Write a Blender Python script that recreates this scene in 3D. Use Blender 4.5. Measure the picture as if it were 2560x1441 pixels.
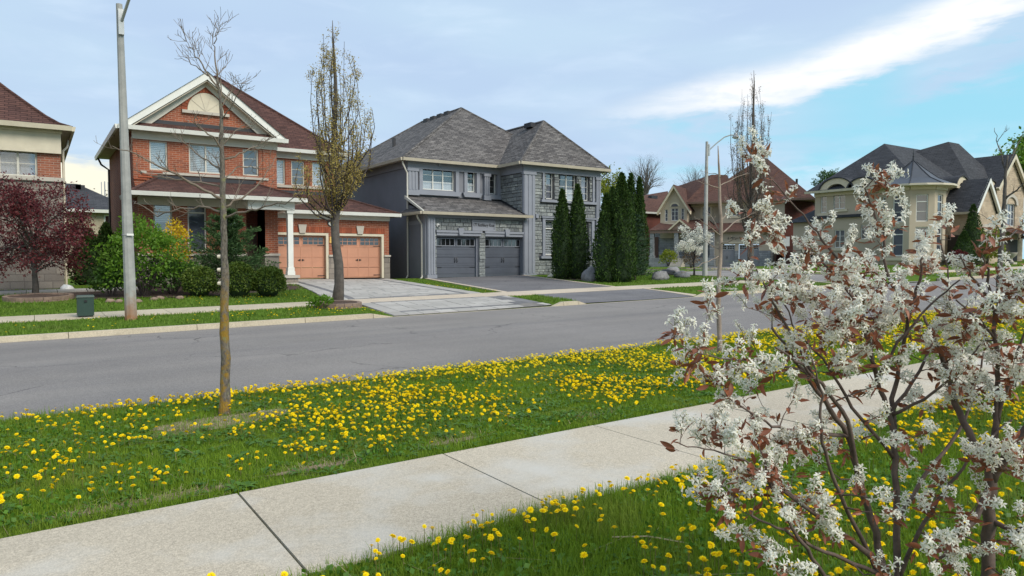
import bpy, math, random
import numpy as np
from mathutils import Vector, Matrix, noise as mnoise
R=math.radians
random.seed(7); RNG=np.random.default_rng(11)
for o in list(bpy.data.objects): bpy.data.objects.remove(o)
SC=bpy.context.scene; COL=SC.collection

# ------------------------------------------------------------------ camera
EYE=1.60; YAW=R(34.0); FPX=1775.0; CX,CY,HOR=1280.0,720.5,647.0
PITCH=math.atan((CY-HOR)/FPX)
cam=bpy.data.cameras.new('camera'); camo=bpy.data.objects.new('camera',cam); COL.objects.link(camo)
cam.sensor_width=36; cam.lens=36*FPX/2560; cam.clip_start=.05; cam.clip_end=2000
camo.location=(0,0,EYE); camo.rotation_euler=(math.pi/2-PITCH,0,-YAW)
SC.camera=camo
SC.view_settings.view_transform='Standard'; SC.view_settings.look='None'
SC.view_settings.exposure=0.16; SC.view_settings.gamma=1.0

FW=Vector((math.sin(YAW)*math.cos(PITCH),math.cos(YAW)*math.cos(PITCH),-math.sin(PITCH)))
RT=Vector((math.cos(YAW),-math.sin(YAW),0)); UP=RT.cross(FW)
def ray(px,py): return FW+RT*((px-CX)/FPX)+UP*((CY-py)/FPX)
def atY(px,py,Y):
    d=ray(px,py); t=Y/d.y; return d.x*t, EYE+d.z*t        # X, Z on the plane Y
def XY(px,Y): return atY(px,647,Y)[0]
def ZY(px,py,Y): return atY(px,py,Y)[1]
def atD(px,py,dep): return Vector((0,0,EYE))+ray(px,py)*dep

# ------------------------------------------------------------------ sky and sun
SUN_EL,SUN_AZ=R(41),R(164)      # azimuth clockwise from +Y
world=bpy.data.worlds.new('World'); SC.world=world; world.use_nodes=True
def build_world():
    nt=world.node_tree; nt.nodes.clear(); L=nt.links
    def N(t,**k):
        n=nt.nodes.new(t)
        for a,b in k.items(): setattr(n,a,b)
        return n
    def M(op,a,b=None,c=None,clamp=False):
        n=N('ShaderNodeMath',operation=op); n.use_clamp=clamp
        for i,v in enumerate((a,b,c)):
            if v is None: continue
            if isinstance(v,(int,float)): n.inputs[i].default_value=v
            else: L.new(v,n.inputs[i])
        return n.outputs[0]
    def SS(v,a,b):                       # smoothstep a..b
        n=N('ShaderNodeMapRange',interpolation_type='SMOOTHSTEP'); L.new(v,n.inputs[0])
        for i,q in ((1,a),(2,b)):
            if isinstance(q,(int,float)): n.inputs[i].default_value=q
            else: L.new(q,n.inputs[i])
        return n.outputs[0]
    def MIX(f,a,b):
        n=N('ShaderNodeMix',data_type='RGBA')
        if isinstance(f,(int,float)): n.inputs[0].default_value=f
        else: L.new(f,n.inputs[0])
        for i,v in ((6,a),(7,b)):
            if isinstance(v,tuple): n.inputs[i].default_value=(*v,1)
            else: L.new(v,n.inputs[i])
        return n.outputs[2]
    tc=N('ShaderNodeTexCoord'); sep=N('ShaderNodeSeparateXYZ'); L.new(tc.outputs['Generated'],sep.inputs[0])
    x,y,z=sep.outputs
    az=M('MULTIPLY',M('ARCTAN2',x,y),180/math.pi); el=M('MULTIPLY',M('ARCSINE',z),180/math.pi)
    comb=N('ShaderNodeCombineXYZ'); L.new(M('MULTIPLY',az,.035),comb.inputs[0]); L.new(M('MULTIPLY',el,.14),comb.inputs[1])
    def noise(scale,detail,rough,off,dist=0.0):
        mp=N('ShaderNodeMapping'); mp.inputs['Location'].default_value=off; L.new(comb.outputs[0],mp.inputs[0])
        n=N('ShaderNodeTexNoise'); n.inputs['Scale'].default_value=scale; n.inputs['Detail'].default_value=detail
        n.inputs['Roughness'].default_value=rough; n.inputs['Distortion'].default_value=dist; L.new(mp.outputs[0],n.inputs[0]); return n.outputs[0]
    n1=noise(1.1,3,.5,(3.1,0,0)); n2=noise(3.2,5,.55,(0,5.2,0),.35); n3=noise(6.5,5,.6,(7,1,2),.3)
    sky=N('ShaderNodeTexSky',sky_type='NISHITA'); sky.sun_disc=False; sky.sun_elevation=SUN_EL; sky.sun_rotation=SUN_AZ
    sky.air_density=1.2; sky.dust_density=1.0; sky.ozone_density=1.5
    sk=N('ShaderNodeVectorMath',operation='SCALE'); sk.inputs[3].default_value=.10; L.new(sky.outputs[0],sk.inputs[0])
    blue=MIX(.80,sk.outputs[0],(.34,.74,.92))
    blue=MIX(M('MULTIPLY',SS(n3,.34,.66),SS(el,10.0,3.5)),blue,(.70,.82,.95))
    blue=MIX(M('MULTIPLY',SS(el,8.5,1.0),.45),blue,(.66,.87,.96))
    over=MIX(SS(n1,.30,.72),(.46,.60,.80),(.51,.67,.83))
    over=MIX(M('MULTIPLY',SS(n2,.45,.8),.45),over,(.66,.79,.94))
    # bright edge of the cloud sheet, climbing slowly to the right
    daz=M('SUBTRACT',az,43.0)
    wob=M('MULTIPLY',M('SUBTRACT',n2,.5),4.2); wob2=M('MULTIPLY',M('SUBTRACT',n3,.5),3.0)
    rise=M('MULTIPLY',M('MAXIMUM',M('SUBTRACT',daz,12.0),0.0),.17)
    cen=M('ADD',M('ADD',M('MULTIPLY',daz,.11),11.6),rise)
    half=M('MULTIPLY_ADD',SS(daz,-4.0,14.0),.85,.30)
    rel=M('SUBTRACT',M('ADD',el,M('MULTIPLY',wob,.45)),cen)
    relb=M('ADD',rel,wob2)
    up_=SS(M('SUBTRACT',half,rel),-1.1,1.0); lo_=SS(M('ADD',relb,half),-.9,.5)
    band=M('MULTIPLY',M('MULTIPLY',M('MULTIPLY',up_,lo_),SS(daz,-6.0,10.0)),M('SUBTRACT',1.0,M('MULTIPLY',SS(n3,.42,.70),.38)))
    below=M('MULTIPLY',SS(M('ADD',relb,half),.2,-1.0),SS(daz,-4.0,9.0))
    veil=M('MULTIPLY',SS(n2,.33,.54),SS(daz,20.0,5.0))
    veil2=M('MULTIPLY',SS(n1,.50,.68),SS(n3,.35,.7))
    below=M('MULTIPLY',below,M('SUBTRACT',1.0,M('MULTIPLY',veil,.92)))
    below=M('MULTIPLY',below,M('SUBTRACT',1.0,M('MULTIPLY',veil2,.65)))
    patch_=M('MULTIPLY',M('MULTIPLY',SS(daz,17.0,22.0),SS(M('ADD',relb,half),-4.2,-2.6)),M('SUBTRACT',1.0,M('MULTIPLY',SS(n3,.55,.72),.5)))
    below=M('MULTIPLY',below,M('SUBTRACT',1.0,M('MULTIPLY',patch_,.85)))
    col=MIX(below,over,blue)
    col=MIX(band,col,(.97,.97,.97))
    # pale clear strip low on the horizon under the sheet
    low=M('MULTIPLY',SS(M('ADD',el,wob2),7.4,6.2),SS(daz,-14.0,-22.0))
    col=MIX(low,col,(.93,.90,.74))
    bg=N('ShaderNodeBackground'); L.new(col,bg.inputs[0]); bg.inputs[1].default_value=1.0
    out=N('ShaderNodeOutputWorld'); L.new(bg.outputs[0],out.inputs[0])
build_world()
sun=bpy.data.lights.new('sun','SUN'); sun.energy=3.2; sun.angle=R(30); sun.color=(1,.92,.80)
suno=bpy.data.objects.new('sun',sun); COL.objects.link(suno); suno.location=(0,-20,40)
suno.rotation_euler=Vector((math.sin(SUN_AZ)*math.cos(SUN_EL),math.cos(SUN_AZ)*math.cos(SUN_EL),math.sin(SUN_EL))).to_track_quat('Z','Y').to_euler()

# ------------------------------------------------------------------ terrain
PR=[(-400,0),(8.58,0),(8.60,-.13),(13.1,-.06),(17.6,-.13),(17.62,.02),(17.8,.02),(21,.10),(22.5,.13),(33,.35),(45,-.05),(900,-.05)]
PRX=[p[0] for p in PR]; PRZ=[p[1] for p in PR]
def sst(t): t=min(max(t,0),1); return t*t*(3-2*t)
def ramp(x,a,b,c,d): return min(max((x-a)/(b-a),0),1)*min(max((d-x)/(d-c),0),1)
def G(X,Y):
    x=min(max(X,-30),80)
    ap=0.0
    if 17.62<Y<20.2: ap=-.118*max(ramp(X,7.6,8.1,13.45,13.8),ramp(X,14.5,14.85,20.05,20.5))*min(1,(20.2-Y)/2.4)
    return .015*x+ap+float(np.interp(Y,PRX,PRZ))+.17*sst((15-X)/8)*min(max((Y-22.5)/10.5,0),1)*(1-sst((Y-40)/15))
def pg(px,py):
    d=ray(px,py); t=0
    for i in range(1,9000):
        t=i*.02
        if EYE+d.z*t<=G(d.x*t,d.y*t): break
    return Vector((d.x*t,d.y*t,G(d.x*t,d.y*t)))

# ------------------------------------------------------------------ helpers
WLOC={}
class MB:
    def __init__(s): s.v=[]; s.f=[]
    def add(s,vs,fs):
        b=len(s.v); s.v+=[tuple(p) for p in vs]; s.f+=[tuple(i+b for i in f) for f in fs]; return s
    def hexa(s,p):  # 8 points: bottom 4 ccw, top 4
        return s.add(p,[(3,2,1,0),(4,5,6,7),(0,1,5,4),(1,2,6,5),(2,3,7,6),(3,0,4,7)])
    def box(s,x0,x1,y0,y1,z0,z1):
        return s.hexa([(x0,y0,z0),(x1,y0,z0),(x1,y1,z0),(x0,y1,z0),(x0,y0,z1),(x1,y0,z1),(x1,y1,z1),(x0,y1,z1)])
    def fbox(s,F,u0,u1,d0,d1,z0,z1):
        q=[F(u0,d1),F(u1,d1),F(u1,d0),F(u0,d0)]
        return s.hexa([(a,b,z0) for a,b in q]+[(a,b,z1) for a,b in q])
    def quad(s,*p): return s.add(p,[tuple(range(len(p)))])
    def tube(s,pts,rad,n=6,cap=True):
        pts=[Vector(p) for p in pts]; m=len(pts)
        if isinstance(rad,(int,float)): rad=[rad]*m
        vs=[]; ref=None
        for i,p in enumerate(pts):
            t=(pts[min(i+1,m-1)]-pts[max(i-1,0)])
            if t.length<1e-9: t=Vector((0,0,1))
            t.normalize()
            if ref is None: ref=t.orthogonal().normalized()
            a=ref-t*ref.dot(t)
            a=a.normalized() if a.length>1e-6 else t.orthogonal().normalized()
            ref=a; b=t.cross(a)
            for k in range(n):
                w=2*math.pi*k/n; vs.append(p+(a*math.cos(w)+b*math.sin(w))*rad[i])
        fs=[(i*n+k,i*n+(k+1)%n,(i+1)*n+(k+1)%n,(i+1)*n+k) for i in range(m-1) for k in range(n)]
        if cap: fs+=[tuple(range(n))[::-1],tuple((m-1)*n+k for k in range(n))]
        return s.add(vs,fs)
    def lathe(s,c,prof,n=12,jit=0,rnd=random):
        vs=[]
        for r,z in prof:
            for k in range(n):
                w=2*math.pi*k/n; q=r*(1+rnd.uniform(-jit,jit)); vs.append((c[0]+q*math.cos(w),c[1]+q*math.sin(w),c[2]+z))
        m=len(prof)
        fs=[(i*n+k,i*n+(k+1)%n,(i+1)*n+(k+1)%n,(i+1)*n+k) for i in range(m-1) for k in range(n)]
        fs+=[tuple(range(n))[::-1],tuple((m-1)*n+k for k in range(n))]
        return s.add(vs,fs)
    def prism(s,poly,F,d0,d1):   # poly in (u,z) extruded along face normal d0..d1
        n=len(poly)
        vs=[(*F(u,d1),z) for u,z in poly]+[(*F(u,d0),z) for u,z in poly]
        return s.add(vs,[tuple(range(n)),tuple(range(2*n-1,n-1,-1))]+[(i,i+n,(i+1)%n+n,(i+1)%n) for i in range(n)])
    def build(s,name,m,parent=None,loc=None,smooth=False):
        if parent is not None: base=WLOC[parent.name]
        else: base=Vector(loc) if loc is not None else Vector((0,0,0))
        me=bpy.data.meshes.new(name)
        bx,by,bz=base
        me.from_pydata([(x-bx,y-by,z-bz) for x,y,z in s.v],[],s.f)
        me.materials.append(m); me.update()
        if smooth: me.polygons.foreach_set('use_smooth',[True]*len(me.polygons))
        o=bpy.data.objects.new(name,me); COL.objects.link(o)
        if parent is not None: o.parent=parent; WLOC[o.name]=base
        else: o.location=base; WLOC[o.name]=Vector(base)
        return o
def npmesh(name,verts,faces_n,mat,parent=None,loc=None,smooth=False):
    """verts (N,k,3): N polygons of k corners"""
    base=np.array(WLOC[parent.name] if parent is not None else (loc if loc is not None else (0,0,0)))
    N,k,_=verts.shape; me=bpy.data.meshes.new(name)
    me.vertices.add(N*k); me.vertices.foreach_set('co',(verts.reshape(-1,3)-base).astype(np.float32).ravel())
    me.loops.add(N*k); me.loops.foreach_set('vertex_index',np.arange(N*k,dtype=np.int32))
    me.polygons.add(N); me.polygons.foreach_set('loop_start',np.arange(0,N*k,k,dtype=np.int32))
    me.polygons.foreach_set('loop_total',np.full(N,k,dtype=np.int32))
    me.materials.append(mat); me.update(); me.validate()
    if smooth: me.polygons.foreach_set('use_smooth',[True]*N)
    o=bpy.data.objects.new(name,me); COL.objects.link(o)
    if parent is not None: o.parent=parent; WLOC[o.name]=Vector(base)
    else: o.location=base; WLOC[o.name]=Vector(base)
    return o
def tag(o,label=None,cat=None,group=None,kind=None):
    if label: o['label']=label
    if cat: o['category']=cat
    if group: o['group']=group
    if kind: o['kind']=kind
    return o
def thing(name,loc,label,cat,group=None,rz=0):
    o=bpy.data.objects.new(name,None); COL.objects.link(o); o.location=loc; o.rotation_euler=(0,0,rz)
    o.empty_display_size=.2; WLOC[o.name]=Vector(loc) if rz==0 else Vector((0,0,0))
    return tag(o,label,cat,group)
def inst(mesh,name,parent,loc,rot=(0,0,0),scale=(1,1,1)):
    o=bpy.data.objects.new(name,mesh); COL.objects.link(o)
    if parent is not None: o.parent=parent; loc=Vector(loc)-WLOC[parent.name]
    o.location=loc; o.rotation_euler=rot; o.scale=scale; WLOC[o.name]=WLOC[parent.name] if parent is not None else Vector(loc)
    return o
def face(ox,oy,ux,uy):            # u runs right along a wall, d comes out towards the viewer
    return lambda u,d: (ox+ux*u+uy*d, oy+uy*u-ux*d)
def text_mesh(body,size,shear=0,ext=.004):
    c=bpy.data.curves.new('lettering','FONT'); c.body=body; c.size=size; c.shear=shear; c.extrude=ext
    c.align_x='CENTER'; c.align_y='CENTER'; c.resolution_u=2
    o=bpy.data.objects.new('lettering',c); COL.objects.link(o)
    dg=bpy.context.evaluated_depsgraph_get(); me=bpy.data.meshes.new_from_object(o.evaluated_get(dg))
    bpy.data.objects.remove(o); return me
def lettering(body,size,m,parent,loc,rz=0,shear=0,name='lettering',sx=1):
    me=text_mesh(body,size,shear); me.materials.clear(); me.materials.append(m)
    return inst(me,name,parent,loc,(math.pi/2,0,rz),(sx,1,1))

# ------------------------------------------------------------------ materials
def node_mat(name):
    m=bpy.data.materials.new(name); m.use_nodes=True; nt=m.node_tree; b=nt.nodes['Principled BSDF']; return m,nt,b
def cvar(nt,fac,cols):
    r=nt.nodes.new('ShaderNodeValToRGB'); r.color_ramp.elements[0].color=(*cols[0],1); r.color_ramp.elements[1].color=(*cols[-1],1)
    for i,c in enumerate(cols[1:-1]):
        e=r.color_ramp.elements.new((i+1)/(len(cols)-1)); e.color=(*c,1)
    nt.links.new(fac,r.inputs[0]); return r.outputs[0]
def stretch(nt,v,a,b):
    n=nt.nodes.new('ShaderNodeMapRange'); n.inputs[1].default_value=a; n.inputs[2].default_value=b; nt.links.new(v,n.inputs[0]); return n.outputs[0]
def nnoise(nt,vec,scale,detail=4,rough=.55,dist=0):
    n=nt.nodes.new('ShaderNodeTexNoise'); n.inputs['Scale'].default_value=scale; n.inputs['Detail'].default_value=detail
    n.inputs['Roughness'].default_value=rough; n.inputs['Distortion'].default_value=dist
    if vec is not None: nt.links.new(vec,n.inputs[0])
    return n.outputs[0]
def mixc(nt,f,a,b,mode='MIX'):
    n=nt.nodes.new('ShaderNodeMix'); n.data_type='RGBA'; n.blend_type=mode
    for i,v in ((0,f),(6,a),(7,b)):
        if isinstance(v,tuple): n.inputs[i].default_value=(*v,1)
        elif isinstance(v,(int,float)): n.inputs[i].default_value=v
        else: nt.links.new(v,n.inputs[i])
    return n.outputs[2]
def bump(nt,b,h,strength=.4,dist=.01):
    n=nt.nodes.new('ShaderNodeBump'); n.inputs['Strength'].default_value=strength; n.inputs['Distance'].default_value=dist
    nt.links.new(h,n.inputs['Height']); nt.links.new(n.outputs[0],b.inputs['Normal'])
def pos(nt): return nt.nodes.new('ShaderNodeNewGeometry').outputs['Position']
def plain(name,col,rough=.6,var=.12,scale=3.0,fine=60.,bmp=.15,bd=.004,metal=0,spec=.5,rand=0):
    m,nt,b=node_mat(name); p=pos(nt)
    n1=stretch(nt,nnoise(nt,p,scale,5,.6),.3,.7)
    lo=tuple(c*(1-var) for c in col); hi=tuple(min(1,c*(1+var)) for c in col)
    c=cvar(nt,n1,[lo,hi])
    if rand:
        oi=nt.nodes.new('ShaderNodeObjectInfo')
        c=mixc(nt,1.0,c,cvar(nt,oi.outputs['Random'],[(1-rand,)*3,(1+rand*.6,)*3]),'MULTIPLY')
    nt.links.new(c,b.inputs['Base Color']); b.inputs['Roughness'].default_value=rough; b.inputs['Metallic'].default_value=metal
    b.inputs['Specular IOR Level'].default_value=spec
    if bmp: bump(nt,b,nnoise(nt,p,fine,4,.6),bmp,bd)
    return m
def leafmat(name,cols,rough=.55,trans=.35,spec=.3,patch=None):
    """one colour per leaf (island), a share of light let through"""
    m,nt,b=node_mat(name); g=nt.nodes.new('ShaderNodeNewGeometry')
    c=cvar(nt,g.outputs['Random Per Island'],cols)
    if patch:
        f=stretch(nt,nnoise(nt,g.outputs['Position'],patch[0],3),patch[1],patch[2]); c=mixc(nt,f,c,patch[3])
    nt.links.new(c,b.inputs['Base Color']); b.inputs['Roughness'].default_value=rough; b.inputs['Specular IOR Level'].default_value=spec
    if trans:
        t=nt.nodes.new('ShaderNodeBsdfTranslucent'); nt.links.new(c,t.inputs[0]); mx=nt.nodes.new('ShaderNodeMixShader'); mx.inputs[0].default_value=trans
        nt.links.new(b.outputs[0],mx.inputs[1]); nt.links.new(t.outputs[0],mx.inputs[2])
        nt.links.new(mx.outputs[0],nt.nodes['Material Output'].inputs[0])
    return m
def wall_uv(nt):
    """object-space wall coordinates: u along the wall, v up"""
    tc=nt.nodes.new('ShaderNodeTexCoord'); s=nt.nodes.new('ShaderNodeSeparateXYZ'); nt.links.new(tc.outputs['Object'],s.inputs[0])
    n=nt.nodes.new('ShaderNodeSeparateXYZ'); nt.links.new(tc.outputs['Normal'],n.inputs[0])
    def mt(op,a,b):
        q=nt.nodes.new('ShaderNodeMath'); q.operation=op
        for i,v in enumerate((a,b)):
            if v is None: continue
            if isinstance(v,(int,float)): q.inputs[i].default_value=v
            else: nt.links.new(v,q.inputs[i])
        return q.outputs[0]
    side=mt('GREATER_THAN',mt('ABSOLUTE',n.outputs[0],None),mt('ABSOLUTE',n.outputs[1],None))
    mx=nt.nodes.new('ShaderNodeMix'); nt.links.new(side,mx.inputs[0]); nt.links.new(s.outputs[0],mx.inputs[2]); nt.links.new(s.outputs[1],mx.inputs[3])
    c=nt.nodes.new('ShaderNodeCombineXYZ'); nt.links.new(mx.outputs[0],c.inputs[0]); nt.links.new(s.outputs[2],c.inputs[1])
    return c.outputs[0]
def masonry(name,c1,c2,mortar,w,h,ms=.06,bias=0,rough=.85,bd=.012,off=.5,blot=None,sq=1,sf=2,vbump=True):
    m,nt,b=node_mat(name); uv=wall_uv(nt)
    t=nt.nodes.new('ShaderNodeTexBrick'); nt.links.new(uv,t.inputs[0]); t.inputs['Scale'].default_value=1
    t.inputs['Color1'].default_value=(*c1,1); t.inputs['Color2'].default_value=(*c2,1); t.inputs['Mortar'].default_value=(*mortar,1)
    t.inputs['Brick Width'].default_value=w; t.inputs['Row Height'].default_value=h; t.inputs['Mortar Size'].default_value=ms*h
    t.inputs['Mortar Smooth'].default_value=.2; t.inputs['Bias'].default_value=bias; t.offset=off; t.squash=sq; t.squash_frequency=sf
    c=t.outputs[0]
    n=stretch(nt,nnoise(nt,uv,1.2,5,.65),.3,.7); c=mixc(nt,1.0,c,cvar(nt,n,[(.82,.82,.82),(1.12,1.12,1.12)]),'MULTIPLY')
    n=stretch(nt,nnoise(nt,uv,26,3,.6),.3,.7); c=mixc(nt,1.0,c,cvar(nt,n,[(.86,.86,.86),(1.1,1.1,1.1)]),'MULTIPLY')
    if blot: c=mixc(nt,stretch(nt,nnoise(nt,uv,blot[0],2),blot[1],blot[2]),c,blot[3])
    nt.links.new(c,b.inputs['Base Color']); b.inputs['Roughness'].default_value=rough
    inv=nt.nodes.new('ShaderNodeMath'); inv.operation='SUBTRACT'; inv.inputs[0].default_value=1; nt.links.new(t.outputs[1],inv.inputs[1])
    bump(nt,b,inv.outputs[0],.7,bd)
    return m
def shingle(name,c1,c2,c3,w=.30,h=.085):
    m,nt,b=node_mat(name); uv=wall_uv(nt)
    t=nt.nodes.new('ShaderNodeTexBrick'); nt.links.new(uv,t.inputs[0]); t.inputs['Scale'].default_value=1
    t.inputs['Color1'].default_value=(*c1,1); t.inputs['Color2'].default_value=(*c2,1); t.inputs['Mortar'].default_value=(*c3,1)
    t.inputs['Brick Width'].default_value=w; t.inputs['Row Height'].default_value=h; t.inputs['Mortar Size'].default_value=h*.15
    t.inputs['Mortar Smooth'].default_value=.6; t.offset=.37; t.offset_frequency=2
    mp=nt.nodes.new('ShaderNodeMapping'); mp.inputs['Scale'].default_value=(1.6,9,1); nt.links.new(uv,mp.inputs[0])
    n=stretch(nt,nnoise(nt,mp.outputs[0],1.3,3,.6),.3,.7); c=mixc(nt,1.0,t.outputs[0],cvar(nt,n,[(.72,.72,.72),(1.25,1.25,1.25)]),'MULTIPLY')
    n=stretch(nt,nnoise(nt,uv,.5,4,.6),.3,.7); c=mixc(nt,1.0,c,cvar(nt,n,[(.88,.88,.88),(1.1,1.1,1.1)]),'MULTIPLY')
    nt.links.new(c,b.inputs['Base Color']); b.inputs['Roughness'].default_value=.9; b.inputs['Specular IOR Level'].default_value=.2
    inv=nt.nodes.new('ShaderNodeMath'); inv.operation='SUBTRACT'; inv.inputs[0].default_value=1; nt.links.new(t.outputs[1],inv.inputs[1])
    bump(nt,b,inv.outputs[0],.6,.02)
    return m
def glassmat(name,col,rough=.06):
    m,nt,b=node_mat(name); p=pos(nt)
    nt.links.new(cvar(nt,stretch(nt,nnoise(nt,p,.9,2),.3,.7),[tuple(c*.6 for c in col),col]),b.inputs['Base Color'])
    b.inputs['Roughness'].default_value=rough; b.inputs['IOR'].default_value=1.9; b.inputs['Specular IOR Level'].default_value=.7
    bump(nt,b,nnoise(nt,p,1.5,2),.08,.02); return m
MT={}
MT['brick']=masonry('red_brick',(.33,.088,.036),(.21,.054,.026),(.36,.21,.15),.27,.085,.13,blot=(9,.66,.72,(.075,.028,.022)))
MT['brickm']=masonry('muted_brick',(.285,.092,.048),(.19,.062,.036),(.33,.21,.16),.27,.085,.13,blot=(9,.66,.72,(.09,.04,.03)))
MT['soldier']=plain('soldier_brick',(.27,.068,.03),.85,.25,4,40,.3,.01,rand=.25)
MT['brick2']=masonry('dark_red_brick',(.19,.045,.03),(.13,.03,.022),(.16,.09,.07),.25,.085,.12)
MT['bstone']=masonry('taupe_stone',(.27,.235,.20),(.19,.165,.145),(.15,.13,.115),.62,.26,.05,off=.4,sq=.7,sf=3)
MT['cream_brick']=masonry('cream_brick',(.42,.37,.26),(.34,.29,.20),(.38,.34,.27),.30,.09,.1)
MT['tanstone']=masonry('tan_stone',(.48,.38,.27),(.36,.28,.20),(.40,.34,.26),.5,.2,.05,off=.4,sq=.7,sf=3)
MT['ledge']=masonry('ledge_stone',(.31,.32,.33),(.19,.20,.21),(.12,.12,.13),.7,.17,.08,off=.33)
MT['sh_brown']=shingle('brown_shingle',(.112,.056,.046),(.078,.040,.035),(.030,.016,.014),.34,.088)
MT['sh_brown2']=shingle('brown_shingle_far',(.115,.060,.047),(.092,.049,.040),(.050,.027,.022),.5,.11)
MT['sh_grey']=shingle('grey_shingle',(.185,.172,.166),(.092,.086,.086),(.014,.013,.014),.36,.092)
MT['sh_dark']=shingle('charcoal_shingle',(.066,.068,.076),(.046,.048,.055),(.026,.027,.031),.5,.11)
MT['black']=plain('black_flashing',(.018,.02,.026),.6,.2)
MT['white']=plain('white_trim',(.66,.66,.62),.45,.06,2,30,.05)
MT['pale']=plain('pale_trim',(.52,.50,.44),.5,.07,2,30,.05)
MT['soffit']=plain('soffit',(.50,.45,.37),.6,.08)
MT['cream']=plain('cream_trim',(.54,.485,.375),.55,.08)
MT['greygutter']=plain('beige_gutter',(.47,.42,.33),.4,.08)
MT['stucco']=plain('blue_grey_stucco',(.176,.182,.208),.9,.10,.8,140,.35,.006)
MT['gtrim']=plain('blue_grey_trim',(.225,.240,.280),.75,.07,1.5,90,.15)
MT['gdoor']=plain('slate_door',(.082,.092,.116),.6,.10,1.2,40,.06,spec=.3)
MT['gfoundation']=plain('parged_base',(.10,.10,.105),.9,.15)
MT['bdoor']=plain('salmon_door',(.46,.22,.137),.6,.10,1.2,40,.06)
MT['capstone']=plain('cap_stone',(.42,.385,.335),.8,.1)
MT['tan']=plain('tan_stucco',(.43,.365,.275),.9,.06,.6,120,.25)
MT['tantrim']=plain('tan_trim',(.55,.48,.355),.8,.06)
MT['tgarage']=plain('mauve_grey_door',(.255,.25,.27),.55,.06)
MT['brownpipe']=plain('brown_pipe',(.19,.12,.09),.5,.1)
MT['iron']=plain('black_iron',(.012,.012,.014),.45,.1,bmp=0)
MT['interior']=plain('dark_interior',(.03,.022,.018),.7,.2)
MT['wood']=plain('brown_door',(.075,.032,.020),.5,.2)
MT['glass']=glassmat('window_glass',(.075,.085,.11)); MT['dglass']=glassmat('dark_pane',(.012,.013,.016),.08)
MT['blind']=plain('white_blind',(.80,.80,.79),.6,.05); MT['curtain']=plain('sheer_curtain',(.50,.50,.55),.8,.1,6)
MT['bulb']=plain('camera_white',(.75,.75,.73),.35,.04,bmp=0)
MT['steelw']=plain('meter_grey',(.33,.34,.36),.45,.08)
MT['gold']=plain('gold_plate',(.62,.38,.10),.35,.15,20)
MT['yellow']=plain('yellow_sign',(.80,.72,.12),.5,.04)
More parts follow.
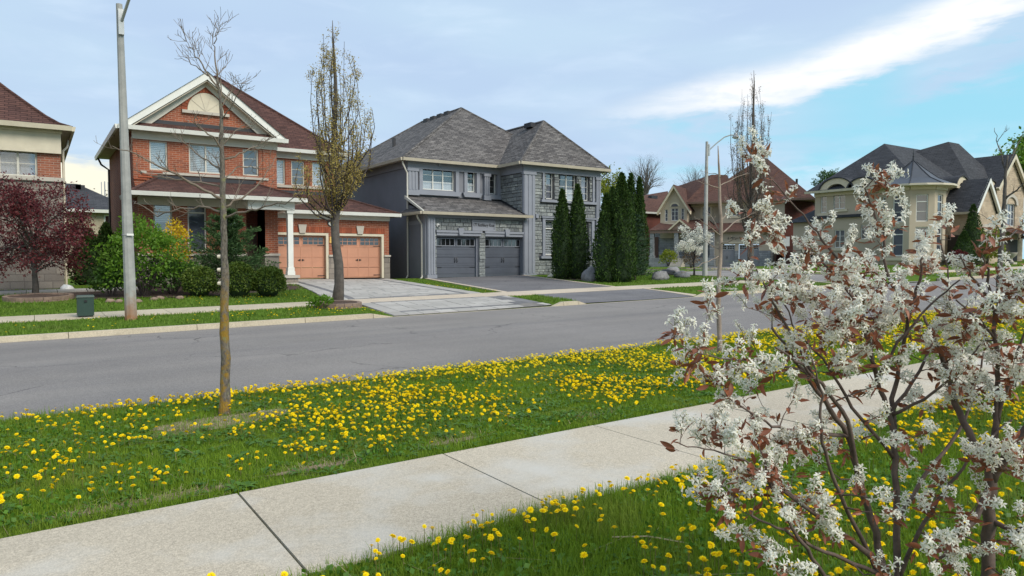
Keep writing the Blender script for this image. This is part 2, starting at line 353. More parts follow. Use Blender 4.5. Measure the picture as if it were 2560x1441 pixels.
# ------------------------------------------------------------------ ground materials
def ground_mat():
    m,nt,b=node_mat('lawn_ground'); p=pos(nt)
    n=stretch(nt,nnoise(nt,p,.35,5,.6),.3,.7); c=cvar(nt,n,[(.075,.135,.014),(.11,.185,.02)])
    n=stretch(nt,nnoise(nt,p,2.6,4,.65),.35,.65); c=mixc(nt,1.0,c,cvar(nt,n,[(.75,.8,.8),(1.2,1.12,1.1)]),'MULTIPLY')
    n=stretch(nt,nnoise(nt,p,35,3,.7),.3,.7); c=mixc(nt,1.0,c,cvar(nt,n,[(.45,.5,.5),(1.35,1.3,1.2)]),'MULTIPLY')
    nt.links.new(c,b.inputs['Base Color']); b.inputs['Roughness'].default_value=.95; b.inputs['Specular IOR Level'].default_value=.1
    bump(nt,b,nnoise(nt,p,40,3,.7),.8,.03); return m
def speck_mat(name,base,a,b_,sp=260,big=.5,rough=.9,bd=.004,lanes=False,tint=None):
    m,nt,b=node_mat(name); p=pos(nt)
    c=cvar(nt,stretch(nt,nnoise(nt,p,big,6,.62),.3,.7),[tuple(x*a for x in base),tuple(x*(2-a) for x in base)])
    v=nt.nodes.new('ShaderNodeTexVoronoi'); v.inputs['Scale'].default_value=sp; nt.links.new(p,v.inputs[0])
    bw=nt.nodes.new('ShaderNodeSeparateColor'); nt.links.new(v.outputs['Color'],bw.inputs[0])
    c=mixc(nt,1.0,c,cvar(nt,bw.outputs[0],[(b_,b_,b_),(1,1,1),(2-b_,2-b_,2-b_)]),'MULTIPLY')
    c=mixc(nt,1.0,c,cvar(nt,stretch(nt,nnoise(nt,p,sp*.22,3,.7),.3,.7),[(.86,.86,.86),(1.12,1.12,1.12)]),'MULTIPLY')
    oi=nt.nodes.new('ShaderNodeObjectInfo'); c=mixc(nt,1.0,c,cvar(nt,oi.outputs['Random'],[(.93,.92,.91),(1.05,1.05,1.05)]),'MULTIPLY')
    if tint: c=mixc(nt,stretch(nt,nnoise(nt,p,tint[0],4),tint[1],tint[2]),c,tint[3])
    if lanes:
        c=mixc(nt,stretch(nt,nnoise(nt,p,.9,6,.7,1.5),.60,.78),c,tuple(x*.72 for x in base))
        wv=nt.nodes.new('ShaderNodeVectorMath'); wv.operation='MULTIPLY_ADD'; nn=nt.nodes.new('ShaderNodeTexNoise'); nn.inputs['Scale'].default_value=1.6; nn.inputs['Detail'].default_value=5; nt.links.new(p,nn.inputs[0])
        nt.links.new(nn.outputs['Color'],wv.inputs[0]); wv.inputs[1].default_value=(1.1,1.1,0); nt.links.new(p,wv.inputs[2])
        ve=nt.nodes.new('ShaderNodeTexVoronoi'); ve.feature='DISTANCE_TO_EDGE'; ve.inputs['Scale'].default_value=.28; nt.links.new(wv.outputs[0],ve.inputs[0])
        ck=nt.nodes.new('ShaderNodeMath'); ck.operation='MULTIPLY'; nt.links.new(stretch(nt,ve.outputs['Distance'],.006,.002),ck.inputs[0]); nt.links.new(stretch(nt,nnoise(nt,p,.35,3),.50,.60),ck.inputs[1])
        c=mixc(nt,ck.outputs[0],c,tuple(x*.4 for x in base))
        mp=nt.nodes.new('ShaderNodeMapping'); mp.inputs['Scale'].default_value=(.06,.9,1); nt.links.new(p,mp.inputs[0])
        c=mixc(nt,1.0,c,cvar(nt,stretch(nt,nnoise(nt,mp.outputs[0],1.0,3,.5),.3,.7),[(.86,.86,.88),(1.10,1.09,1.07)]),'MULTIPLY')
    nt.links.new(c,b.inputs['Base Color']); b.inputs['Roughness'].default_value=rough; b.inputs['Specular IOR Level'].default_value=.25
    bump(nt,b,v.outputs['Distance'],.35,bd); return m
MT['ground']=ground_mat()
MT['asphalt']=speck_mat('worn_asphalt',(.232,.216,.206),.90,.72,150,.35,.9,.006,True)
MT['asphalt2']=speck_mat('dark_asphalt',(.15,.145,.15),.8,.7,120,.5,.9,.006,True)
MT['walk']=speck_mat('exposed_concrete',(.455,.395,.308),.90,.78,170,.45,.9,.004,False,(1.1,.5,.72,(.50,.475,.43)))
MT['walk2']=speck_mat('pinkish_concrete',(.50,.42,.33),.94,.88,120,.5,.9,.004)
MT['kerb']=speck_mat('kerb_concrete',(.46,.40,.30),.90,.85,120,.9,.9,.004,False,(3,.6,.75,(.36,.31,.23)))
MT['paver']=plain('grey_paver',(.385,.362,.335),.9,.08,1.5,60,.3,.004,rand=.17)
MT['dpaver']=plain('charcoal_paver',(.16,.155,.16),.9,.1,1.5,60,.3,.004,rand=.2)
MT['sand']=plain('joint_sand',(.17,.155,.14),.95,.2)
MT['soil']=plain('bare_soil',(.28,.21,.145),.95,.35,5,90,.8,.02)
MT['pale_soil']=plain('sandy_soil',(.42,.36,.26),.95,.3,8,90,.8,.02)
MT['mulch']=plain('mulch',(.075,.045,.032),.95,.4,9,70,1.0,.03)

def gsheet(name,xs,ys,m,dz=0.0,zf=None,parent=None,label=None,xf=None):
    b=MB(); nx,ny=len(xs),len(ys)
    for y in ys:
        for x in xs:
            X=xf(x,y) if xf else x
            b.v.append((X,y,(zf or G)(X,y)+dz))
    b.f=[(j*nx+i,j*nx+i+1,(j+1)*nx+i+1,(j+1)*nx+i) for j in range(ny-1) for i in range(nx-1)]
    o=b.build(name,m,parent)
    if parent is None: tag(o,label,None,None,'structure')
    return o
gx=sorted({-700,-300,-120,-60,-30,*range(-24,82,3),*[7.5+.25*k for k in range(54)],90,120,200,400,800})
gy=[-300,-80,-20,-5,0,3,8.5,8.57,8.62,10,13.1,16,17.58,17.64,17.80,17.84,19.4,21,22.5,25,27.5,30,33,36,40,45,55,70,120,300,900]
gz=lambda X,Y: G(X,Y)-(.05 if 8.57<Y<17.63 else .28 if 17.63<Y<17.82 else 0)
gsheet('ground',gx,gy,MT['ground'],0,gz,None,'green lawn ground running under the whole street')
rx=[-120,-60,-30]+list(range(-24,82,6))+[100,140,220]
gsheet('road',rx,[8.59,10.5,13.1,15.5,17.605],MT['asphalt'],0,None,None,'worn grey asphalt road crossing between the two lawns')
def cornerx(x,y): return x
gsheet('side_street',[30.2,32,34,36.3],[17.66,18.4,20,24,30,36,45,60,80],MT['asphalt'],.012,lambda X,Y:G(X,Y)-(.10*max(0,1-(Y-17.6)/1.2)),None,'asphalt side street leaving the road beside the corner lawn')

def hexseg(x0,x1,y0,y1,top,bot=-.25,g=G,flare=(0,0)):
    b=MB(); c=[(x0,y0),(x1,y0),(x1,y1),(x0,y1)]
    return b.hexa([(x,y,g(x,y)+bot) for x,y in c]+[(x,y,top(x,y)) for x,y in c])
def structroot(name,label):
    o=bpy.data.objects.new(name,None); COL.objects.link(o); WLOC[o.name]=Vector((0,0,0)); return tag(o,label,None,None,'structure')
# kerbs ------------------------------------------------------------
def kerbline(root,y0,y1,xs,hgt):
    for a,c in zip(xs[:-1],xs[1:]):
        b=MB(); q=.006; A,C=a+q,c-q
        za=lambda X,Y,h: .015*min(max(X,-30),80)-.13+h
        h0,h1=hgt(A),hgt(C)
        yf=y0 if y0>12 else y1; yb=y1 if y0>12 else y0      # yf = road side
        s=1 if y0>12 else -1
        P=[(A,yf),(C,yf),(C,yb),(A,yb)]
        t=[(A,yf+s*.025,za(A,0,h0)),(C,yf+s*.025,za(C,0,h1)),(C,yb,za(C,0,h1)),(A,yb,za(A,0,h0))]
        b.hexa([(x,y,za(x,y,-.1)) for x,y in P]+t); b.build('kerb_stone',MT['kerb'],root)
kf=structroot('kerb_far','pale concrete kerb along the far edge of the road')
def hfar(x):
    if x<7.45: return .155
    if x<8.1: return .155-.125*(x-7.45)/.65
    if x<13.45: return .03
    if x<13.85: return .03+.125*(x-13.45)/.4
    if x<14.45: return .155
    if x<14.85: return .155-.125*(x-14.45)/.4
    if x<20.0: return .03
    if x<20.5: return .03+.125*(x-20)/.5
    return .155
xs=[.59+2.52*k for k in range(-12,3)]+[7.45,8.1,10.8,13.45,13.85,14.45,14.85,17.4,20.0,20.5]+[20.5+2.2*k for k in range(1,4)]+[27.2,28.3]
kerbline(kf,17.6,17.8,xs,hfar)
for k in range(5):      # rounded corner into the side street
    a0,a1=R(18*k),R(18*(k+1)); cxx,cyy,rr=28.3,19.5,1.9
    b=MB(); P=[(cxx+rr*math.sin(a0),cyy-rr*math.cos(a0)),(cxx+rr*math.sin(a1),cyy-rr*math.cos(a1)),(cxx+(rr-.18)*math.sin(a1),cyy-(rr-.18)*math.cos(a1)),(cxx+(rr-.18)*math.sin(a0),cyy-(rr-.18)*math.cos(a0))]
    b.hexa([(x,y,G(x,17.5)-.15) for x,y in P]+[(x,y,G(x,y)+.03) for x,y in P]); b.build('kerb_stone',MT['kerb'],kf)
for k in range(9): hexseg(30.02,30.2,19.5+2.4*k,19.5+2.4*k+2.39,lambda X,Y:G(X,Y)+.05).build('kerb_stone',MT['kerb'],kf)
ks=structroot('kerb_side_street','pale concrete kerb across the side street')
for k in range(16): hexseg(36.3,36.48,21+2.4*k,21+2.4*k+2.39,lambda X,Y:G(X,Y)+.06).build('kerb_stone',MT['kerb'],ks)
for k in range(30): hexseg(38+2.4*k,38+2.4*k+2.39,17.6,17.8,lambda X,Y:G(X,17.8)+.02,-.2,lambda X,Y:G(X,13)).build('kerb_stone',MT['kerb'],ks)
kn=structroot('kerb_near','concrete kerb along the dandelion lawn edge')
kerbline(kn,8.43,8.6,[-6.1+2.52*k for k in range(28)],lambda x:.125)
# sidewalks --------------------------------------------------------
wn=structroot('sidewalk_near','exposed aggregate concrete sidewalk between the two dandelion lawns')
for k in range(-4,27):
    a=1.10+1.55*k; tl=random.uniform(-.003,.003)
    bb=hexseg(a+.007,a+1.543,3.43,4.90,lambda X,Y,t=tl:G(X,Y)+.022+t,-.1); bb.build('slab',MT['walk'],wn)
wf=structroot('sidewalk_far','pale concrete sidewalk across the road in front of the houses')
for k in range(-14,26):
    a=-1.5*0+1.5*k; 
    if a+1.5>29.6: break
    mm=MT['walk2'] if 7.2<a<20.5 else MT['kerb']
    hexseg(a+.006,a+1.494,20.5,21.98,lambda X,Y:G(X,Y)+.028,-.1).build('slab',mm,wf)
ws=structroot('sidewalk_side_street','pale sidewalk past the tan and cream houses')
for k in range(24): hexseg(38.6,40.0,22+1.5*k,22+1.5*k+1.49,lambda X,Y:G(X,Y)+.03,-.1).build('slab',MT['walk2'],ws)
for k in range(44): hexseg(40.2+1.5*k,40.2+1.5*k+1.49,20.5,22.0,lambda X,Y:G(X,Y)+.03,-.1).build('slab',MT['walk2'],ws)
# driveways --------------------------------------------------------
def xl(y): return 7.72+(9.35-7.72)*min(max((y-22)/9.3,0),1)**.8
def xr(y): return 13.55+(14.72-13.55)*(y-22)/10.7
dw=gsheet('paved_driveway',[0,1],[22.0,25,28,31,33.45],MT['sand'],.012,None,None,'light grey paver driveway with charcoal bands at the salmon garage doors',lambda x,y: xl(y)+(xr(y)-xl(y))*x)
ap=gsheet('paved_apron',[8.12,10.8,13.55],[17.8,19,20.49],MT['sand'],.012,None,None,'light grey paver apron with charcoal band between sidewalk and road')
def paver(x0,x1,y0,y1,x0b=None,x1b=None,m='paver',par=None,n='paver',h=.030):
    g=.011; d=random.uniform(-.003,.003)
    x0b=x0 if x0b is None else x0b; x1b=x1 if x1b is None else x1b
    P=[(x0+g,y0+g),(x1-g,y0+g),(x1b-g,y1-g),(x0b+g,y1-g)]
    b=MB(); b.hexa([(x,y,G(x,y)+.002) for x,y in P]+[(x,y,G(x,y)+h+d) for x,y in P]); b.build(n,MT[m],par)
def lband(y): return xl(y)+.75*(1-min(max((y-22)/9,0),1)*.75)
y=22.0
while y<33.3:
    y1=min(y+.47,33.4)
    L0,L1,R0,R1=lband(y),lband(y1),xr(y)-.75,xr(y1)-.75
    # outer strips and bands
    paver(xl(y),L0,y,y1,xl(y1),L1,'paver',dw); paver(L0,L0+.2,y,y1,L1,L1+.2,'dpaver',dw,'border_paver')
    paver(R0,R0+.2,y,y1,R1,R1+.2,'dpaver',dw,'border_paver'); paver(R0+.2,xr(y),y,y1,R1+.2,xr(y1),'paver',dw)
    a,c=L0+.2,R0; n=max(4,int((c-a)/.62)); ws_=[random.uniform(.7,1.3) for _ in range(n)]; S=sum(ws_); acc=0
    f=lambda t,yy,l,r:l+(r-l)*t
    for w in ws_:
        t0,t1=acc/S,(acc+w)/S; acc+=w
        first=(y<22.1)
        paver(a+(c-a)*t0,a+(c-a)*t1,y,y1,L1+.2+(R1-L1-.2)*t0,L1+.2+(R1-L1-.2)*t1,'dpaver' if first else 'paver',dw,'border_paver' if first else 'paver')
    y=y1 if y>22.1 else y+.2
    if y<22.3: y=22.2
y=17.84
for r in range(7):
    h=.2 if r in (1,6) else .47
    y1=y+h; x=8.14
    while x<13.5:
        w=random.uniform(.45,.75); 
        if abs(x-8.14)<.01: w=.45
        x1=min(x+w,13.53)
        if 13.53-x1<.25: x1=13.53
        band=(r in (1,6) and x>8.5 and x<13.0) or (12.6<x<13.2 and r not in(0,))
        paver(x,x1,y,y1,None,None,'dpaver' if band else 'paver',ap,'border_paver' if band else 'paver'); x=x1
    y=y1
axl=lambda y:14.62+(16.55-14.62)*(y-22)/10.1; axr=lambda y:19.8+(22.25-19.8)*(y-22)/10.1
gsheet('asphalt_driveway',[0,.33,.66,1],[22.0,25,28,30,32.15],MT['asphalt2'],.02,None,None,'dark asphalt driveway in front of the slate garage doors',lambda x,y:axl(y)+(axr(y)-axl(y))*x)
ed=structroot('driveway_edging','pale concrete edging strips along the asphalt driveway')
for k in range(10):
    y0=22+1.01*k; y1=y0+1.0
    for fx,w in ((axl,-.22),(axr,.2)):
        P=[(fx(y0),y0),(fx(y0)+w,y0),(fx(y1)+w,y1),(fx(y1),y1)]
        if w<0: P=[P[1],P[0],P[3],P[2]]
        b=MB(); b.hexa([(x,y,G(x,y)-.05) for x,y in P]+[(x,y,G(x,y)+.035) for x,y in P]); b.build('edging_stone',MT['walk2'],ed)
gsheet('asphalt_apron',[14.8,17.4,20.05],[17.8,19,20.49],MT['asphalt2'],.016,None,None,'dark asphalt apron between the far sidewalk and road')
for k in range(2):
    xx=(20.05,)[0]
    hexseg(20.05,20.22,17.85+1.32*k,17.85+1.32*k+1.3,lambda X,Y:G(X,Y)+.03).build('edging_stone',MT['walk2'],ed)
# path in front of the left house and its low step
pt=structroot('front_path','grey paved path along the stone and brick house')
for k in range(-6,4): hexseg(-.2+.9*k,-.2+.9*k+.88,29.3,30.3,lambda X,Y:G(X,Y)+.07,-.1).build('slab',MT['paver'],pt)
# bare patches -----------------------------------------------------
def _(): pass
def patch(name,cx,cy,rx_,ry_,m,label,seed,dz=.006,n=40):
    rs=random.Random(seed); b=MB(); b.v.append((cx,cy,G(cx,cy)+dz))
    for k in range(n):
        a=2*math.pi*k/n; q=1+.28*mnoise.noise(Vector((3*math.cos(a)+seed,3*math.sin(a),seed)))+rs.uniform(-.06,.06)
        x,y=cx+rx_*q*math.cos(a),cy+ry_*q*math.sin(a); b.v.append((x,y,G(x,y)+dz))
    b.f=[(0,k+1,(k+1)%n+1) for k in range(n)]
    return tag(b.build(name,m,None,(cx,cy,G(cx,cy))),label,None,None,'structure')
PATCH=[(1.50,7.20,.62,.27),(.55,5.14,.6,.07),(1.75,5.2,.35,.055),(2.95,5.24,.28,.05),(4.6,5.25,.35,.04),(8.95,7.35,.55,.3),(16.9,7.0,.5,.3)]
patch('bare_soil',1.95,7.30,.26,.17,MT['pale_soil'],'pale sandy crescent of bare soil beside the lichen covered trunk',8)
patch('bare_soil',1.02,6.98,.30,.12,MT['soil'],'thin brown soil patch left of the lichen covered trunk',14)
patch('bare_soil',*PATCH[0],MT['soil'],'bare soil ring with dry stalks round the lichen covered trunk',3)
for i,q in enumerate(PATCH[1:5]): patch('bare_soil_strip',*q,MT['soil'],'thin worn soil patches along the sidewalk edge of the dandelion lawn',20+i)
for i,q in enumerate(PATCH[5:]): patch('bare_soil',*q,MT['soil'],'bare soil under a roadside sapling',30+i)
patch('planting_bed',4.6,28.2,4.3,2.6,MT['mulch'],'dark mulch bed with shrubs in front of the gabled brick house',9,.02,60)
patch('planting_bed',23.1,27.2,1.5,2.0,MT['mulch'],'dark mulch bed under the cedars at the grey house',12,.012,40)
# ------------------------------------------------------------------ building helpers
def clearglass():
    m,nt,b=node_mat('clear_glass'); g=nt.nodes.new('ShaderNodeBsdfGlossy'); g.inputs['Roughness'].default_value=.03
    t=nt.nodes.new('ShaderNodeBsdfTransparent'); t.inputs[0].default_value=(.86,.88,.9,1); mx=nt.nodes.new('ShaderNodeMixShader'); mx.inputs[0].default_value=.15
    nt.links.new(t.outputs[0],mx.inputs[1]); nt.links.new(g.outputs[0],mx.inputs[2]); nt.links.new(mx.outputs[0],nt.nodes['Material Output'].inputs[0]); return m
MT['clear']=clearglass()
def wall(F,u0,u1,z0,z1,ops,m,parent,name='wall',rev=.16,thick=None):
    us=sorted({u0,u1,*[min(max(q,u0),u1) for o in ops for q in o[:2]]}); zs=sorted({z0,z1,*[min(max(q,z0),z1) for o in ops for q in o[2:4]]})
    b=MB()
    for a,c in zip(us[:-1],us[1:]):
        for e,g in zip(zs[:-1],zs[1:]):
            mu,mz=(a+c)/2,(e+g)/2
            if any(o[0]<mu<o[1] and o[2]<mz<o[3] for o in ops): continue
            b.quad((*F(a,0),e),(*F(c,0),e),(*F(c,0),g),(*F(a,0),g))
    for o in ops:
        a,c,e,g=o[:4]
        b.quad((*F(a,0),e),(*F(a,0),g),(*F(a,-rev),g),(*F(a,-rev),e)); b.quad((*F(c,0),g),(*F(c,0),e),(*F(c,-rev),e),(*F(c,-rev),g))
        b.quad((*F(a,0),g),(*F(c,0),g),(*F(c,-rev),g),(*F(a,-rev),g)); b.quad((*F(c,0),e),(*F(a,0),e),(*F(a,-rev),e),(*F(c,-rev),e))
    return b.build(name,m,parent)
def window(F,u0,u1,z0,z1,parent,fm,cols=1,rows=3,rec=.10,fw=.055,mw=.022,blind=None,glass=None,top=0,colw=None,sash=True,arch=False):
    b=MB(); d0,d1=-rec-.06,-rec+.02
    b.fbox(F,u0,u0+fw,d0,d1,z0,z1); b.fbox(F,u1-fw,u1,d0,d1,z0,z1); b.fbox(F,u0+fw,u1-fw,d0,d1,z0,z0+fw); b.fbox(F,u0+fw,u1-fw,d0,d1,z1-fw,z1)
    cu=[u0+fw+(u1-u0-2*fw)*k/cols for k in range(cols+1)]
    for k in range(1,cols): b.fbox(F,cu[k]-fw*.5,cu[k]+fw*.5,d0,d1-.004,z0+fw,z1-fw)
    zt=z1-fw
    if top:
        zt=z1-top; b.fbox(F,u0+fw,u1-fw,d0,d1-.006,zt-fw*.5,zt+fw*.5)
    w=b.build('window',fm,parent)
    gm=glass or MT['clear' if blind else 'glass']
    def pane(a,c,e,g):
        p=MB(); p.fbox(F,a,c,-rec-.03,-rec-.02,e,g); p.build('pane',gm,w)
    for k in range(cols):
        a=cu[k]+(fw*.5 if k else 0); c=cu[k+1]-(fw*.5 if k<cols-1 else 0)
        e0,g0=z0+fw,(zt-fw*.5 if top else zt)
        for r in range(rows):
            e,g=e0+(g0-e0)*r/rows,e0+(g0-e0)*(r+1)/rows
            pane(a,c,e,g)
            if r: mb=MB(); mb.fbox(F,a,c,-rec-.018,-rec-.002,e-mw/2,e+mw/2); mb.build('muntin',fm,w)
        if top: pane(a,c,zt+fw*.5,z1-fw)
    if blind:
        s=MB(); lo=z0+fw
        if blind[0]=='low':
            s.fbox(F,u0+fw,u1-fw,-rec-.10,-rec-.08,lo,lo+(z1-z0)*blind[1]); s.build('blind',MT['blind'],w)
        elif blind[0]=='slat':
            z=lo+(z1-z0)*blind[1] if len(blind)>1 else lo
            st=blind[2] if len(blind)>2 else .07
            while z<z1-fw: s.fbox(F,u0+fw,u1-fw,-rec-.10,-rec-.075,z,z+st*.78); z+=st
            s.build('blind',MT['blind'],w)
        else:
            n=14
            for k in range(n):
                a=u0+fw+(u1-u0-2*fw)*k/n; c=u0+fw+(u1-u0-2*fw)*(k+1)/n; q=.02*(k%2)
                s.fbox(F,a,c,-rec-.12-q,-rec-.10-q,lo,z1-fw)
            s.build('curtain',MT['curtain'],w)
        q=MB(); q.quad((*F(u0,-rec-.3),z0),(*F(u1,-rec-.3),z0),(*F(u1,-rec-.3),z1),(*F(u0,-rec-.3),z1)); q.build('room',MT['interior'],w)
    return w
def trimbox(F,u0,u1,d0,d1,z0,z1,m,parent,name):
    b=MB(); b.fbox(F,u0,u1,d0,d1,z0,z1); return b.build(name,m,parent)
def poly(name,m,parent,*faces):
    b=MB()
    for f in faces: b.quad(*f)
    return b.build(name,m,parent)
def roofpart(parent,m,faces,name='roof',ridges=(),rm=None):
    o=poly(name,m,parent,*faces)
    if ridges:
        for p,q in ridges: b=MB(); b.tube([p,q],.085,5); b.build('ridge_cap',rm or m,o)
    return o
def gutter(parent,m,runs,w=.11,h=.13,name='gutter'):
    """runs: (x0,y0,x1,y1,z top, outward nx,ny)"""
    for x0,y0,x1,y1,z,nx,ny in runs:
        b=MB(); L=math.hypot(x1-x0,y1-y0); F=lambda u,d:(x0+(x1-x0)/L*u+nx*d,y0+(y1-y0)/L*u+ny*d)
        b.hexa([(*F(0,0),z-h),(*F(0,w*.7),z-h),(*F(L,w*.7),z-h),(*F(L,0),z-h),(*F(0,0),z),(*F(0,w),z),(*F(L,w),z),(*F(L,0),z)])
        b.build(name,m,parent)
def downpipe(parent,m,pts,r=.045):
    b=MB(); b.tube(pts,r,6); b.build('downspout',m,parent)
def garage_door(F,u0,u1,z0,z1,parent,m,pm,panels,ncol,nrow,strap=True,rec=.2,handle='arrow',style='plain'):
    b=MB(); H=z1-z0; wz0=z0+H*.80
    n=4
    for k in range(n):           # stacked door sections with a shadow gap
        a=z0+H*k/n; c=z0+H*(k+1)/n-.012
        b.fbox(F,u0,u1,-rec-.06,-rec,a,c)
    d=b.build('garage_door',m,parent)
    # raised battens / rails
    t=MB()
    if style=='rail':
        for zz in (.10,.30,.36,.52,.58,.70):
            for a,c in ((u0+.04,(u0+u1)/2-.09),((u0+u1)/2+.09,u1-.04)): t.fbox(F,a,c,-rec,-rec+.012,z0+H*zz-.014,z0+H*zz+.014)
    else:
        for k in range(5):
            u=u0+.05+(u1-u0-.1)*k/4; t.fbox(F,u-.022,u+.022,-rec,-rec+.012,z0+.04,wz0-.10)
        for zz in (.03,.265,.50,.745): t.fbox(F,u0+.03,u1-.03,-rec,-rec+.014,z0+H*zz-.016,z0+H*zz+.016)
    t.build('door_trim',m,d)
    um=(u0+u1)/2
    for a,c in ((u0+.08,um-.09),(um+.09,u1-.08)):
        fr=MB(); zb,zt=wz0-.02,z1-.10
        for q in ((a-.03,c+.03,zb-.03,zb),(a-.03,c+.03,zt,zt+.03),(a-.03,a,zb,zt),(c,c+.03,zb,zt)): fr.fbox(F,q[0],q[1],-rec,-rec+.02,q[2],q[3])
        for k in range(1,ncol): x=a+(c-a)*k/ncol; fr.fbox(F,x-.011,x+.011,-rec,-rec+.018,zb,zt)
        for k in range(1,nrow): zz=zb+(zt-zb)*k/nrow; fr.fbox(F,a,c,-rec,-rec+.016,zz-.009,zz+.009)
        wf_=fr.build('window_frame',pm,d)
        for k in range(ncol):
            for r in range(nrow):
                p=MB(); p.fbox(F,a+(c-a)*k/ncol,a+(c-a)*(k+1)/ncol,-rec+.001,-rec+.006,zb+(zt-zb)*r/nrow,zb+(zt-zb)*(r+1)/nrow); p.build('pane',MT['dglass'],d)
    if strap:
        for zz in (.06,.765) if handle=='arrow' else (.25,.755):
            for a,c in ((u0+.02,u0+.36),(u1-.36,u1-.02)):
                s=MB(); s.fbox(F,a,c,-rec+.012,-rec+.024,z0+H*zz-.012,z0+H*zz+.018); s.build('strap_hinge',MT['iron'],d)
    for s in (-1,1):
        h=MB(); zc=z0+H*.43
        if handle=='arrow':
            h.prism([(um+s*.03,zc-.03),(um+s*.06,zc-.045),(um+s*.09,zc-.02),(um+s*.16,zc),(um+s*.09,zc+.02),(um+s*.06,zc+.045),(um+s*.03,zc+.03)][::s],F,-rec+.012,-rec+.04)
        else:
            h.tube([(*F(um+s*.05,-rec+.0),zc+.14),(*F(um+s*.075,-rec+.05),zc+.06),(*F(um+s*.05,-rec+.06),zc),(*F(um+s*.075,-rec+.05),zc-.06),(*F(um+s*.05,-rec),zc-.14)],.016,5)
        h.build('handle',MT['iron'],d)
    return d

# ================================================================== grey stone and stucco house
def grey_house():
    YG,YM,YE=32.2,34.4,31.75; ZB=.60
    F=face(0,YG,1,0); FM=face(0,YM,1,0)
    H=thing('grey_house',(22,40,.6),'blue grey stucco and stone house with twin slate garage doors and grey hip roof','house')
    XL,XB,XR,YK=16.5,22.72,27.95,48.2
    ZE=ZY(1020,396,33.95); ZF=ZE-.02                           # upper eave
    ZG=ZY(1190,536,YE)                                        # garage eave
    ZT=ZY(1140,497,YM)
    # --- walls
    w=MB(); 
    FL=face(XL,YK,0,-1)
    o=poly('side_wall',MT['stucco'],H,[(XL,YK,ZB-.4),(XL,YM,ZB-.4),(XL,YM,ZE),(XL,YK,ZE)],[(XL,YM+.001,ZB-.4),(XL,YG,ZB-.4),(XL,YG,ZG),(XL,YM,ZG+.6)],
           [(XR,YG,ZB-.4),(XR,YK,ZB-.4),(XR,YK,ZE),(XR,YG,ZE)],[(XR,YK,ZB-.4),(XL,YK,ZB-.4),(XL,YK,ZE),(XR,YK,ZE)])
    # garage front
    dz=ZB+.02; dt=ZY(1200,594,YG)
    dA=(XY(1093,YG),XY(1193.5,YG)); dB=(XY(1215,YG),XY(1306.5,YG))
    ops=[(dA[0]-.06,dA[1]+.08,ZB-.4,dt+.06),(dB[0]-.06,dB[1]+.08,ZB-.4,dt+.06)]
    wall(F,XL,XB,ZB-.4,ZG,ops,MT['stucco'],H,'garage_wall',.3)
    for a,c in (dA,dB):
        garage_door(F,a,c,dz,dt,H,MT['gdoor'],MT['gtrim'],4,4,1,True,.22,'wave','rail')
        fr=MB(); fr.fbox(F,a-.055,a,-.24,-.10,ZB,dt+.05); fr.fbox(F,c,c+.075,-.24,-.10,ZB,dt+.05); fr.fbox(F,a,c,-.24,-.10,dt,dt+.05); fr.build('door_frame',MT['gtrim'],H)
    # stone header shelf with keystones
    zh=ZY(1200,583,YG)
    for a,c in ((dA[0]-.1,XY(1203,YG)),(XY(1210,YG),dB[1]+.16)):
        s=MB(); s.fbox(F,a,c,.02,.14,zh-.02,zh+.10); s.fbox(F,a+.04,c-.04,.02,.09,dt+.062,zh-.022); s.build('lintel',MT['gtrim'],H)
    for px in (1149,1264.5):
        x=XY(px,YG); k=MB(); k.prism([(x-.10,dt+.07),(x+.10,dt+.07),(x+.16,zh+.22),(x-.16,zh+.22)],F,.02,.20); k.build('keystone',MT['gtrim'],H)
    # frieze under eave, columns
    zf0=ZY(1190,548,YG)
    trimbox(F,XL-.02,XB-.1,.003,.12,zf0,ZG-.02,MT['gtrim'],H,'frieze')
    def pilaster(Ff,u0,u1,z0,z1,d=.15,base=True,cap=True):
        b=MB(); b.fbox(Ff,u0,u1,.0,d,z0,z1); n=3
        for k in range(n):
            a=u0+(u1-u0)*(k+.2)/n; c=u0+(u1-u0)*(k+.8)/n; b.fbox(Ff,a,c,d,d+.03,z0+.3,z1-.05)
        if base: b.fbox(Ff,u0-.06,u1+.06,0,d+.07,z0,z0+.28)
        if cap: b.fbox(Ff,u0-.05,u1+.05,0,d+.06,z1-.16,z1)
        b.build('pilaster',MT['gtrim'],H)
    pilaster(F,XL,XY(1085,YG),ZB-.1,zf0,.16,True,False)
    # side pilaster of garage corner
    Fs=face(XL,YG,0,-1)
    trimbox(face(XL,YG+.45,0,-1),0,.45,0,.06,ZB-.1,ZG-.05,MT['gtrim'],H,'corner_board')
    trimbox(face(XL,YM,0,-1),.2,YM-YG-.45,0,.03,ZG-.55,ZG-.35,MT['gtrim'],H,'band')
    pilaster(F,XB-.32,XY(1334,YG),ZB-.1,ZE-.45,.15,True,True)
    pilaster(F,XY(1486,YG),XR+.02,ZB-.1,ZE-.45,.13,True,True)
    # block front with windows
    z=lambda py,px=1420:ZY(px,py,YG)
    up=[(XY(1365,YG),XY(1384,YG),ZY(1375,498,YG),ZY(1375,427,YG)),(XY(1397,YG),XY(1440,YG),ZY(1418,502,YG),ZY(1418,431,YG)),(XY(1452,YG),XY(1472,YG),ZY(1462,502,YG),ZY(1462,434,YG))]
    lo=[(XY(1364,YG),XY(1386,YG),ZY(1375,638,YG),ZY(1375,553,YG)),(XY(1449,YG),XY(1471,YG),ZY(1460,638,YG),ZY(1460,556,YG))]
    lo.insert(1,(XY(1398,YG),XY(1438,YG),lo[0][2],lo[0][3]))
    wall(F,XB-.30,XR,ZB-.4,ZE,up+lo,MT['gfoundation'],H,'stone_backing',.22)
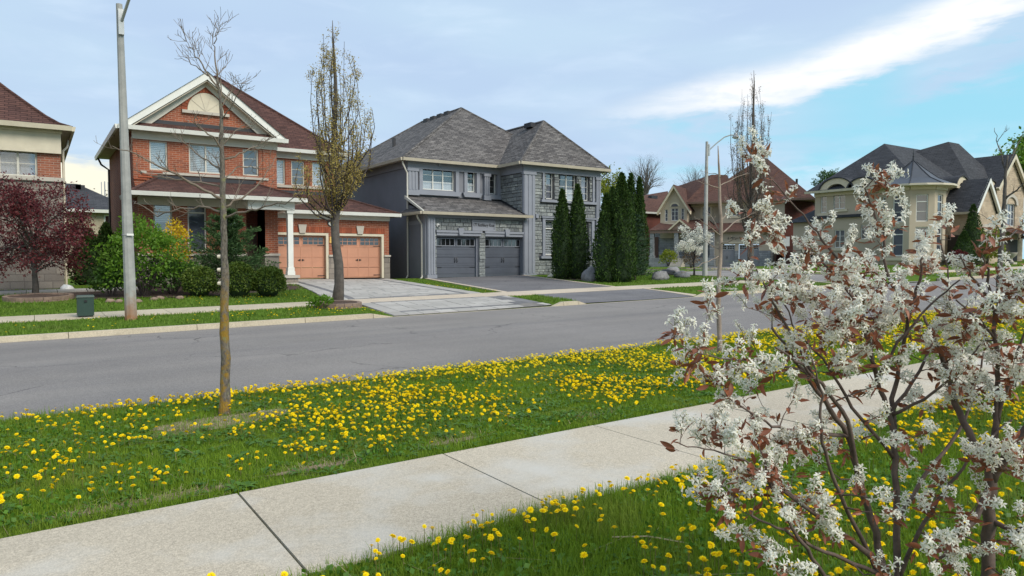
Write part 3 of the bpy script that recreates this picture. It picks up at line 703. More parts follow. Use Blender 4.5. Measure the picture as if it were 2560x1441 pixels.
    for i,q in enumerate(up): window(F,*q,H,MT['white'],2 if i==1 else 1,4,.16,.05,.018,('low',.38) if i==1 else ('sheer',))
    for i,q in enumerate(lo): window(F,*q,H,MT['white'],2 if i==1 else 1,1,.16,.05,.018,('slat',.0,.14),None,.42)
    uL,uR=up[0][0]-.18,up[2][1]+.2
    zt_,zb_=up[0][3],up[0][2]
    for n_,(a,c,e,g) in {'casing':(uL-.12,uL,zb_-.05,zt_+.22),'casing_':(uR,uR+.14,zb_-.05,zt_+.22)}.items(): trimbox(F,a,c,.0,.11,e,g,MT['gtrim'],H,'window_casing')
    trimbox(F,uL,uR,.0,.10,zt_+.06,zt_+.22,MT['gtrim'],H,'window_casing'); trimbox(F,uL-.25,uR+.28,.0,.20,zb_-.20,zb_-.06,MT['gtrim'],H,'sill')
    x=(up[1][0]+up[1][1])/2; k=MB(); k.prism([(x-.09,zt_+.08),(x+.09,zt_+.08),(x+.13,zt_+.36),(x-.13,zt_+.36)],F,.11,.19); k.build('keystone',MT['gtrim'],H)
    zt2,zb2=lo[0][3],lo[0][2]
    trimbox(F,uL-.12,uL+.06,0,.11,zb2-.05,zt2+.14,MT['gtrim'],H,'window_casing'); trimbox(F,uR-.06,uR+.14,0,.11,zb2-.05,zt2+.14,MT['gtrim'],H,'window_casing')
    trimbox(F,uL+.06,uR-.06,0,.10,zt2+.05,zt2+.16,MT['gtrim'],H,'window_casing'); trimbox(F,uL-.2,uR+.24,0,.16,zt2+.16,zt2+.24,MT['gtrim'],H,'window_head'); trimbox(F,uL-.28,uR+.3,0,.20,zb2-.20,zb2-.06,MT['gtrim'],H,'sill')
    trimbox(F,XB-.3,XR+.02,.0,.12,ZE-.44,ZE-.02,MT['gtrim'],H,'frieze')
    # block left return wall (stone) and main upper wall
    FB=face(XB-.30,YM,0,-1)
    poly('return_wall',MT['gfoundation'],H,[(XB-.30,YM,ZG-.2),(XB-.30,YG,ZG-.2),(XB-.30,YG,ZE),(XB-.30,YM,ZE)])
    trimbox(FB,0,YM-YG,.0,.08,ZE-.50,ZE-.02,MT['gtrim'],H,'frieze')
    zz=lambda px,py:ZY(px,py,YM)
    wu=[(XY(1058,YM),XY(1137,YM),zz(1097,476),zz(1097,419)),(XY(1169,YM),XY(1189,YM),zz(1180,481),zz(1180,429)),(XY(1224,YM),XY(1241,YM),zz(1232,486),zz(1232,432))]
    wall(FM,XL,XB-.3,ZT-.4,ZE,wu,MT['stucco'],H,'upper_wall',.2)
    for i,q in enumerate(wu):
        window(FM,*q,H,MT['white'],(3,1,1)[i],3,.14,.055,.02,('low',(.34,.40,.02)[i]))
        a,c,e,g=q
        for r in ((a-.24,a-.04,e-.05,g+.22),(c+.04,c+.24,e-.05,g+.22)): trimbox(FM,r[0],r[1],0,.09,r[2],r[3],MT['gtrim'],H,'window_casing')
        trimbox(FM,a-.04,c+.04,0,.085,g+.04,g+.22,MT['gtrim'],H,'window_casing')
        s=MB(); s.prism([(a-.36,e-.06),(a-.26,e-.30),(c+.26,e-.30),(c+.36,e-.06)],FM,0,.16); s.build('sill',MT['gtrim'],H)
    for i in (0,):
        x=(wu[0][0]+wu[0][1])/2; k=MB(); k.prism([(x-.08,wu[0][3]+.05),(x+.08,wu[0][3]+.05),(x+.12,wu[0][3]+.34),(x-.12,wu[0][3]+.34)],FM,.09,.17); k.build('keystone',MT['gtrim'],H)
    trimbox(FM,XL,XB-.3,0,.10,ZE-.44,ZE-.02,MT['gtrim'],H,'frieze')
    pilaster(FM,XL,XY(1043,YM),ZT+.05,ZE-.44,.14); pilaster(FM,XY(1208,YM),XY(1221,YM),ZT-.02,ZE-.44,.16)
    trimbox(face(XL,YK,0,-1),0,YK-YM,.0,.06,ZE-.42,ZE-.02,MT['gtrim'],H,'frieze')
    trimbox(FM,XL,XB-.3,.0,.03,ZT-.22,ZT+.06,MT['black'],H,'flashing')
    # --- roofs
    e=.45; x0,x1,y0,y1=XL-e,XR+e,YM-e,YK+e; zr=10.9; xm=22.25; ya,yb=38.6,44.0
    A,B=(xm,ya,zr),(xm,yb,zr)
    roofpart(H,MT['sh_grey'],[[(x0,y0,ZE),(x1,y0,ZE),A],[(x1,y0,ZE),(x1,y1,ZE),B,A],[(x1,y1,ZE),(x0,y1,ZE),B],[(x0,y1,ZE),(x0,y0,ZE),A,B]],'roof',[((x0,y0,ZE),A),((x1,y0,ZE),A),(A,B),((x0,y1,ZE),B)])
    bx0,bx1,by=XB-.3-e,XR+e,YG-e; P=(25.3,34.15,9.72); Q=(25.3,39,9.72)
    roofpart(H,MT['sh_grey'],[[(bx0,by,ZE+.003),(bx1,by,ZE+.003),P],[(bx0,40,ZE+.003),(bx0,by,ZE+.003),P,Q],[(bx1,by,ZE+.003),(bx1,40,ZE+.003),Q,P]],'roof',[((bx0,by,ZE),P),((bx1,by,ZE),P),(P,Q)])
    poly('soffit',MT['soffit'],H,[(x0,y0,ZE-.05),(x0,y1,ZE-.05),(x1,y1,ZE-.05),(x1,y0,ZE-.05)],[(bx0,by,ZE-.055),(bx0,y0,ZE-.055),(bx1,y0,ZE-.055),(bx1,by,ZE-.055)])
    gutter(H,MT['greygutter'],[(x0,y0,bx0,y0,ZE+.03,0,-1),(bx0,by,bx1,by,ZE+.03,0,-1),(x0,y1,x0,y0,ZE+.03,-1,0),(bx0,y0,bx0,by,ZE+.03,-1,0),(bx1,by,bx1,y1,ZE+.03,1,0)],.12,.15)
    gx0=XL-e; 
    roofpart(H,MT['sh_grey'],[[(gx0+.05,YE,ZG+.03),(XB-.15,YE,ZG+.03),(XB-.15,YM,ZT),(XL-.1,YM,ZT)]],'garage_roof')
    poly('soffit',MT['soffit'],H,[(gx0,YE,ZG-.04),(gx0,YM,ZG-.04),(XB-.15,YM,ZG-.04),(XB-.15,YE,ZG-.04)])
    gutter(H,MT['greygutter'],[(gx0,YE,XB+.05,YE,ZG+.05,0,-1),(gx0,YM,gx0,YE,ZG+.05,-1,0)],.12,.14)
    r=MB(); r.hexa([(gx0+.02,YE,ZG+.02),(gx0+.10,YE,ZG+.02),(XL-.08,YM,ZT-.14),(XL-.16,YM,ZT-.14),(gx0+.02,YE,ZG+.10),(gx0+.10,YE,ZG+.10),(XL-.08,YM,ZT+.03),(XL-.16,YM,ZT+.03)]); r.build('rake_board',MT['pale'],H)
    poly('return_roof',MT['sh_grey'],H,[(gx0,YE+.1,ZG+.06),(gx0,YM,ZG+.06),(XL,YM,ZG+.35),(XL,YE+.5,ZG+.35)])
    b=MB(); b.hexa([(XB-.38,YE+.2,ZG+.04),(XB-.30,YE+.2,ZG+.04),(XB-.30,YM,ZT),(XB-.38,YM,ZT),(XB-.38,YE+.2,ZG+.16),(XB-.30,YE+.2,ZG+.16),(XB-.30,YM,ZT+.14),(XB-.38,YM,ZT+.14)]); b.build('flashing',MT['black'],H)
    # roof vents and pipes
    for t in (.12,.31,.50,.69):
        v=MB(); yv=ya+.5+5.0*t; v.box(xm-.36,xm-.08,yv,yv+.55,zr-.24,zr+.015); v.build('roof_vent',MT['black'],H)
    v=MB(); v.box(24.75,25.1,34.7,35.4,9.45,9.72); v.build('roof_vent',MT['black'],H)
    for (yy,t) in ((40.5,.40),(43.5,.25),(47.0,.12)):
        xv=x0+(xm-x0)*t; zv=ZE+(zr-ZE)*t; v=MB(); v.box(xv,xv+.16,yy,yy+.16,zv-.1,zv+(.55 if yy<41 else .2)); v.build('vent_pipe',MT['black'],H)
    # downspouts
    xs=XL-.08; yd=YM-.25
    downpipe(H,MT['pale'],[(XL-.40,yd-.05,ZE-.12),(XL-.36,yd-.05,ZE-.3),(XL-.10,yd,ZE-.75),(XL-.10,yd,ZG+.3)])
    downpipe(H,MT['pale'],[(XL-.10,yd,ZG-.1),(XL-.10,yd,ZB+.18),(XL-.14,yd-.05,ZB+.06),(XL-.28,yd-.2,ZB+.0)])
    downpipe(H,MT['pale'],[(XL-.42,YG+.2,ZG-.12),(XL-.36,YG+.2,ZG-.28),(XL-.10,YG+.3,ZG-.55),(XL-.10,YG+.3,ZB+.18),(XL-.14,YG+.2,ZB+.06),(XL-.3,YG+.05,ZB)])
    downpipe(H,MT['gtrim'],[(XR+.42,YG-.3,ZE-.12),(XR+.2,YG-.05,ZE-.4),(XR+.07,YG+.05,ZE-.6),(XR+.07,YG+.05,ZB)],.04)
    # address board
    sx0,sx1=XY(1178,YG),XY(1235,YG); s0,s1=ZY(1205,577,YG),ZY(1205,552,YG)
    pb=MB(); pb.fbox(F,sx0,sx1,.0,.10,s0,s1); pl=pb.build('address_board',MT['gtrim'],H)
    fr=MB()
    for q in ((sx0,sx1,s1-.05,s1+.02),(sx0,sx1,s0-.02,s0+.05),(sx0,sx0+.06,s0+.05,s1-.05),(sx1-.06,sx1,s0+.05,s1-.05)): fr.fbox(F,q[0],q[1],.1,.14,q[2],q[3])
    fr.build('board_rim',MT['gtrim'],pl)
    lettering('177 Rothbury Road',.235,MT['iron'],pl,((sx0+sx1)/2,YG-.115,(s0+s1)/2+.02),0,.25,'lettering',.72)
    # cameras, meter, small fittings
    def camera(px,py,Yf):
        x,zc=atY(px,py,Yf); b=MB(); b.tube([(x,Yf,zc),(x,Yf-.06,zc),(x+.01,Yf-.16,zc-.03)],[.09,.10,.085],10); c=b.build('security_camera',MT['bulb'],H)
        l=MB(); l.tube([(x+.01,Yf-.155,zc-.03),(x+.02,Yf-.185,zc-.035)],.055,8); l.build('lens',MT['iron'],c)
    camera(1093,564,YG); camera(1493,547,YG); camera(1313.5,543,YG-.15)
    x,zc=atY(1339,541,YG); trimbox(F,x-.09,x+.09,.08,.18,zc-.11,zc+.11,MT['gtrim'],H,'siren_box')
    x0_,x1_=XY(1479,YG),XY(1493,YG); m_=MB(); m_.fbox(F,x0_,x1_,.08,.3,ZY(1486,637,YG),ZY(1486,617,YG)); mo=m_.build('meter_box',MT['steelw'],H)
    q=MB(); xm_=(x0_+x1_)/2; q.tube([(xm_,YG-.3,ZY(1486,625,YG)),(xm_,YG-.38,ZY(1486,625,YG))],.12,10); q.build('meter_dial',MT['bulb'],mo)
    q=MB(); q.tube([(x0_+.05,YG-.12,ZY(1486,637,YG)),(x0_+.05,YG-.12,ZB-.1)],.03,6); q.fbox(F,x0_+.05,x1_,.06,.2,ZY(1486,671,YG),ZY(1486,658,YG)); q.build('conduit',MT['steelw'],mo)
    # --- stones: 300 biggest in view as pieces, the rest joined
    unit=MB(); q=.06
    unit.add([(-.5,0,-.5),(.5,0,-.5),(.5,0,.5),(-.5,0,.5),(-.5+q*.4,-1,-.5+q),(.5-q*.4,-1,-.5+q),(.5-q*.4,-1,.5-q),(-.5+q*.4,-1,.5-q)],[(4,5,6,7),(0,1,5,4),(1,2,6,5),(2,3,7,6),(3,0,4,7)])
    sm,nt,bs=node_mat('grey_ashlar'); oi=nt.nodes.new('ShaderNodeObjectInfo'); gi=nt.nodes.new('ShaderNodeNewGeometry')
    ad=nt.nodes.new('ShaderNodeMath'); ad.operation='ADD'; nt.links.new(oi.outputs['Random'],ad.inputs[0]); nt.links.new(gi.outputs['Random Per Island'],ad.inputs[1])
    fr_=nt.nodes.new('ShaderNodeMath'); fr_.operation='FRACT'; nt.links.new(ad.outputs[0],fr_.inputs[0])
    c=cvar(nt,fr_.outputs[0],[(.12,.13,.138),(.25,.268,.268),(.165,.18,.19),(.33,.35,.34),(.19,.207,.215),(.28,.30,.295)])
    c=mixc(nt,1.0,c,cvar(nt,stretch(nt,nnoise(nt,gi.outputs['Position'],9,5,.65),.3,.7),[(.62,.62,.64),(1.25,1.25,1.22)]),'MULTIPLY')
    nt.links.new(c,bs.inputs['Base Color']); bs.inputs['Roughness'].default_value=.9; bump(nt,bs,nnoise(nt,gi.outputs['Position'],14,5,.65),.9,.05)
    ume=bpy.data.meshes.new('stone'); ume.from_pydata(unit.v,[],unit.f); ume.materials.append(sm)
    rs=random.Random(5); pieces=[]
    def fill(Ff,u0,u1,z0,z1,holes,ry=0):
        z=z0
        while z<z1-.05:
            h=rs.choice((.14,.18,.22)); h=min(h,z1-z); u=u0
            while u<u1-.03:
                L=rs.uniform(.22,.55); L=min(L,u1-u)
                if u1-(u+L)<.15: L=u1-u
                segs=[(u,u+L)]
                for hu0,hu1,hz0,hz1 in holes:
                    if hz0<z+h-.03 and hz1>z+.03:
                        ns=[]
                        for a,c in segs:
                            if c<=hu0 or a>=hu1: ns.append((a,c)); continue
                            if a<hu0-.05: ns.append((a,hu0))
                            if c>hu1+.05: ns.append((hu1,c))
                        segs=ns
                for a,c in segs: pieces.append((Ff,a,c,z,h,ry))
                u+=L
            z+=h
    hol=[(a-.02,c+.02,e-.02,g+.02) for a,c,e,g in up+lo]
    hol+=[(uL-.13,uL+.01,zb_-.06,zt_+.23),(uR-.01,uR+.15,zb_-.06,zt_+.23),(uL-.26,uR+.29,zb_-.21,zb_-.05),(uL,uR,zt_+.05,zt_+.23),
          (uL-.13,uL+.07,zb2-.06,zt2+.15),(uR-.07,uR+.15,zb2-.06,zt2+.15),(uL-.2,uR+.24,zt2+.05,zt2+.25),(uL-.29,uR+.31,zb2-.21,zb2-.05)]
    fill(F,XY(1334,YG)+.01,XY(1486,YG)-.01,ZB-.1,ZE-.44,hol)
    fill(F,XY(1085,YG)+.01,XB-.34,zh+.10,zf0,[(sx0-.02,sx1+.02,s0-.03,s1+.03)])
    fill(F,dA[1]+.09,dB[0]-.07,ZB,zh,[]); fill(F,XY(1085,YG)+.01,dA[0]-.06,ZB,zh,[])
    fill(FB,.02,YM-YG-.02,ZG,ZE-.5,[],-math.pi/2)
    pieces.sort(key=lambda t:-(t[2]-t[1])*t[4]*(1 if t[5]==0 else .4))
    rest=MB()
    for i,(Ff,a,c,z,h,ry) in enumerate(pieces):
        d=rs.uniform(.035,.075); x,y=Ff((a+c)/2,.002)
        if i<300: inst(ume,'stone',H,(x,y,z+h/2),(0,0,ry),(c-a-.012,d,h-.012))
        else:
            g=.006; rest.add([(*Ff(p,dd),q_) for dd,sh in ((.0,0),(d,.012)) for p,q_ in ((a+g+sh,z+g+sh),(c-g-sh,z+g+sh),(c-g-sh,z+h-g-sh),(a+g+sh,z+h-g-sh))],[(4,5,6,7),(0,1,5,4),(1,2,6,5),(2,3,7,6),(3,0,4,7)])
    r_=rest.build('stones',sm,H); r_['kind']='stuff'
    return H
grey_house()
# ================================================================== gabled red brick house
def brick_house():
    Y1,Y2,YG,Y3,YK=31.5,33.0,33.5,35.5,43.4
    F1,F2,FG,F3=[face(0,y,1,0) for y in (Y1,Y2,YG,Y3)]
    ZB=.62; H=thing('brick_house',(8.5,38,.6),'red brick house with white gable, covered porch and salmon garage doors','house')
    XL,XR2,XR=3.49,9.32,13.05; ZE=ZY(718,352,32.55); ZE1=ZY(550,490,30.0)
    # --- second storey gable wall
    zw=lambda px,py:ZY(px,py,Y2)
    w2=[(XY(379,Y2),XY(424,Y2),zw(400,426),zw(400,353)),(XY(477,Y2),XY(561,Y2),zw(518,434),zw(518,362)),(XY(611,Y2),XY(650,Y2),zw(630,440),zw(630,374))]
    z2b=ZY(500,462,Y2)-.35
    wall(F2,XL,XR2,z2b,ZE,w2,MT['brick'],H,'upper_wall')
    window(F2,*w2[0],H,MT['pale'],1,1,.10,.06,.02,('slat',0,.075)); window(F2,*w2[1],H,MT['pale'],2,1,.10,.06,.02,('slat',0,.075)); window(F2,*w2[2],H,MT['pale'],1,3,.10,.06,.022,None)
    sl0,sl1=ZY(356,433,Y2),ZY(356,427,Y2)
    trimbox(F2,XY(356,Y2),XY(673,Y2),0,.08,zw(500,442),zw(500,436),MT['capstone'],H,'sill')
    # brick quoin strips and flat arches
    for u in (XL+.02,XR2-.62): trimbox(F2,u,u+.60,0,.035,z2b,ZE-.42,MT['brick'],H,'quoin')
    # frieze + pediment
    trimbox(F2,XL-.02,XR2+.02,0,.09,ZE-.42,ZE-.02,MT['pale'],H,'frieze')
    ex0,ex1,ye=2.95,9.70,32.52; xp=6.33; zp=ZY(517,180,ye)
    zf=ZY(500,312,Y2)   # bottom of gable brick
    sl=(zp-ZE)/(xp-ex0)
    poly('gable_wall',MT['brick'],H,[(ex0+.2,Y2,ZE),(ex1-.2,Y2,ZE),(xp,Y2,zp-.2)])
    poly('pent_roof',MT['sh_brown'],H,[(ex0+.02,ye,ZE+.03),(ex1-.02,ye,ZE+.03),(ex1-.4,Y2-.005,ZE+.30),(ex0+.4,Y2-.005,ZE+.30)])
    trimbox(F2,ex0+.6,ex1-.6,.004,.02,ZE+.28,ZE+.44,MT['black'],H,'flashing')
    # rake boards and frieze
    for s in (-1,1):
        xe=ex0 if s<0 else ex1
        b=MB(); n_=Vector((sl*(-s) if s<0 else sl,0,1)).normalized()
        def rk(t0,t1,d0,d1,y0,y1):
            # strip along the rake, offset perpendicular below the roof line
            m=abs(sl); nx=(1 if s<0 else -1)*m/math.hypot(m,1); nz=-1/math.hypot(m,1)
            P=lambda t,d:(xe+(xp-xe)*t+nx*d, ZE+(zp-ZE)*t+nz*d)
            q=[P(t0,d0),P(t1,d0),P(t1,d1),P(t0,d1)]
            b.hexa([(x,y0,z) for x,z in q]+[(x,y1,z) for x,z in q])
        def mitre(o0,o1,t0,F_,d0,d1):
            k=math.hypot(abs(sl),1); xa=xe+(xp-xe)*t0; za=ZE+(zp-ZE)*t0
            q=[(xa,za-o0*k),(xp,zp-o0*k),(xp,zp-o1*k),(xa+(xp-xe)/abs(xp-xe)*o1*.6,za-o1*k*.55 if t0<.05 else za-o1*k)]
            b.prism(q if s<0 else q[::-1],F_,d0,d1)
        Fe=face(0,ye,1,0)
        mitre(-.02,.25,0.0,Fe,-.06,0); b.build('rake_board',MT['white'],H)
        b=MB(); mitre(.27,.44,.13,F2,.005,.10); b.build('rake_frieze',MT['pale'],H)
        b=MB(); rk(.03,1.0,.26,.30,ye+.061,Y2+.02); b.build('soffit',MT['soffit'],H)
    # fan window
    cx_,cz=xp,ZY(517,281,Y2); r=.73; hgt=.80
    fan=MB(); N=16; arc=[(cx_+r*math.cos(math.pi*k/N),cz+hgt*math.sin(math.pi*k/N)) for k in range(N+1)]
    fan.prism(arc,F2,.0,.05); fo=fan.build('fan_window',MT['cream'],H)
    for k in (1,2,3,4):
        sp=MB(); a=math.pi*k/5; sp.tube([(cx_,Y2-.055,cz),(cx_+r*.97*math.cos(a),Y2-.055,cz+hgt*.97*math.sin(a))],.014,4); sp.build('muntin',MT['soffit'],fo)
    for k in range(20):        # brick arch ring
        a0,a1=math.pi*(k+.06)/20,math.pi*(k+.94)/20; q=MB()
        q.prism([(cx_+(r+.02)*math.cos(a0),cz+(hgt+.02)*math.sin(a0)),(cx_+(r+.24)*math.cos(a0),cz+(hgt+.24)*math.sin(a0)),(cx_+(r+.24)*math.cos(a1),cz+(hgt+.24)*math.sin(a1)),(cx_+(r+.02)*math.cos(a1),cz+(hgt+.02)*math.sin(a1))],F2,.0,.045); q.build('arch_brick',MT['soldier'],H)
    trimbox(F2,cx_-.95,cx_+.95,0,.12,cz-.13,cz-.005,MT['capstone'],H,'sill')
    # --- set back second storey on the right
    z3=lambda px,py:ZY(px,py,Y3)
    w3=[(XY(693,Y3)-.25,XY(716,Y3),z3(705,462),z3(705,399)),(XY(731,Y3),XY(764,Y3),z3(748,464),z3(748,403)),(XY(783,Y3),XY(815,Y3),z3(800,467),z3(800,407))]
    wall(F3,XR2-.6,XR,2.5,ZE,w3,MT['brick'],H,'upper_wall')
    window(F3,*w3[0],H,MT['pale'],1,1,.10,.06,.02,('slat',0,.08)); window(F3,*w3[1],H,MT['pale'],1,3,.10,.06,.022); window(F3,*w3[2],H,MT['pale'],1,1,.10,.06,.022,('slat',0,.08))
    trimbox(F3,XR2-.4,XR,0,.08,z3(760,472),z3(760,466),MT['capstone'],H,'sill'); trimbox(F3,XR2-.5,XR+.02,0,.09,ZE-.40,ZE-.02,MT['pale'],H,'frieze')
    poly('side_wall',MT['brick'],H,[(XL,YK,ZB-.5),(XL,Y1,ZB-.5),(XL,Y1,ZE1),(XL,Y2,ZE1+.8),(XL,Y2,ZE),(XL,YK,ZE)],[(XR,Y3,2),(XR,YK,2),(XR,YK,ZE),(XR,Y3,ZE)],[(XR2,Y2,2.5),(XR2,Y3,2.5),(XR2,Y3,ZE),(XR2,Y2,ZE)],[(XR,YK,ZB-.5),(XL,YK,ZB-.5),(XL,YK,ZE),(XR,YK,ZE)])
    # --- main roof
    e=.42; x0,x1,y0,y1=XL-.5,XR+e,Y3-e,YK+.4; xm=8.22; zr=11.2; ya,yb=40.2,40.9
    A,B=(xm,ya,zr),(xm,yb,zr)
    roofpart(H,MT['sh_brown'],[[(x0,y0,ZE),(x1,y0,ZE),A],[(x1,y0,ZE),(x1,y1,ZE),B,A],[(x1,y1,ZE),(x0,y1,ZE),B],[(x0,y1,ZE),(x0,y0,ZE),A,B]],'roof',[((x1,y0,ZE),A),((x0,y0,ZE),A)])
    gp=(xp,ye-.06,zp+.02); gq=(xp,38.6,zp+.02)
    roofpart(H,MT['sh_brown'],[[(ex0,ye-.06,ZE+.02),(ex0,38.6,ZE+.02),gq,gp],[(ex1,38.6,ZE+.02),(ex1,ye-.06,ZE+.02),gp,gq]],'gable_roof')
    poly('soffit',MT['soffit'],H,[(ex0,ye,ZE-.04),(ex0,y1,ZE-.04),(x1,y1,ZE-.04),(x1,y0,ZE-.04),(ex1,y0,ZE-.04),(ex1,ye,ZE-.04)])
    gutter(H,MT['white'],[(ex0,ye,ex1,ye,ZE+.04,0,-1),(ex1,y0,x1,y0,ZE+.04,0,-1),(ex0,y1,ex0,ye,ZE+.04,-1,0),(x1,y0,x1,y1,ZE+.04,1,0)],.12,.17)
    downpipe(H,MT['iron'],[(ex0-.03,42.8,ZE-.1),(ex0+.12,42.8,ZE-.45),(XL-.08,42.8,ZE-.7),(XL-.08,42.8,ZB)],.05)
    # --- first storey
    XD=XY(617,Y1); XP0,XP1=XY(664,Y1),XY(696,Y1)
    za=lambda px,py:ZY(px,py,Y1)
    w1=[(XY(386,Y1),XY(433,Y1),za(410,600),za(410,510)),(XY(471,Y1),XY(518,Y1),za(495,629),za(495,513)),(XY(553,Y1),XY(597,Y1),za(575,632),za(575,519))]
    zc=za(500,634)
    wall(F1,XL,XD,zc,ZE1,w1,MT['brick'],H,'front_wall'); wall(F1,XL-.03,XD,ZB-.5,zc-.10,[],MT['bstone'],H,'stone_base')
    poly('stone_base_side',MT['bstone'],H,[(XL-.035,YK,ZB-.5),(XL-.035,Y1-.03,ZB-.5),(XL-.035,Y1-.03,zc-.1),(XL-.035,YK,zc-.1)])
    trimbox(F1,XL-.05,XD,0,.09,zc-.10,zc,MT['capstone'],H,'cap_course')
    for q in w1: window(F1,*q,H,MT['pale'],1,1,.10,.06,.03,('slat',.45,.075) if q is not w1[1] else None,MT['glass'] if q is w1[1] else None,.32)
    # porch recess, door, pier
    Yd=Y1+1.25; Fd=face(0,Yd,1,0)
    poly('porch_wall',MT['brick2'],H,[(XD,Y1,ZB-.3),(XD,Yd,ZB-.3),(XD,Yd,ZE1),(XD,Y1,ZE1)],[(XD,Yd,ZB-.3),(XP0+.2,Yd,ZB-.3),(XP0+.2,Yd,ZE1),(XD,Yd,ZE1)],[(XP0,Yd,ZB-.3),(XP0,Y1,ZB-.3),(XP0,Y1,ZE1),(XP0,Yd,ZE1)])
    trimbox(Fd,XD+.25,XP0-.05,.01,.07,ZB+.2,ZB+2.4,MT['wood'],H,'front_door')
    pw=MB(); pw.box(XP0,XP1,Y1,YG,zc,ZE1-.1); pw.build('pier',MT['brick'],H)
    pw=MB(); pw.box(XP0-.03,XP1+.03,Y1-.03,YG,ZB-.4,zc-.09); pw.build('pier_base',MT['bstone'],H); trimbox(F1,XP0-.06,XP1+.07,-.3,.08,zc-.09,zc+.01,MT['capstone'],H,'cap_course')
    # porch roof with hip ends
    ye1=30.0; px0,px1=XY(331,ye1)-.0,XY(766,ye1); zt=ZY(520,455,Y2)
    XT=XY(640,Y2)
    T0,T1=(px0+1.25,Y2-.01,zt),(XT,Y2-.01,zt)
    roofpart(H,MT['sh_brown'],[[(px0,ye1,ZE1+.03),(px1,ye1,ZE1+.03),T1,T0],[(px0,Y2,ZE1+.03),(px0,ye1,ZE1+.03),T0],[(px1,ye1,ZE1+.03),(px1,Y2+.3,ZE1+.03),T1]],'porch_roof',[((px0,ye1,ZE1+.03),T0),((px1,ye1,ZE1+.03),T1)])
    trimbox(F2,px0+1.2,XT+.05,.005,.03,zt-.05,zt+.16,MT['black'],H,'flashing')
    for k in range(4): trimbox(F2,XL+.02+.16*k,XL+.5+.2*k,.01,.09,z2b+.42+.10*k,z2b+.49+.10*k,MT['soldier'],H,'stepped_brick')
    poly('porch_soffit',MT['pale'],H,[(px0,ye1,ZE1-.03),(px0,Y2,ZE1-.03),(px1,Y2,ZE1-.03),(px1,ye1,ZE1-.03)])
    gutter(H,MT['white'],[(px0,ye1,px1,ye1,ZE1+.05,0,-1),(px0,Y2,px0,ye1,ZE1+.05,-1,0),(px1,ye1,px1,Y2+.3,ZE1+.05,1,0)],.12,.16)
    Fb=face(0,30.55,1,0); xb0,xb1=XY(619,30.5),XY(735,30.5)
    trimbox(F1,XL-.02,XD+.02,0,.10,ZE1-.36,ZE1-.04,MT['pale'],H,'frieze')
    bm=MB(); bm.box(xb0,xb1,30.3,30.6,ZE1-.45,ZE1-.04); bm.box(xb1-.3,xb1,30.6,YG,ZE1-.45,ZE1-.04); bm.build('porch_beam',MT['white'],H)
    c0,c1=XY(719,30.45),XY(732,30.45); cb=ZY(726,688,30.4); cm=(c0+c1)/2; hw=(c1-c0)/2
    cl=MB(); cl.box(cm-hw,cm+hw,30.45-hw,30.45+hw,cb,ZE1-.46); cl.box(cm-hw-.05,cm+hw+.05,30.45-hw-.05,30.45+hw+.05,cb,cb+.16); cl.box(cm-hw-.03,cm+hw+.03,30.45-hw-.03,30.45+hw+.03,cb+.16,cb+.32); cl.box(cm-hw-.04,cm+hw+.04,30.45-hw-.04,30.45+hw+.04,ZE1-.58,ZE1-.46); cl.build('porch_column',MT['white'],H)
    pf=MB(); pf.box(XD-.3,cm+hw+.15,30.2,Yd,ZB-.5,cb-.12); pf.build('porch_slab',MT['bstone'],H)
    pf=MB(); pf.box(XD-.35,cm+hw+.2,30.12,Yd,cb-.12,cb-.005); pf.build('porch_floor',MT['capstone'],H)
    for k in range(2): s=MB(); s.box(XD-.2,cm+hw+.05,29.5+.32*k,30.2,ZB-.5,cb-.50+.18*k); s.build('porch_step',MT['capstone'],H)
    # --- garage
    zd0,zd1=ZB+.03,ZY(900,591,YG); cen=(XY(756,YG),XY(900,YG)); hw=1.15
    drs=[(c-hw,c+hw) for c in cen]; XG=XY(972.5,YG); ZEG=ZY(848,532,YG-.45)
    ops=[(a-.13,c+.13,ZB-.4,zd1+.12) for a,c in drs]
    zcap=ZY(968,638,YG)
    wall(FG,XP1-.3,XG,ZB-.4,ZEG,ops,MT['brick'],H,'garage_wall',.25)
    for a,c in drs:
        garage_door(FG,a,c,zd0,zd1,H,MT['bdoor'],MT['bdoor'],4,4,2,True,.20,'arrow')
        fr=MB(); fr.fbox(FG,a-.125,a,-.2,.02,ZB,zd1+.115); fr.fbox(FG,c,c+.125,-.2,.02,ZB,zd1+.115); fr.fbox(FG,a,c,-.2,.02,zd1,zd1+.115); fr.build('door_frame',MT['cream'],H)
        n=26
        for k in range(n):     # soldier course over the door
            u0=a-.2+(c-a+.4)*k/n; u1=a-.2+(c-a+.4)*(k+1)/n; s=MB(); s.fbox(FG,u0+.005,u1-.005,.0,.02,zd1+.13,zd1+.42); s.build('soldier_brick',MT['soldier'],H)
        m_=(a+c)/2; k=MB(); k.prism([(m_-.13,zd1+.10),(m_+.13,zd1+.10),(m_+.20,zd1+.50),(m_-.20,zd1+.50)],FG,.01,.09); k.build('keystone',MT['capstone'],H)
    for u0,u1 in ((drs[0][1]+.13,drs[1][0]-.13),(drs[1][1]+.13,XG+.03)):
        trimbox(FG,u0+.002,u1,.0,.05,ZB-.4,zcap-.09,MT['bstone'],H,'stone_base'); trimbox(FG,u0,u1+.03,.0,.10,zcap-.09,zcap,MT['capstone'],H,'cap_course')
    poly('side_wall',MT['brick'],H,[(XG,YG,ZB-.4),(XG,YK,ZB-.4),(XG,YK,ZEG),(XG,YG,ZEG)])
    gx0,gx1,gy=XP1-.4,XG+.40,YG-.45; ztg=ZY(770,487,Y3)
    TA,TB=(gx0,Y3-.01,ztg),(XR-.15,Y3-.01,ztg)
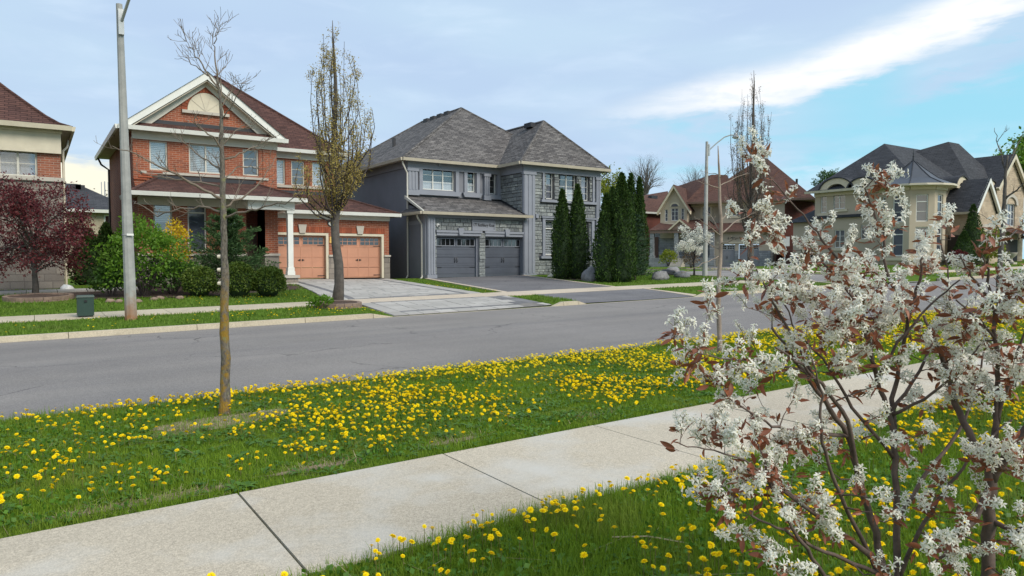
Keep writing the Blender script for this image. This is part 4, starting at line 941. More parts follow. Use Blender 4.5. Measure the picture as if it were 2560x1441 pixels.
    roofpart(H,MT['sh_brown'],[[(gx0,gy,ZEG+.03),(gx1,gy,ZEG+.03),TB,TA],[(gx1,gy,ZEG+.03),(gx1,42,ZEG+.03),(XR-.15,42,ztg),TB]],'garage_roof',[((gx1,gy,ZEG+.03),TB)])
    trimbox(F3,gx0,XR,.005,.03,ztg-.04,ztg+.16,MT['black'],H,'flashing')
    poly('garage_soffit',MT['pale'],H,[(gx0,gy,ZEG-.03),(gx0,YG+.02,ZEG-.03),(gx1,YG+.02,ZEG-.03),(gx1,gy,ZEG-.03)])
    gutter(H,MT['white'],[(gx0,gy,gx1,gy,ZEG+.05,0,-1),(gx1,gy,gx1,42,ZEG+.05,1,0)],.12,.16)
    trimbox(FG,XP1-.3,XG+.02,.0,.09,ZEG-.32,ZEG-.03,MT['pale'],H,'frieze')
    # number plate and brass panels on the pier between the doors
    x,z=atY(830,559,YG); q=MB(); N=18; q.prism([(x+.235*math.cos(2*math.pi*k/N),z+.165*math.sin(2*math.pi*k/N)) for k in range(N)],FG,.0,.04); po=q.build('number_plate',MT['iron'],H)
    q=MB(); q.prism([(x+.19*math.cos(2*math.pi*k/N),z-.01+.115*math.sin(2*math.pi*k/N)) for k in range(N)],FG,.04,.05); q.build('plate_face',MT['white'],po)
    lettering('181',.17,MT['iron'],po,(x,YG-.056,z-.01))
    x,z=atY(829.5,601,YG); trimbox(FG,x-.11,x+.11,.0,.03,z-.005,z+.17,MT['gold'],H,'brass_panel'); trimbox(FG,x-.125,x+.125,.0,.035,z-.14,z-.012,MT['gold'],H,'brass_panel')
    return H
brick_house()

# ================================================================== stone and brick house at the left
def left_house():
    Y=31.5; F=face(0,Y,1,0); ZB=.45
    H=thing('stone_brick_house',(-4,36,.5),'brick over taupe stone house with flared brown roof and cream eaves','house')
    XR=XY(158,Y); XL=-9.0; YK=42; ZE=ZY(178,320,31.05)
    zb=ZY(130,445,Y); z=lambda px,py:ZY(px,py,Y)
    w=(XY(2,Y),XY(100,Y),z(50,441),z(50,346))
    w2=(-5.2,-3.4,w[2],w[3]); w3=(-4.9,-3.1,ZB+.9,ZB+2.5)
    wall(F,XL,XR,zb,ZE,[w,w2],MT['brickm'],H,'upper_wall'); wall(F,XL,XR+.03,ZB-.6,zb-.12,[w3],MT['bstone'],H,'stone_wall')
    for q in (w2,w3): window(F,*q,H,MT['pale'],2,3,.12,.07,.022,('sheer',)); trimbox(F,q[0]-.15,q[1]+.12,0,.1,q[2]-.12,q[2]-.004,MT['capstone'],H,'sill')
    poly('side_wall',MT['brickm'],H,[(XR,Y,zb),(XR,YK,zb),(XR,YK,ZE),(XR,Y,ZE)]); poly('stone_side',MT['bstone'],H,[(XR+.03,Y,ZB-.6),(XR+.03,YK,ZB-.6),(XR+.03,YK,zb-.1),(XR+.03,Y,zb-.1)])
    b=MB(); b.box(XL,XR+.09,Y-.09,YK,zb-.14,zb+.01); b.build('band',MT['capstone'],H)
    window(F,*w,H,MT['pale'],2,3,.12,.07,.022,('sheer',))
    trimbox(F,w[0]-.15,w[1]+.12,0,.1,w[2]-.12,w[2]-.004,MT['capstone'],H,'sill')
    trimbox(F,XL,XR+.02,.0,.16,ZY(100,383,Y),ZE-.1,MT['cream'],H,'frieze'); trimbox(F,XL,XR+.06,.16,.22,ZE-.22,ZE-.1,MT['cream'],H,'crown_moulding')
    prof=[(0,0),(.4,.16),(.8,.45),(1.3,.9),(2.0,1.55),(3.0,2.55),(4.6,4.1)]
    ex,ey=XR+.36,Y-.48; fs=[]
    for (t0,h0),(t1,h1) in zip(prof[:-1],prof[1:]):
        fs.append([(XL,ey+t0,ZE+h0),(ex-t0,ey+t0,ZE+h0),(ex-t1,ey+t1,ZE+h1),(XL,ey+t1,ZE+h1)])
        fs.append([(ex-t0,ey+t0,ZE+h0),(ex-t0,YK,ZE+h0),(ex-t1,YK,ZE+h1),(ex-t1,ey+t1,ZE+h1)])
    rf=roofpart(H,MT['sh_brown'],fs,'roof'); b=MB(); b.tube([(ex-t,ey+t,ZE+h) for t,h in prof],.07,5); b.build('ridge_cap',MT['sh_brown'],rf)
    poly('soffit',MT['soffit'],H,[(XL,ey,ZE-.05),(XL,Y+.1,ZE-.05),(ex,Y+.1,ZE-.05),(ex,ey,ZE-.05)],[(XR-.1,Y,ZE-.052),(XR-.1,YK,ZE-.052),(ex,YK,ZE-.052),(ex,Y,ZE-.052)])
    gutter(H,MT['cream'],[(XL,ey,ex,ey,ZE+.04,0,-1),(ex,ey,ex,YK,ZE+.04,1,0)],.13,.17)
    downpipe(H,MT['cream'],[(ex-.05,Y+1.8,ZE-.12),(ex-.1,Y+1.2,ZE-.5),(XR+.1,Y+.6,ZE-.75),(XR+.1,Y+.5,zb+.1),(XR+.1,Y+.5,ZB)])
    b=MB(); b.box(XL,XR+.35,Y-.9,Y-.05,ZB-.6,ZB+.02); b.build('front_step',MT['gfoundation'],H)
left_house()

# ================================================================== house seen between the two
def gap_house():
    Y=68; F=face(0,Y,1,0); H=thing('cream_brick_house',(2,73,0),'cream brick house with charcoal roof seen between two brick houses','house')
    XL,XR=-8.0,XY(330,Y); ZE=ZY(250,527,Y)
    w=(XY(262,Y),XY(281,Y),ZY(270,566,Y),ZY(270,537,Y))
    wall(F,XL,XR,-1,ZE,[w],MT['cream_brick'],H); window(F,*w,H,MT['white'],1,1,.1,.12,.03,None,MT['dglass'])
    poly('side_wall',MT['cream_brick'],H,[(XR,Y,-1),(XR,Y+10,-1),(XR,Y+10,ZE),(XR,Y,ZE)],[(XL,Y+10,-1),(XL,Y,-1),(XL,Y,ZE),(XL,Y+10,ZE)])
    e=.6; A=(XY(208,Y+5)-.3,Y+5,ZY(208,461,Y+5)); B=(XL+5,Y+5,A[2]); x0,x1,y0,y1=XL-e,XR+e,Y-e,Y+10.5
    roofpart(H,MT['sh_dark'],[[(x0,y0,ZE),(x1,y0,ZE),A,B],[(x1,y0,ZE),(x1,y1,ZE),A],[(x1,y1,ZE),(x0,y1,ZE),B,A],[(x0,y1,ZE),(x0,y0,ZE),B]])
    gutter(H,MT['white'],[(x0,y0,x1,y0,ZE+.05,0,-1)],.14,.26)
    x,z=atY(262,470,Y+3); a=MB(); a.tube([(x,Y+3,z-2.2),(x,Y+3,z+.55)],.05,5)
    for dx in (-.25,.25): a.tube([(x+dx,Y+3,z-1.0),(x+dx,Y+3,z+.5)],.045,4)
    a.tube([(x-.3,Y+3,z-.8),(x+.3,Y+3,z-.8)],.04,4); a.build('antenna',MT['steelw'],H)
    for px in (190,200):
        x,z=atY(px,463+(px-190)*.2,Y+4); v=MB(); v.box(x-.35,x+.35,Y+3.7,Y+4.1,z-.5,z+.05); v.build('roof_vent',MT['black'],H)
gap_house()
# ================================================================== tan stucco house across the side street
def tan_house():
    P0=Vector((57.8,45.5)); xa=Vector((.4695,-.8829)); ya=Vector((.8829,.4695)); z0=.80
    H=thing('tan_house',(P0.x,P0.y,z0),'tan stucco house with brown roof, arched window and mauve grey garage doors','house',None,math.atan2(xa.y,xa.x))
    def T(px,py,dy=0):
        d=ray(px,py); n=Vector((d.x,d.y)); t=(P0.dot(ya)+dy)/n.dot(ya); P=n*t-P0; return P.dot(xa),EYE+d.z*t-z0
    U=lambda px,dy=0:T(px,647,dy)[0]; Z=lambda py,px=1800,dy=0:T(px,py,dy)[1]
    Fa=lambda dy:face(0,dy,1,0)
    FG,FU,FL,FD=Fa(0),Fa(1.6),Fa(.9),Fa(2.6)
    ze=Z(500,1900,1.2)                    # main eave
    zg=Z(577,1860,-.4)                    # garage eave
    # garage
    ds=[(U(1797),U(1836)),(U(1847),U(1896))]; zt=Z(612,1860); uL,uR=U(1786),U(1925)
    wall(FG,uL,uR,-.6,zg,[(a-.05,c+.05,-.6,zt+.05) for a,c in ds],MT['tan'],H,'garage_wall',.25)
    for a,c in ds:
        garage_door(FG,a,c,0,zt,H,MT['tgarage'],MT['white'],4,4,2,False,.22,'wave','plain')
        trimbox(FG,a-.2,c+.2,0,.08,zt+.12,zt+.28,MT['tantrim'],H,'lintel')
    zs=Z(627,1910)
    for a,c in ((ds[0][1]+.05,ds[1][0]-.05),(ds[1][1]+.05,uR+.03)): trimbox(FG,a,c,0,.08,-.5,zs,MT['ledge'],H,'stone_base')
    s=MB(); s.box(uR,uR+.05,-.05,4,-.5,zs); s.build('stone_base',MT['ledge'],H)
    poly('side_wall',MT['tan'],H,[(uR,0,-.5),(uR,4,-.5),(uR,4,zg),(uR,0,zg)])
    zgt=Z(557,1860,1.6)
    roofpart(H,MT['sh_brown2'],[[(uL-.3,-.45,zg),(uR+.45,-.45,zg),(uR-.6,1.6,zgt),(uL-.3,1.6,zgt)],[(uR+.45,-.45,zg),(uR+.45,5,zg),(uR-.6,5,zgt),(uR-.6,1.6,zgt)]],'garage_roof')
    gutter(H,MT['brownpipe'],[(uL-.3,-.45,uR+.45,-.45,zg+.03,0,-1)],.1,.16)
    lettering('6',.34,MT['iron'],H,(U(1820),-.03,Z(597)),0,.2); lettering('Mirage Avenue',.34,MT['iron'],H,(U(1846),-.03,Z(596)),0,.25,'lettering',.8)
    # upper wall behind garage, two windows
    wm=[(U(1828,1.6),U(1850,1.6),Z(540,1840,1.6),Z(515,1840,1.6))]
    uU0,uU1=U(1798,1.6),U(1960,1.6)
    wall(FU,uU0,uU1,zg-.6,ze,wm,MT['tan'],H,'upper_wall'); window(FU,*wm[0],H,MT['white'],2,2,.08,.07,.03)
    for q in wm: trimbox(FU,q[0]-.2,q[1]+.2,0,.07,q[2]-.22,q[2]-.03,MT['tantrim'],H,'sill'); trimbox(FU,q[0]-.16,q[0]-.02,0,.06,q[2],q[3]+.14,MT['tantrim'],H,'window_casing'); trimbox(FU,q[1]+.02,q[1]+.16,0,.06,q[2],q[3]+.14,MT['tantrim'],H,'window_casing')
    w2=(U(1755,2.6),U(1775,2.6),Z(540,1765,2.6),Z(517,1765,2.6))
    wall(FD,U(1700,2.6),uU0+.3,-.5,ze,[w2],MT['tan'],H,'upper_wall'); window(FD,*w2,H,MT['white'],2,2,.08,.07,.03)
    for q in (w2,): trimbox(FD,q[0]-.2,q[1]+.2,0,.07,q[2]-.2,q[2]-.03,MT['tantrim'],H,'sill'); trimbox(FD,q[0]-.2,q[0]-.02,0,.06,q[2],q[3]+.2,MT['tantrim'],H,'window_casing'); trimbox(FD,q[1]+.02,q[1]+.2,0,.06,q[2],q[3]+.2,MT['tantrim'],H,'window_casing')
    for Ff,a,c in ((FU,uU0,uU1),(FD,U(1700,2.6),uU0)): trimbox(Ff,a,c,0,.1,ze-.4,ze-.03,MT['tantrim'],H,'frieze')
    # right brick side
    uS=U(2034,7.0)
    poly('brick_side',MT['brick2'],H,[(uU1,1.6,-.6),(uS,5.5,-.6),(uS,5.5,ze),(uU1,1.6,ze)],[(uS,5.5,-.6),(uS,16,-.6),(uS,16,ze),(uS,5.5,ze)])
    poly('brick_side',MT['brick2'],H,[(uR,4,-.6),(uS,5.6,-.6),(uS,5.6,zg+.6),(uR,4,zg+.6)])
    for px in (1928,1939): downpipe(H,MT['brownpipe'],[(U(px,2.2),1.7,zg+.3),(U(px,2.2),1.7,.1)],.06)
    # gable bay at the left with arched window
    uA,uB=U(1650,.9),U(1717,.9); zb=Z(560,1680,.9); zge=Z(530,1650,.6)
    xa0=(uA+uB)/2; up=[(U(1661,.9),U(1668.5,.9),Z(554,1665,.9),Z(524,1665,.9)),(U(1677,.9),U(1694.5,.9),Z(552,1686,.9),Z(517,1686,.9)),(U(1702,.9),U(1709,.9),Z(550,1705,.9),Z(521,1705,.9))]
    wall(FL,uA,uB,zb-1.5,zge+.3,up,MT['tan'],H,'bay_wall')
    pk=(U(1682,.4),Z(462,1682,.4)); g0,g1=U(1641,.4),U(1724,.4)
    poly('bay_gable',MT['tan'],H,[(uA,.9,zge+.3),(uB,.9,zge+.3),(pk[0],.9,pk[1]-.25)])
    poly('bay_side',MT['tan'],H,[(uB,.9,zb-1.5),(uB,3,zb-1.5),(uB,3,zge+.3),(uB,.9,zge+.3)],[(uA,5,zb-1.5),(uA,.9,zb-1.5),(uA,.9,zge+.3),(uA,5,zge+.3)])
    for q in up: window(FL,*q,H,MT['white'],2 if q is up[1] else 1,3,.08,.05,.025)
    c=(up[1][0]+up[1][1])/2; r=(up[1][1]-up[1][0])/2; zc=up[1][3]; N=12
    a=MB(); a.prism([(c+r*math.cos(math.pi*k/N),zc+r*.8*math.sin(math.pi*k/N)) for k in range(N+1)],FL,.0,.03); ar=a.build('arch_pane',MT['glass'],H)
    for k in range(11):
        b0,b1=math.pi*k/11,math.pi*(k+1)/11; q=MB(); q.prism([(c+(r+o)*math.cos(t),zc+(r*.8+o)*math.sin(t)) for o,t in ((0,b0),(.16,b0),(.16,b1),(0,b1))],FL,0,.07); q.build('arch_trim',MT['tantrim'],H)
    trimbox(FL,uA+.1,uB-.1,0,.12,zb-.1,zb+.08,MT['tantrim'],H,'sill')
    for s,u in ((0,g0),(1,g1)):
        b=MB(); q=[(u,zge),(pk[0],pk[1]),(pk[0],pk[1]-.34),(u,zge-.34)] if s==0 else [(pk[0],pk[1]),(u,zge),(u,zge-.34),(pk[0],pk[1]-.34)]
        b.prism(q,face(0,.4,1,0),-.5,.0); b.build('rake_board',MT['tantrim'],H)
    bk=(pk[0],9,pk[1])
    roofpart(H,MT['sh_brown2'],[[(g0,.35,zge+.02),(g0,9,zge+.02),bk,(pk[0],.35,pk[1]+.02)],[(g1,9,zge+.02),(g1,.35,zge+.02),(pk[0],.35,pk[1]+.02),bk]],'bay_roof')
    # main roof
    e=.5; m0,m1=U(1733,2.1),uS+e; A=(U(1897,8),8,Z(397,1897,8)); B=(U(1915,8.5),8.5,A[2])
    roofpart(H,MT['sh_brown2'],[[(m0,1.1,ze),(m1,1.1,ze),B,A],[(m1,1.1,ze),(m1,17,ze),B],[(m0-3,17,ze),(m0,1.1,ze),A],[(m1,17,ze),(m0-3,17,ze),A,B]],'roof')
    C=(U(1777,5.5),5.5,Z(437,1777,5.5)); D=(U(1815,6.2),6.2,Z(438,1815,6.2))
    roofpart(H,MT['sh_brown2'],[[(U(1712,2.1),2.0,ze+.02),(U(1850,2.1),2.0,ze+.02),D,C],[(U(1680,8),8,Z(470,1680,8)),(U(1712,2.1),2.0,ze+.02),C]],'roof')
    poly('soffit',MT['soffit'],H,[(U(1712,2.1),1.1,ze-.04),(U(1712,2.1),3,ze-.04),(m1,12,ze-.04),(m1,1.1,ze-.04)])
    gutter(H,MT['brownpipe'],[(U(1720,2.1),1.1,m1,1.1,ze+.03,0,-1)],.1,.2)
    v=MB(); v.box(U(1988,5),U(1988,5)+.2,4.2,4.4,ze+1.2,ze+2.2); v.build('vent_pipe',MT['iron'],H)
    # porch
    zp=Z(575,1700,-.6); pl,pr=U(1623,-.6),U(1787,-.6); zpt=Z(551,1740,1.5)
    roofpart(H,MT['sh_brown2'],[[(pl,-.9,zp),(pr,-.9,zp),(pr-1.5,2.6,zpt+.2),(pl+.7,.9,zpt-.2)],[(pr,-.9,zp),(pr,2.6,zp),(pr-1.5,2.6,zpt+.2)]],'porch_roof')
    k0,k1,kp=U(1669,-1),U(1729,-1),(U(1698,-1),Z(548,1698,-1))
    for q in ([(k0,zp),kp,(kp[0],kp[1]-.22),(k0+.2,zp)],[kp,(k1,zp),(k1-.2,zp),(kp[0],kp[1]-.22)]):
        b=MB(); b.prism(q,face(0,-1,1,0),-.15,.05); b.build('rake_board',MT['tantrim'],H)
    poly('porch_gable',MT['brownpipe'],H,[(k0+.1,-.9,zp),(k1-.1,-.9,zp),(kp[0],-.9,kp[1]-.1)])
    roofpart(H,MT['sh_brown2'],[[(k0,-1.04,zp+.02),(k0,2,zp+.02),(kp[0],2,kp[1]+.02),(kp[0],-1.04,kp[1]+.02)],[(k1,2,zp+.02),(k1,-1.04,zp+.02),(kp[0],-1.04,kp[1]+.02),(kp[0],2,kp[1]+.02)]],'porch_gable_roof')
    trimbox(face(0,-.7,1,0),pl+.1,pr-.1,-.15,.1,zp-.32,zp-.02,MT['brownpipe'],H,'porch_beam')
    for px in (1630,1690.5,1780):
        b=MB(); u=U(px,-.6); b.box(u-.2,u+.2,-.75,-.35,-.3,zp-.3); b.box(u-.27,u+.27,-.82,-.28,-.3,1.1); b.build('porch_column',MT['ledge'],H)
    poly('porch_wall',MT['ledge'],H,[(pl,1.2,-.5),(pr,1.2,-.5),(pr,1.2,zp),(pl,1.2,zp)])
    zf=Z(645,1740,-.6); b=MB(); b.box(pl,U(1682,-.6),-.8,1.2,-.6,zf); b.box(U(1714,-.6),pr,-.8,1.2,-.6,zf); b.build('porch_base',MT['ledge'],H)
    trimbox(face(0,1.2,1,0),U(1634,1.2),U(1646,1.2),.02,.1,zf-.3,zf+2.2,MT['wood'],H,'front_door')
    for k in range(6):
        b=MB(); b.box(U(1682,-.6)+.02,U(1714,-.6)-.02,-.8-.33*(k+1)+.3,-.79+.3-.33*k,-.6,zf-zf/6.2*(k+1)+.1); b.build('step',MT['capstone'],H)
    for px in (1683,1712):
        b=MB(); u=U(px,-.9); P=[(u,-.8,zf+.95),(u,-2.4,zf-.05)]; b.tube(P,.03,5)
        for t in range(6): y=-.8-1.6*t/5; zz=zf+.95-1.0*t/5; b.tube([(u,y,zz),(u,y,zz-.85)],.014,4)
        b.build('handrail',MT['iron'],H)
    return H
tan_house()

# neighbour's brown roof and brick wall beyond the cedars
def far_brick():
    H=thing('far_brick_house',(56,60,.6),'brick house with brown roof partly hidden behind the tall cedars','house')
    Y=60; F=face(0,Y,1,0); x0,x1=XY(1560,Y),XY(1664,Y); ze=ZY(1640,533,Y)
    wall(F,x0,x1,-.5,ze,[],MT['brick2'],H); e=.5
    A,B=(XY(1600,Y+4),Y+4,ZY(1600,490,Y+4)),(XY(1668,Y+4),Y+4,ZY(1668,478,Y+4))
    roofpart(H,MT['sh_brown2'],[[(x0-e,Y-e,ze),(x1+e,Y-e,ze),B,A],[(x1+e,Y-e,ze),(x1+e,Y+9,ze),B]]); gutter(H,MT['white'],[(x0-e,Y-e,x1+e,Y-e,ze+.05,0,-1)],.12,.2)
    v=MB(); x,z=atY(1632,492,Y+2.5); v.box(x-.5,x+.5,Y+2.2,Y+2.8,z-.5,z+.1); v.build('roof_vent',MT['black'],H)
far_brick()

# ================================================================== cream mansion with turret
def mansion():
    H=thing('turret_house',(63,32,1.2),'large cream house with charcoal roof, corner turret and stone gables','house')
    def onX(px,py,X):
        d=ray(px,py); t=X/d.x; return d.y*t,EYE+d.z*t
    XS=58.0; FS=face(XS,0,0,-1); Yx=lambda px:onX(px,647,XS)[0]; Zx=lambda px,py:onX(px,py,XS)[1]
    ZB=.9; ZE=Zx(2060,479); tan,tr=MT['tan'],MT['tantrim']
    yb,yf=Yx(2035),30.5
    def aw(px0,px1,py0,py1): 
        m=(px0+px1)/2; return (-Yx(px0),-Yx(px1),Zx(m,py1),Zx(m,py0))
    ws=[aw(2049,2064,490,533),aw(2080,2110,478,523),aw(2152,2168,472,513),aw(2150,2168,562,598),aw(2085,2110,575,620)]
    wall(FS,-yb,-yf,ZB-.6,ZE,ws,tan,H,'side_facade'); 
    for i,q in enumerate(ws):
        window(FS,*q,H,MT['white'],2 if i in(1,4) else 1,3,.1,.07,.03); trimbox(FS,q[0]-.25,q[1]+.25,0,.1,q[2]-.25,q[2]-.04,tr,H,'sill')
    trimbox(FS,-yb,-yf,0,.15,ZE-.45,ZE-.03,tr,H,'frieze'); trimbox(FS,-yb,-yb+4.5,0,.25,Zx(2100,545),Zx(2100,538),MT['sh_dark'],H,'skirt_roof')
    for i in (1,2):
        q=ws[i]; c=(q[0]+q[1])/2; r=(q[1]-q[0])/2+.05; N=10
        a=MB(); a.prism([(c+r*math.cos(math.pi*k/N),q[3]+r*.7*math.sin(math.pi*k/N)) for k in range(N+1)],FS,0,.04); a.build('arch_pane',MT['glass'],H)
        ro=r+.95
        for k in range(12):
            t0,t1=math.pi*k/12,math.pi*(k+1)/12; b=MB(); z_=q[3]-.1
            b.prism([(c+o*math.cos(t),z_+o*.75*math.sin(t)) for o,t in ((r+.3,t0),(ro,t0),(ro,t1),(r+.3,t1))],FS,.0,.5); b.build('dormer_arch',tr,H)
            b=MB(); b.prism([(c+o*math.cos(t),z_+o*.75*math.sin(t)) for o,t in ((ro,t0),(ro+.12,t0),(ro+.12,t1),(ro,t1))],FS,-2.4,.6); b.build('dormer_roof',MT['sh_dark'],H)
    # lower garage wing at the side street end
    Yw0,Yw1=Yx(1972),yb-.02; zw=Zx(2000,556); FWg=face(XS+.6,0,0,-1); dg=(-Yx(1992),-Yx(2030),ZB-.6,Zx(2010,603))
    wall(FWg,-Yw0,-Yw1,ZB-.6,zw,[dg],tan,H,'garage_wing',.3); trimbox(FWg,dg[0],dg[1],-.35,-.28,ZB-.6,dg[3],MT['interior'],H,'garage_door'); trimbox(FWg,dg[0]-1.0,dg[0]-.05,0,.1,ZB-.6,ZB+1.0,MT['ledge'],H,'stone_base')
    roofpart(H,MT['sh_dark'],[[(XS+.1,Yw0+.4,zw),(XS+.1,Yw1,zw),(XS+3,Yw1,zw+1.6),(XS+3,Yw0-1.5,zw+1.6)],[(XS+.1,Yw0+.4,zw),(XS+3,Yw0-1.5,zw+1.6),(XS+6,Yw0+.4,zw)]],'garage_wing_roof')
    poly('garage_wing_side',tan,H,[(XS+.6,Yw0,ZB-.6),(XS+7,Yw0,ZB-.6),(XS+7,Yw0,zw),(XS+.6,Yw0,zw)])
    # turret
    c=(57.2,28.75); r=2.25; n=8; zt0=1.6+(647-473)/1775*57.2; zap=1.6+(647-411)/1775*58
    pts=[(c[0]+r*math.cos(2*math.pi*(k+.5)/n),c[1]+r*math.sin(2*math.pi*(k+.5)/n)) for k in range(n)]
    for k in range(n):
        p,q=pts[k],pts[(k+1)%n]; L=math.dist(p,q); ux,uy=(q[0]-p[0])/L,(q[1]-p[1])/L
        Ft=(lambda p,ux,uy:(lambda u,d:(p[0]+ux*u+uy*d,p[1]+uy*u-ux*d)))(p,ux,uy)
        ops=[(L/2-.42,L/2+.42,ZB+.9,ZB+3.1),(L/2-.42,L/2+.42,ZB+3.5,zt0-.75)]
        wall(Ft,0,L,ZB-.6,zt0,ops,tan,H,'turret_wall')
        for j,o in enumerate(ops): window(Ft,*o,H,MT['white'],1,2,.1,.07,.03,None,None,.55)
        trimbox(Ft,0,L,0,.12,zt0-.4,zt0-.05,tr,H,'turret_frieze'); trimbox(Ft,-.05,L+.05,0,.16,ZB+.55,ZB+.75,tr,H,'turret_sill'); trimbox(Ft,0,L,0,.06,ZB-.6,ZB+.54,MT['tanstone'],H,'turret_base')
    ap=(c[0],c[1],zap); re=3.0
    ring=lambda rr,z:[(c[0]+rr*math.cos(2*math.pi*(k+.5)/n),c[1]+rr*math.sin(2*math.pi*(k+.5)/n),z) for k in range(n)]
    R0,R1,R2=ring(re,zt0),ring(1.75,zt0+(zap-zt0)*.27),ring(.9,zt0+(zap-zt0)*.60)
    rm=plain('metal_roof',(.055,.06,.072),.45,.1); fs=[]
    for a,b in ((R0,R1),(R1,R2)): fs+=[[a[k],a[(k+1)%n],b[(k+1)%n],b[k]] for k in range(n)]
    fs+=[[R2[k],R2[(k+1)%n],ap] for k in range(n)]
    rf=roofpart(H,rm,fs,'turret_roof'); b=MB()
    for k in range(n): b.tube([R0[k],R1[k],R2[k],ap],.05,4)
    b.build('seam',MT['black'],rf); b=MB(); b.tube([(c[0],c[1],zap-.1),(c[0],c[1],zap+.25),(c[0],c[1],zap+.8)],[.10,.05,.012],6); b.lathe((c[0],c[1],zap+.2),[(.02,0),(.09,.06),(.02,.14)],8); b.build('finial',MT['iron'],rf)
    b=MB(); b.lathe((c[0],c[1],zt0-.16),[(re-.35,0),(re,.04),(re,.18),(re-.2,.2)],n*2); b.build('turret_gutter',MT['cream'],H)
    # front facade on the road side
    YF=28.9; FF=face(0,YF,1,0)
    wf_=(63.1,63.75,ZB+3.0,ZB+5.6)
    wall(FF,60.5,70.5,ZB-.6,ZE+.25,[wf_],tan,H,'front_facade'); window(FF,*wf_,H,MT['white'],1,4,.1,.07,.03)
    trimbox(FF,61.2,70.4,0,.15,ZE-.2,ZE+.2,tr,H,'frieze')
    e=.6; zr=11.75; x0,x1,y0,y1=XS-e,79,YF-e,yb+e
    A,B=(62.6,34.0,zr),(70.5,34.0,zr)
    roofpart(H,MT['sh_dark'],[[(x0,y0,ZE),(x1,y0,ZE+.2),B,A],[(x0,y1,ZE),(x0,y0,ZE),A],[(x1,y1,ZE),(x0,y1,ZE),A,B],[(x1,y0,ZE),(x1,y1,ZE),B]])
    C,D=(68.5,31.4,zr+.35),(70.5,31.4,zr+.35)
    roofpart(H,MT['sh_dark'],[[(66,y0-.2,ZE+.1),(73,y0-.2,ZE+.1),D,C],[(66,y0-.2,ZE+.1),C,(65.2,36,zr-1.2)],[(73,y0-.2,ZE+.1),(74,36,zr-1.2),D],[C,D,(74,36,zr-1.2),(65.2,36,zr-1.2)]])
    poly('soffit',MT['soffit'],H,[(x0,y0,ZE-.05),(x0,y1,ZE-.05),(x1,y1,ZE-.05),(x1,y0,ZE-.05)])
    gutter(H,MT['cream'],[(x0,y1,x0,y0,ZE+.03,-1,0),(x0+3.4,y0,x1,y0,ZE+.08,0,-1)],.14,.2)
    for xc in (64.0,69.3):
        for k in range(12):
            t0,t1=math.pi*k/12,math.pi*(k+1)/12; q=ZE-.1
            b=MB(); b.prism([(xc+o*math.cos(t),q+o*.85*math.sin(t)) for o,t in ((.55,t0),(1.15,t0),(1.15,t1),(.55,t1))],FF,.0,.75); b.build('dormer_arch',tr,H)
            b=MB(); b.prism([(xc+o*math.cos(t),q+o*.85*math.sin(t)) for o,t in ((1.15,t0),(1.27,t0),(1.27,t1),(1.15,t1))],FF,-2.2,.85); b.build('dormer_roof',MT['sh_dark'],H)
    # entrance porch
    YP=26.4; FP=face(0,YP,1,0); p0,p1=62.3,66.0; pc=(p0+p1)/2; zpe=ZB+4.4; zpp=ZB+7.2
    arch=(pc-.75,pc+.75,ZB-.5,ZB+2.9)
    wall(FP,p0,p1,ZB-.6,zpe,[arch],MT['tanstone'],H,'porch_front',.5)
    poly('porch_gable',MT['tanstone'],H,[(p0,YP,zpe),(p1,YP,zpe),(pc,YP,zpp-.2)]); poly('porch_side',MT['tanstone'],H,[(p0,YF,ZB-.6),(p0,YP,ZB-.6),(p0,YP,zpe),(p0,YF,zpe)])
    trimbox(face(p0,YF,0,-1),.5,1.6,.0,.05,ZB,ZB+2.6,MT['interior'],H,'porch_opening')
    poly('porch_dark',MT['interior'],H,[(p0,YP+.9,ZB-.6),(p1,YP+.9,ZB-.6),(p1,YP+.9,zpe),(p0,YP+.9,zpe)])
    for k in range(9):
        t0,t1=math.pi*k/9,math.pi*(k+1)/9; b=MB(); b.prism([(pc+o*math.cos(t),ZB+2.6+o*.8*math.sin(t)) for o,t in ((.75,t0),(1.12,t0),(1.12,t1),(.75,t1))],FP,0,.16); b.build('arch_stone',MT['capstone'],H)
    roofpart(H,MT['sh_dark'],[[(p0-.4,YP-.3,zpe),(p0-.4,YF+1.5,zpe),(pc,YF+1.5,zpp),(pc,YP-.3,zpp)],[(p1+.4,YF+1.5,zpe),(p1+.4,YP-.3,zpe),(pc,YP-.3,zpp),(pc,YF+1.5,zpp)]],'porch_roof')
    for q in ([(p0-.4,zpe),(pc,zpp),(pc,zpp-.4),(p0-.25,zpe-.25)],[(pc,zpp),(p1+.4,zpe),(p1+.25,zpe-.25),(pc,zpp-.4)]): b=MB(); b.prism(q,FP,.12,.30); b.build('rake_board',MT['white'],H)
    gutter(H,MT['cream'],[(p0-.4,YF,p0-.4,YP-.3,zpe+.03,-1,0)],.12,.18)
    # stone gable wing
    YW=28.0; FW_=face(0,YW,1,0); g0,g1=70.0,75.6; gc=72.8; zge=ZB+6.9; zgp=10.95
    ww=(gc-1.0,gc+1.0,ZB+3.6,ZB+5.6)
    wall(FW_,g0,g1,ZB-.6,zge,[ww],MT['tanstone'],H,'gable_wall'); window(FW_,*ww,H,MT['white'],3,3,.12,.07,.04)
    poly('gable_top',MT['tanstone'],H,[(g0,YW,zge),(g1,YW,zge),(gc,YW,zgp-.2)])
    for k in range(9):
        t0,t1=math.pi*k/9,math.pi*(k+1)/9; b=MB(); b.prism([(gc+o*math.cos(t),ZB+5.5+o*.7*math.sin(t)) for o,t in ((1.0,t0),(1.4,t0),(1.4,t1),(1.0,t1))],FW_,0,.12); b.build('arch_stone',MT['capstone'],H)
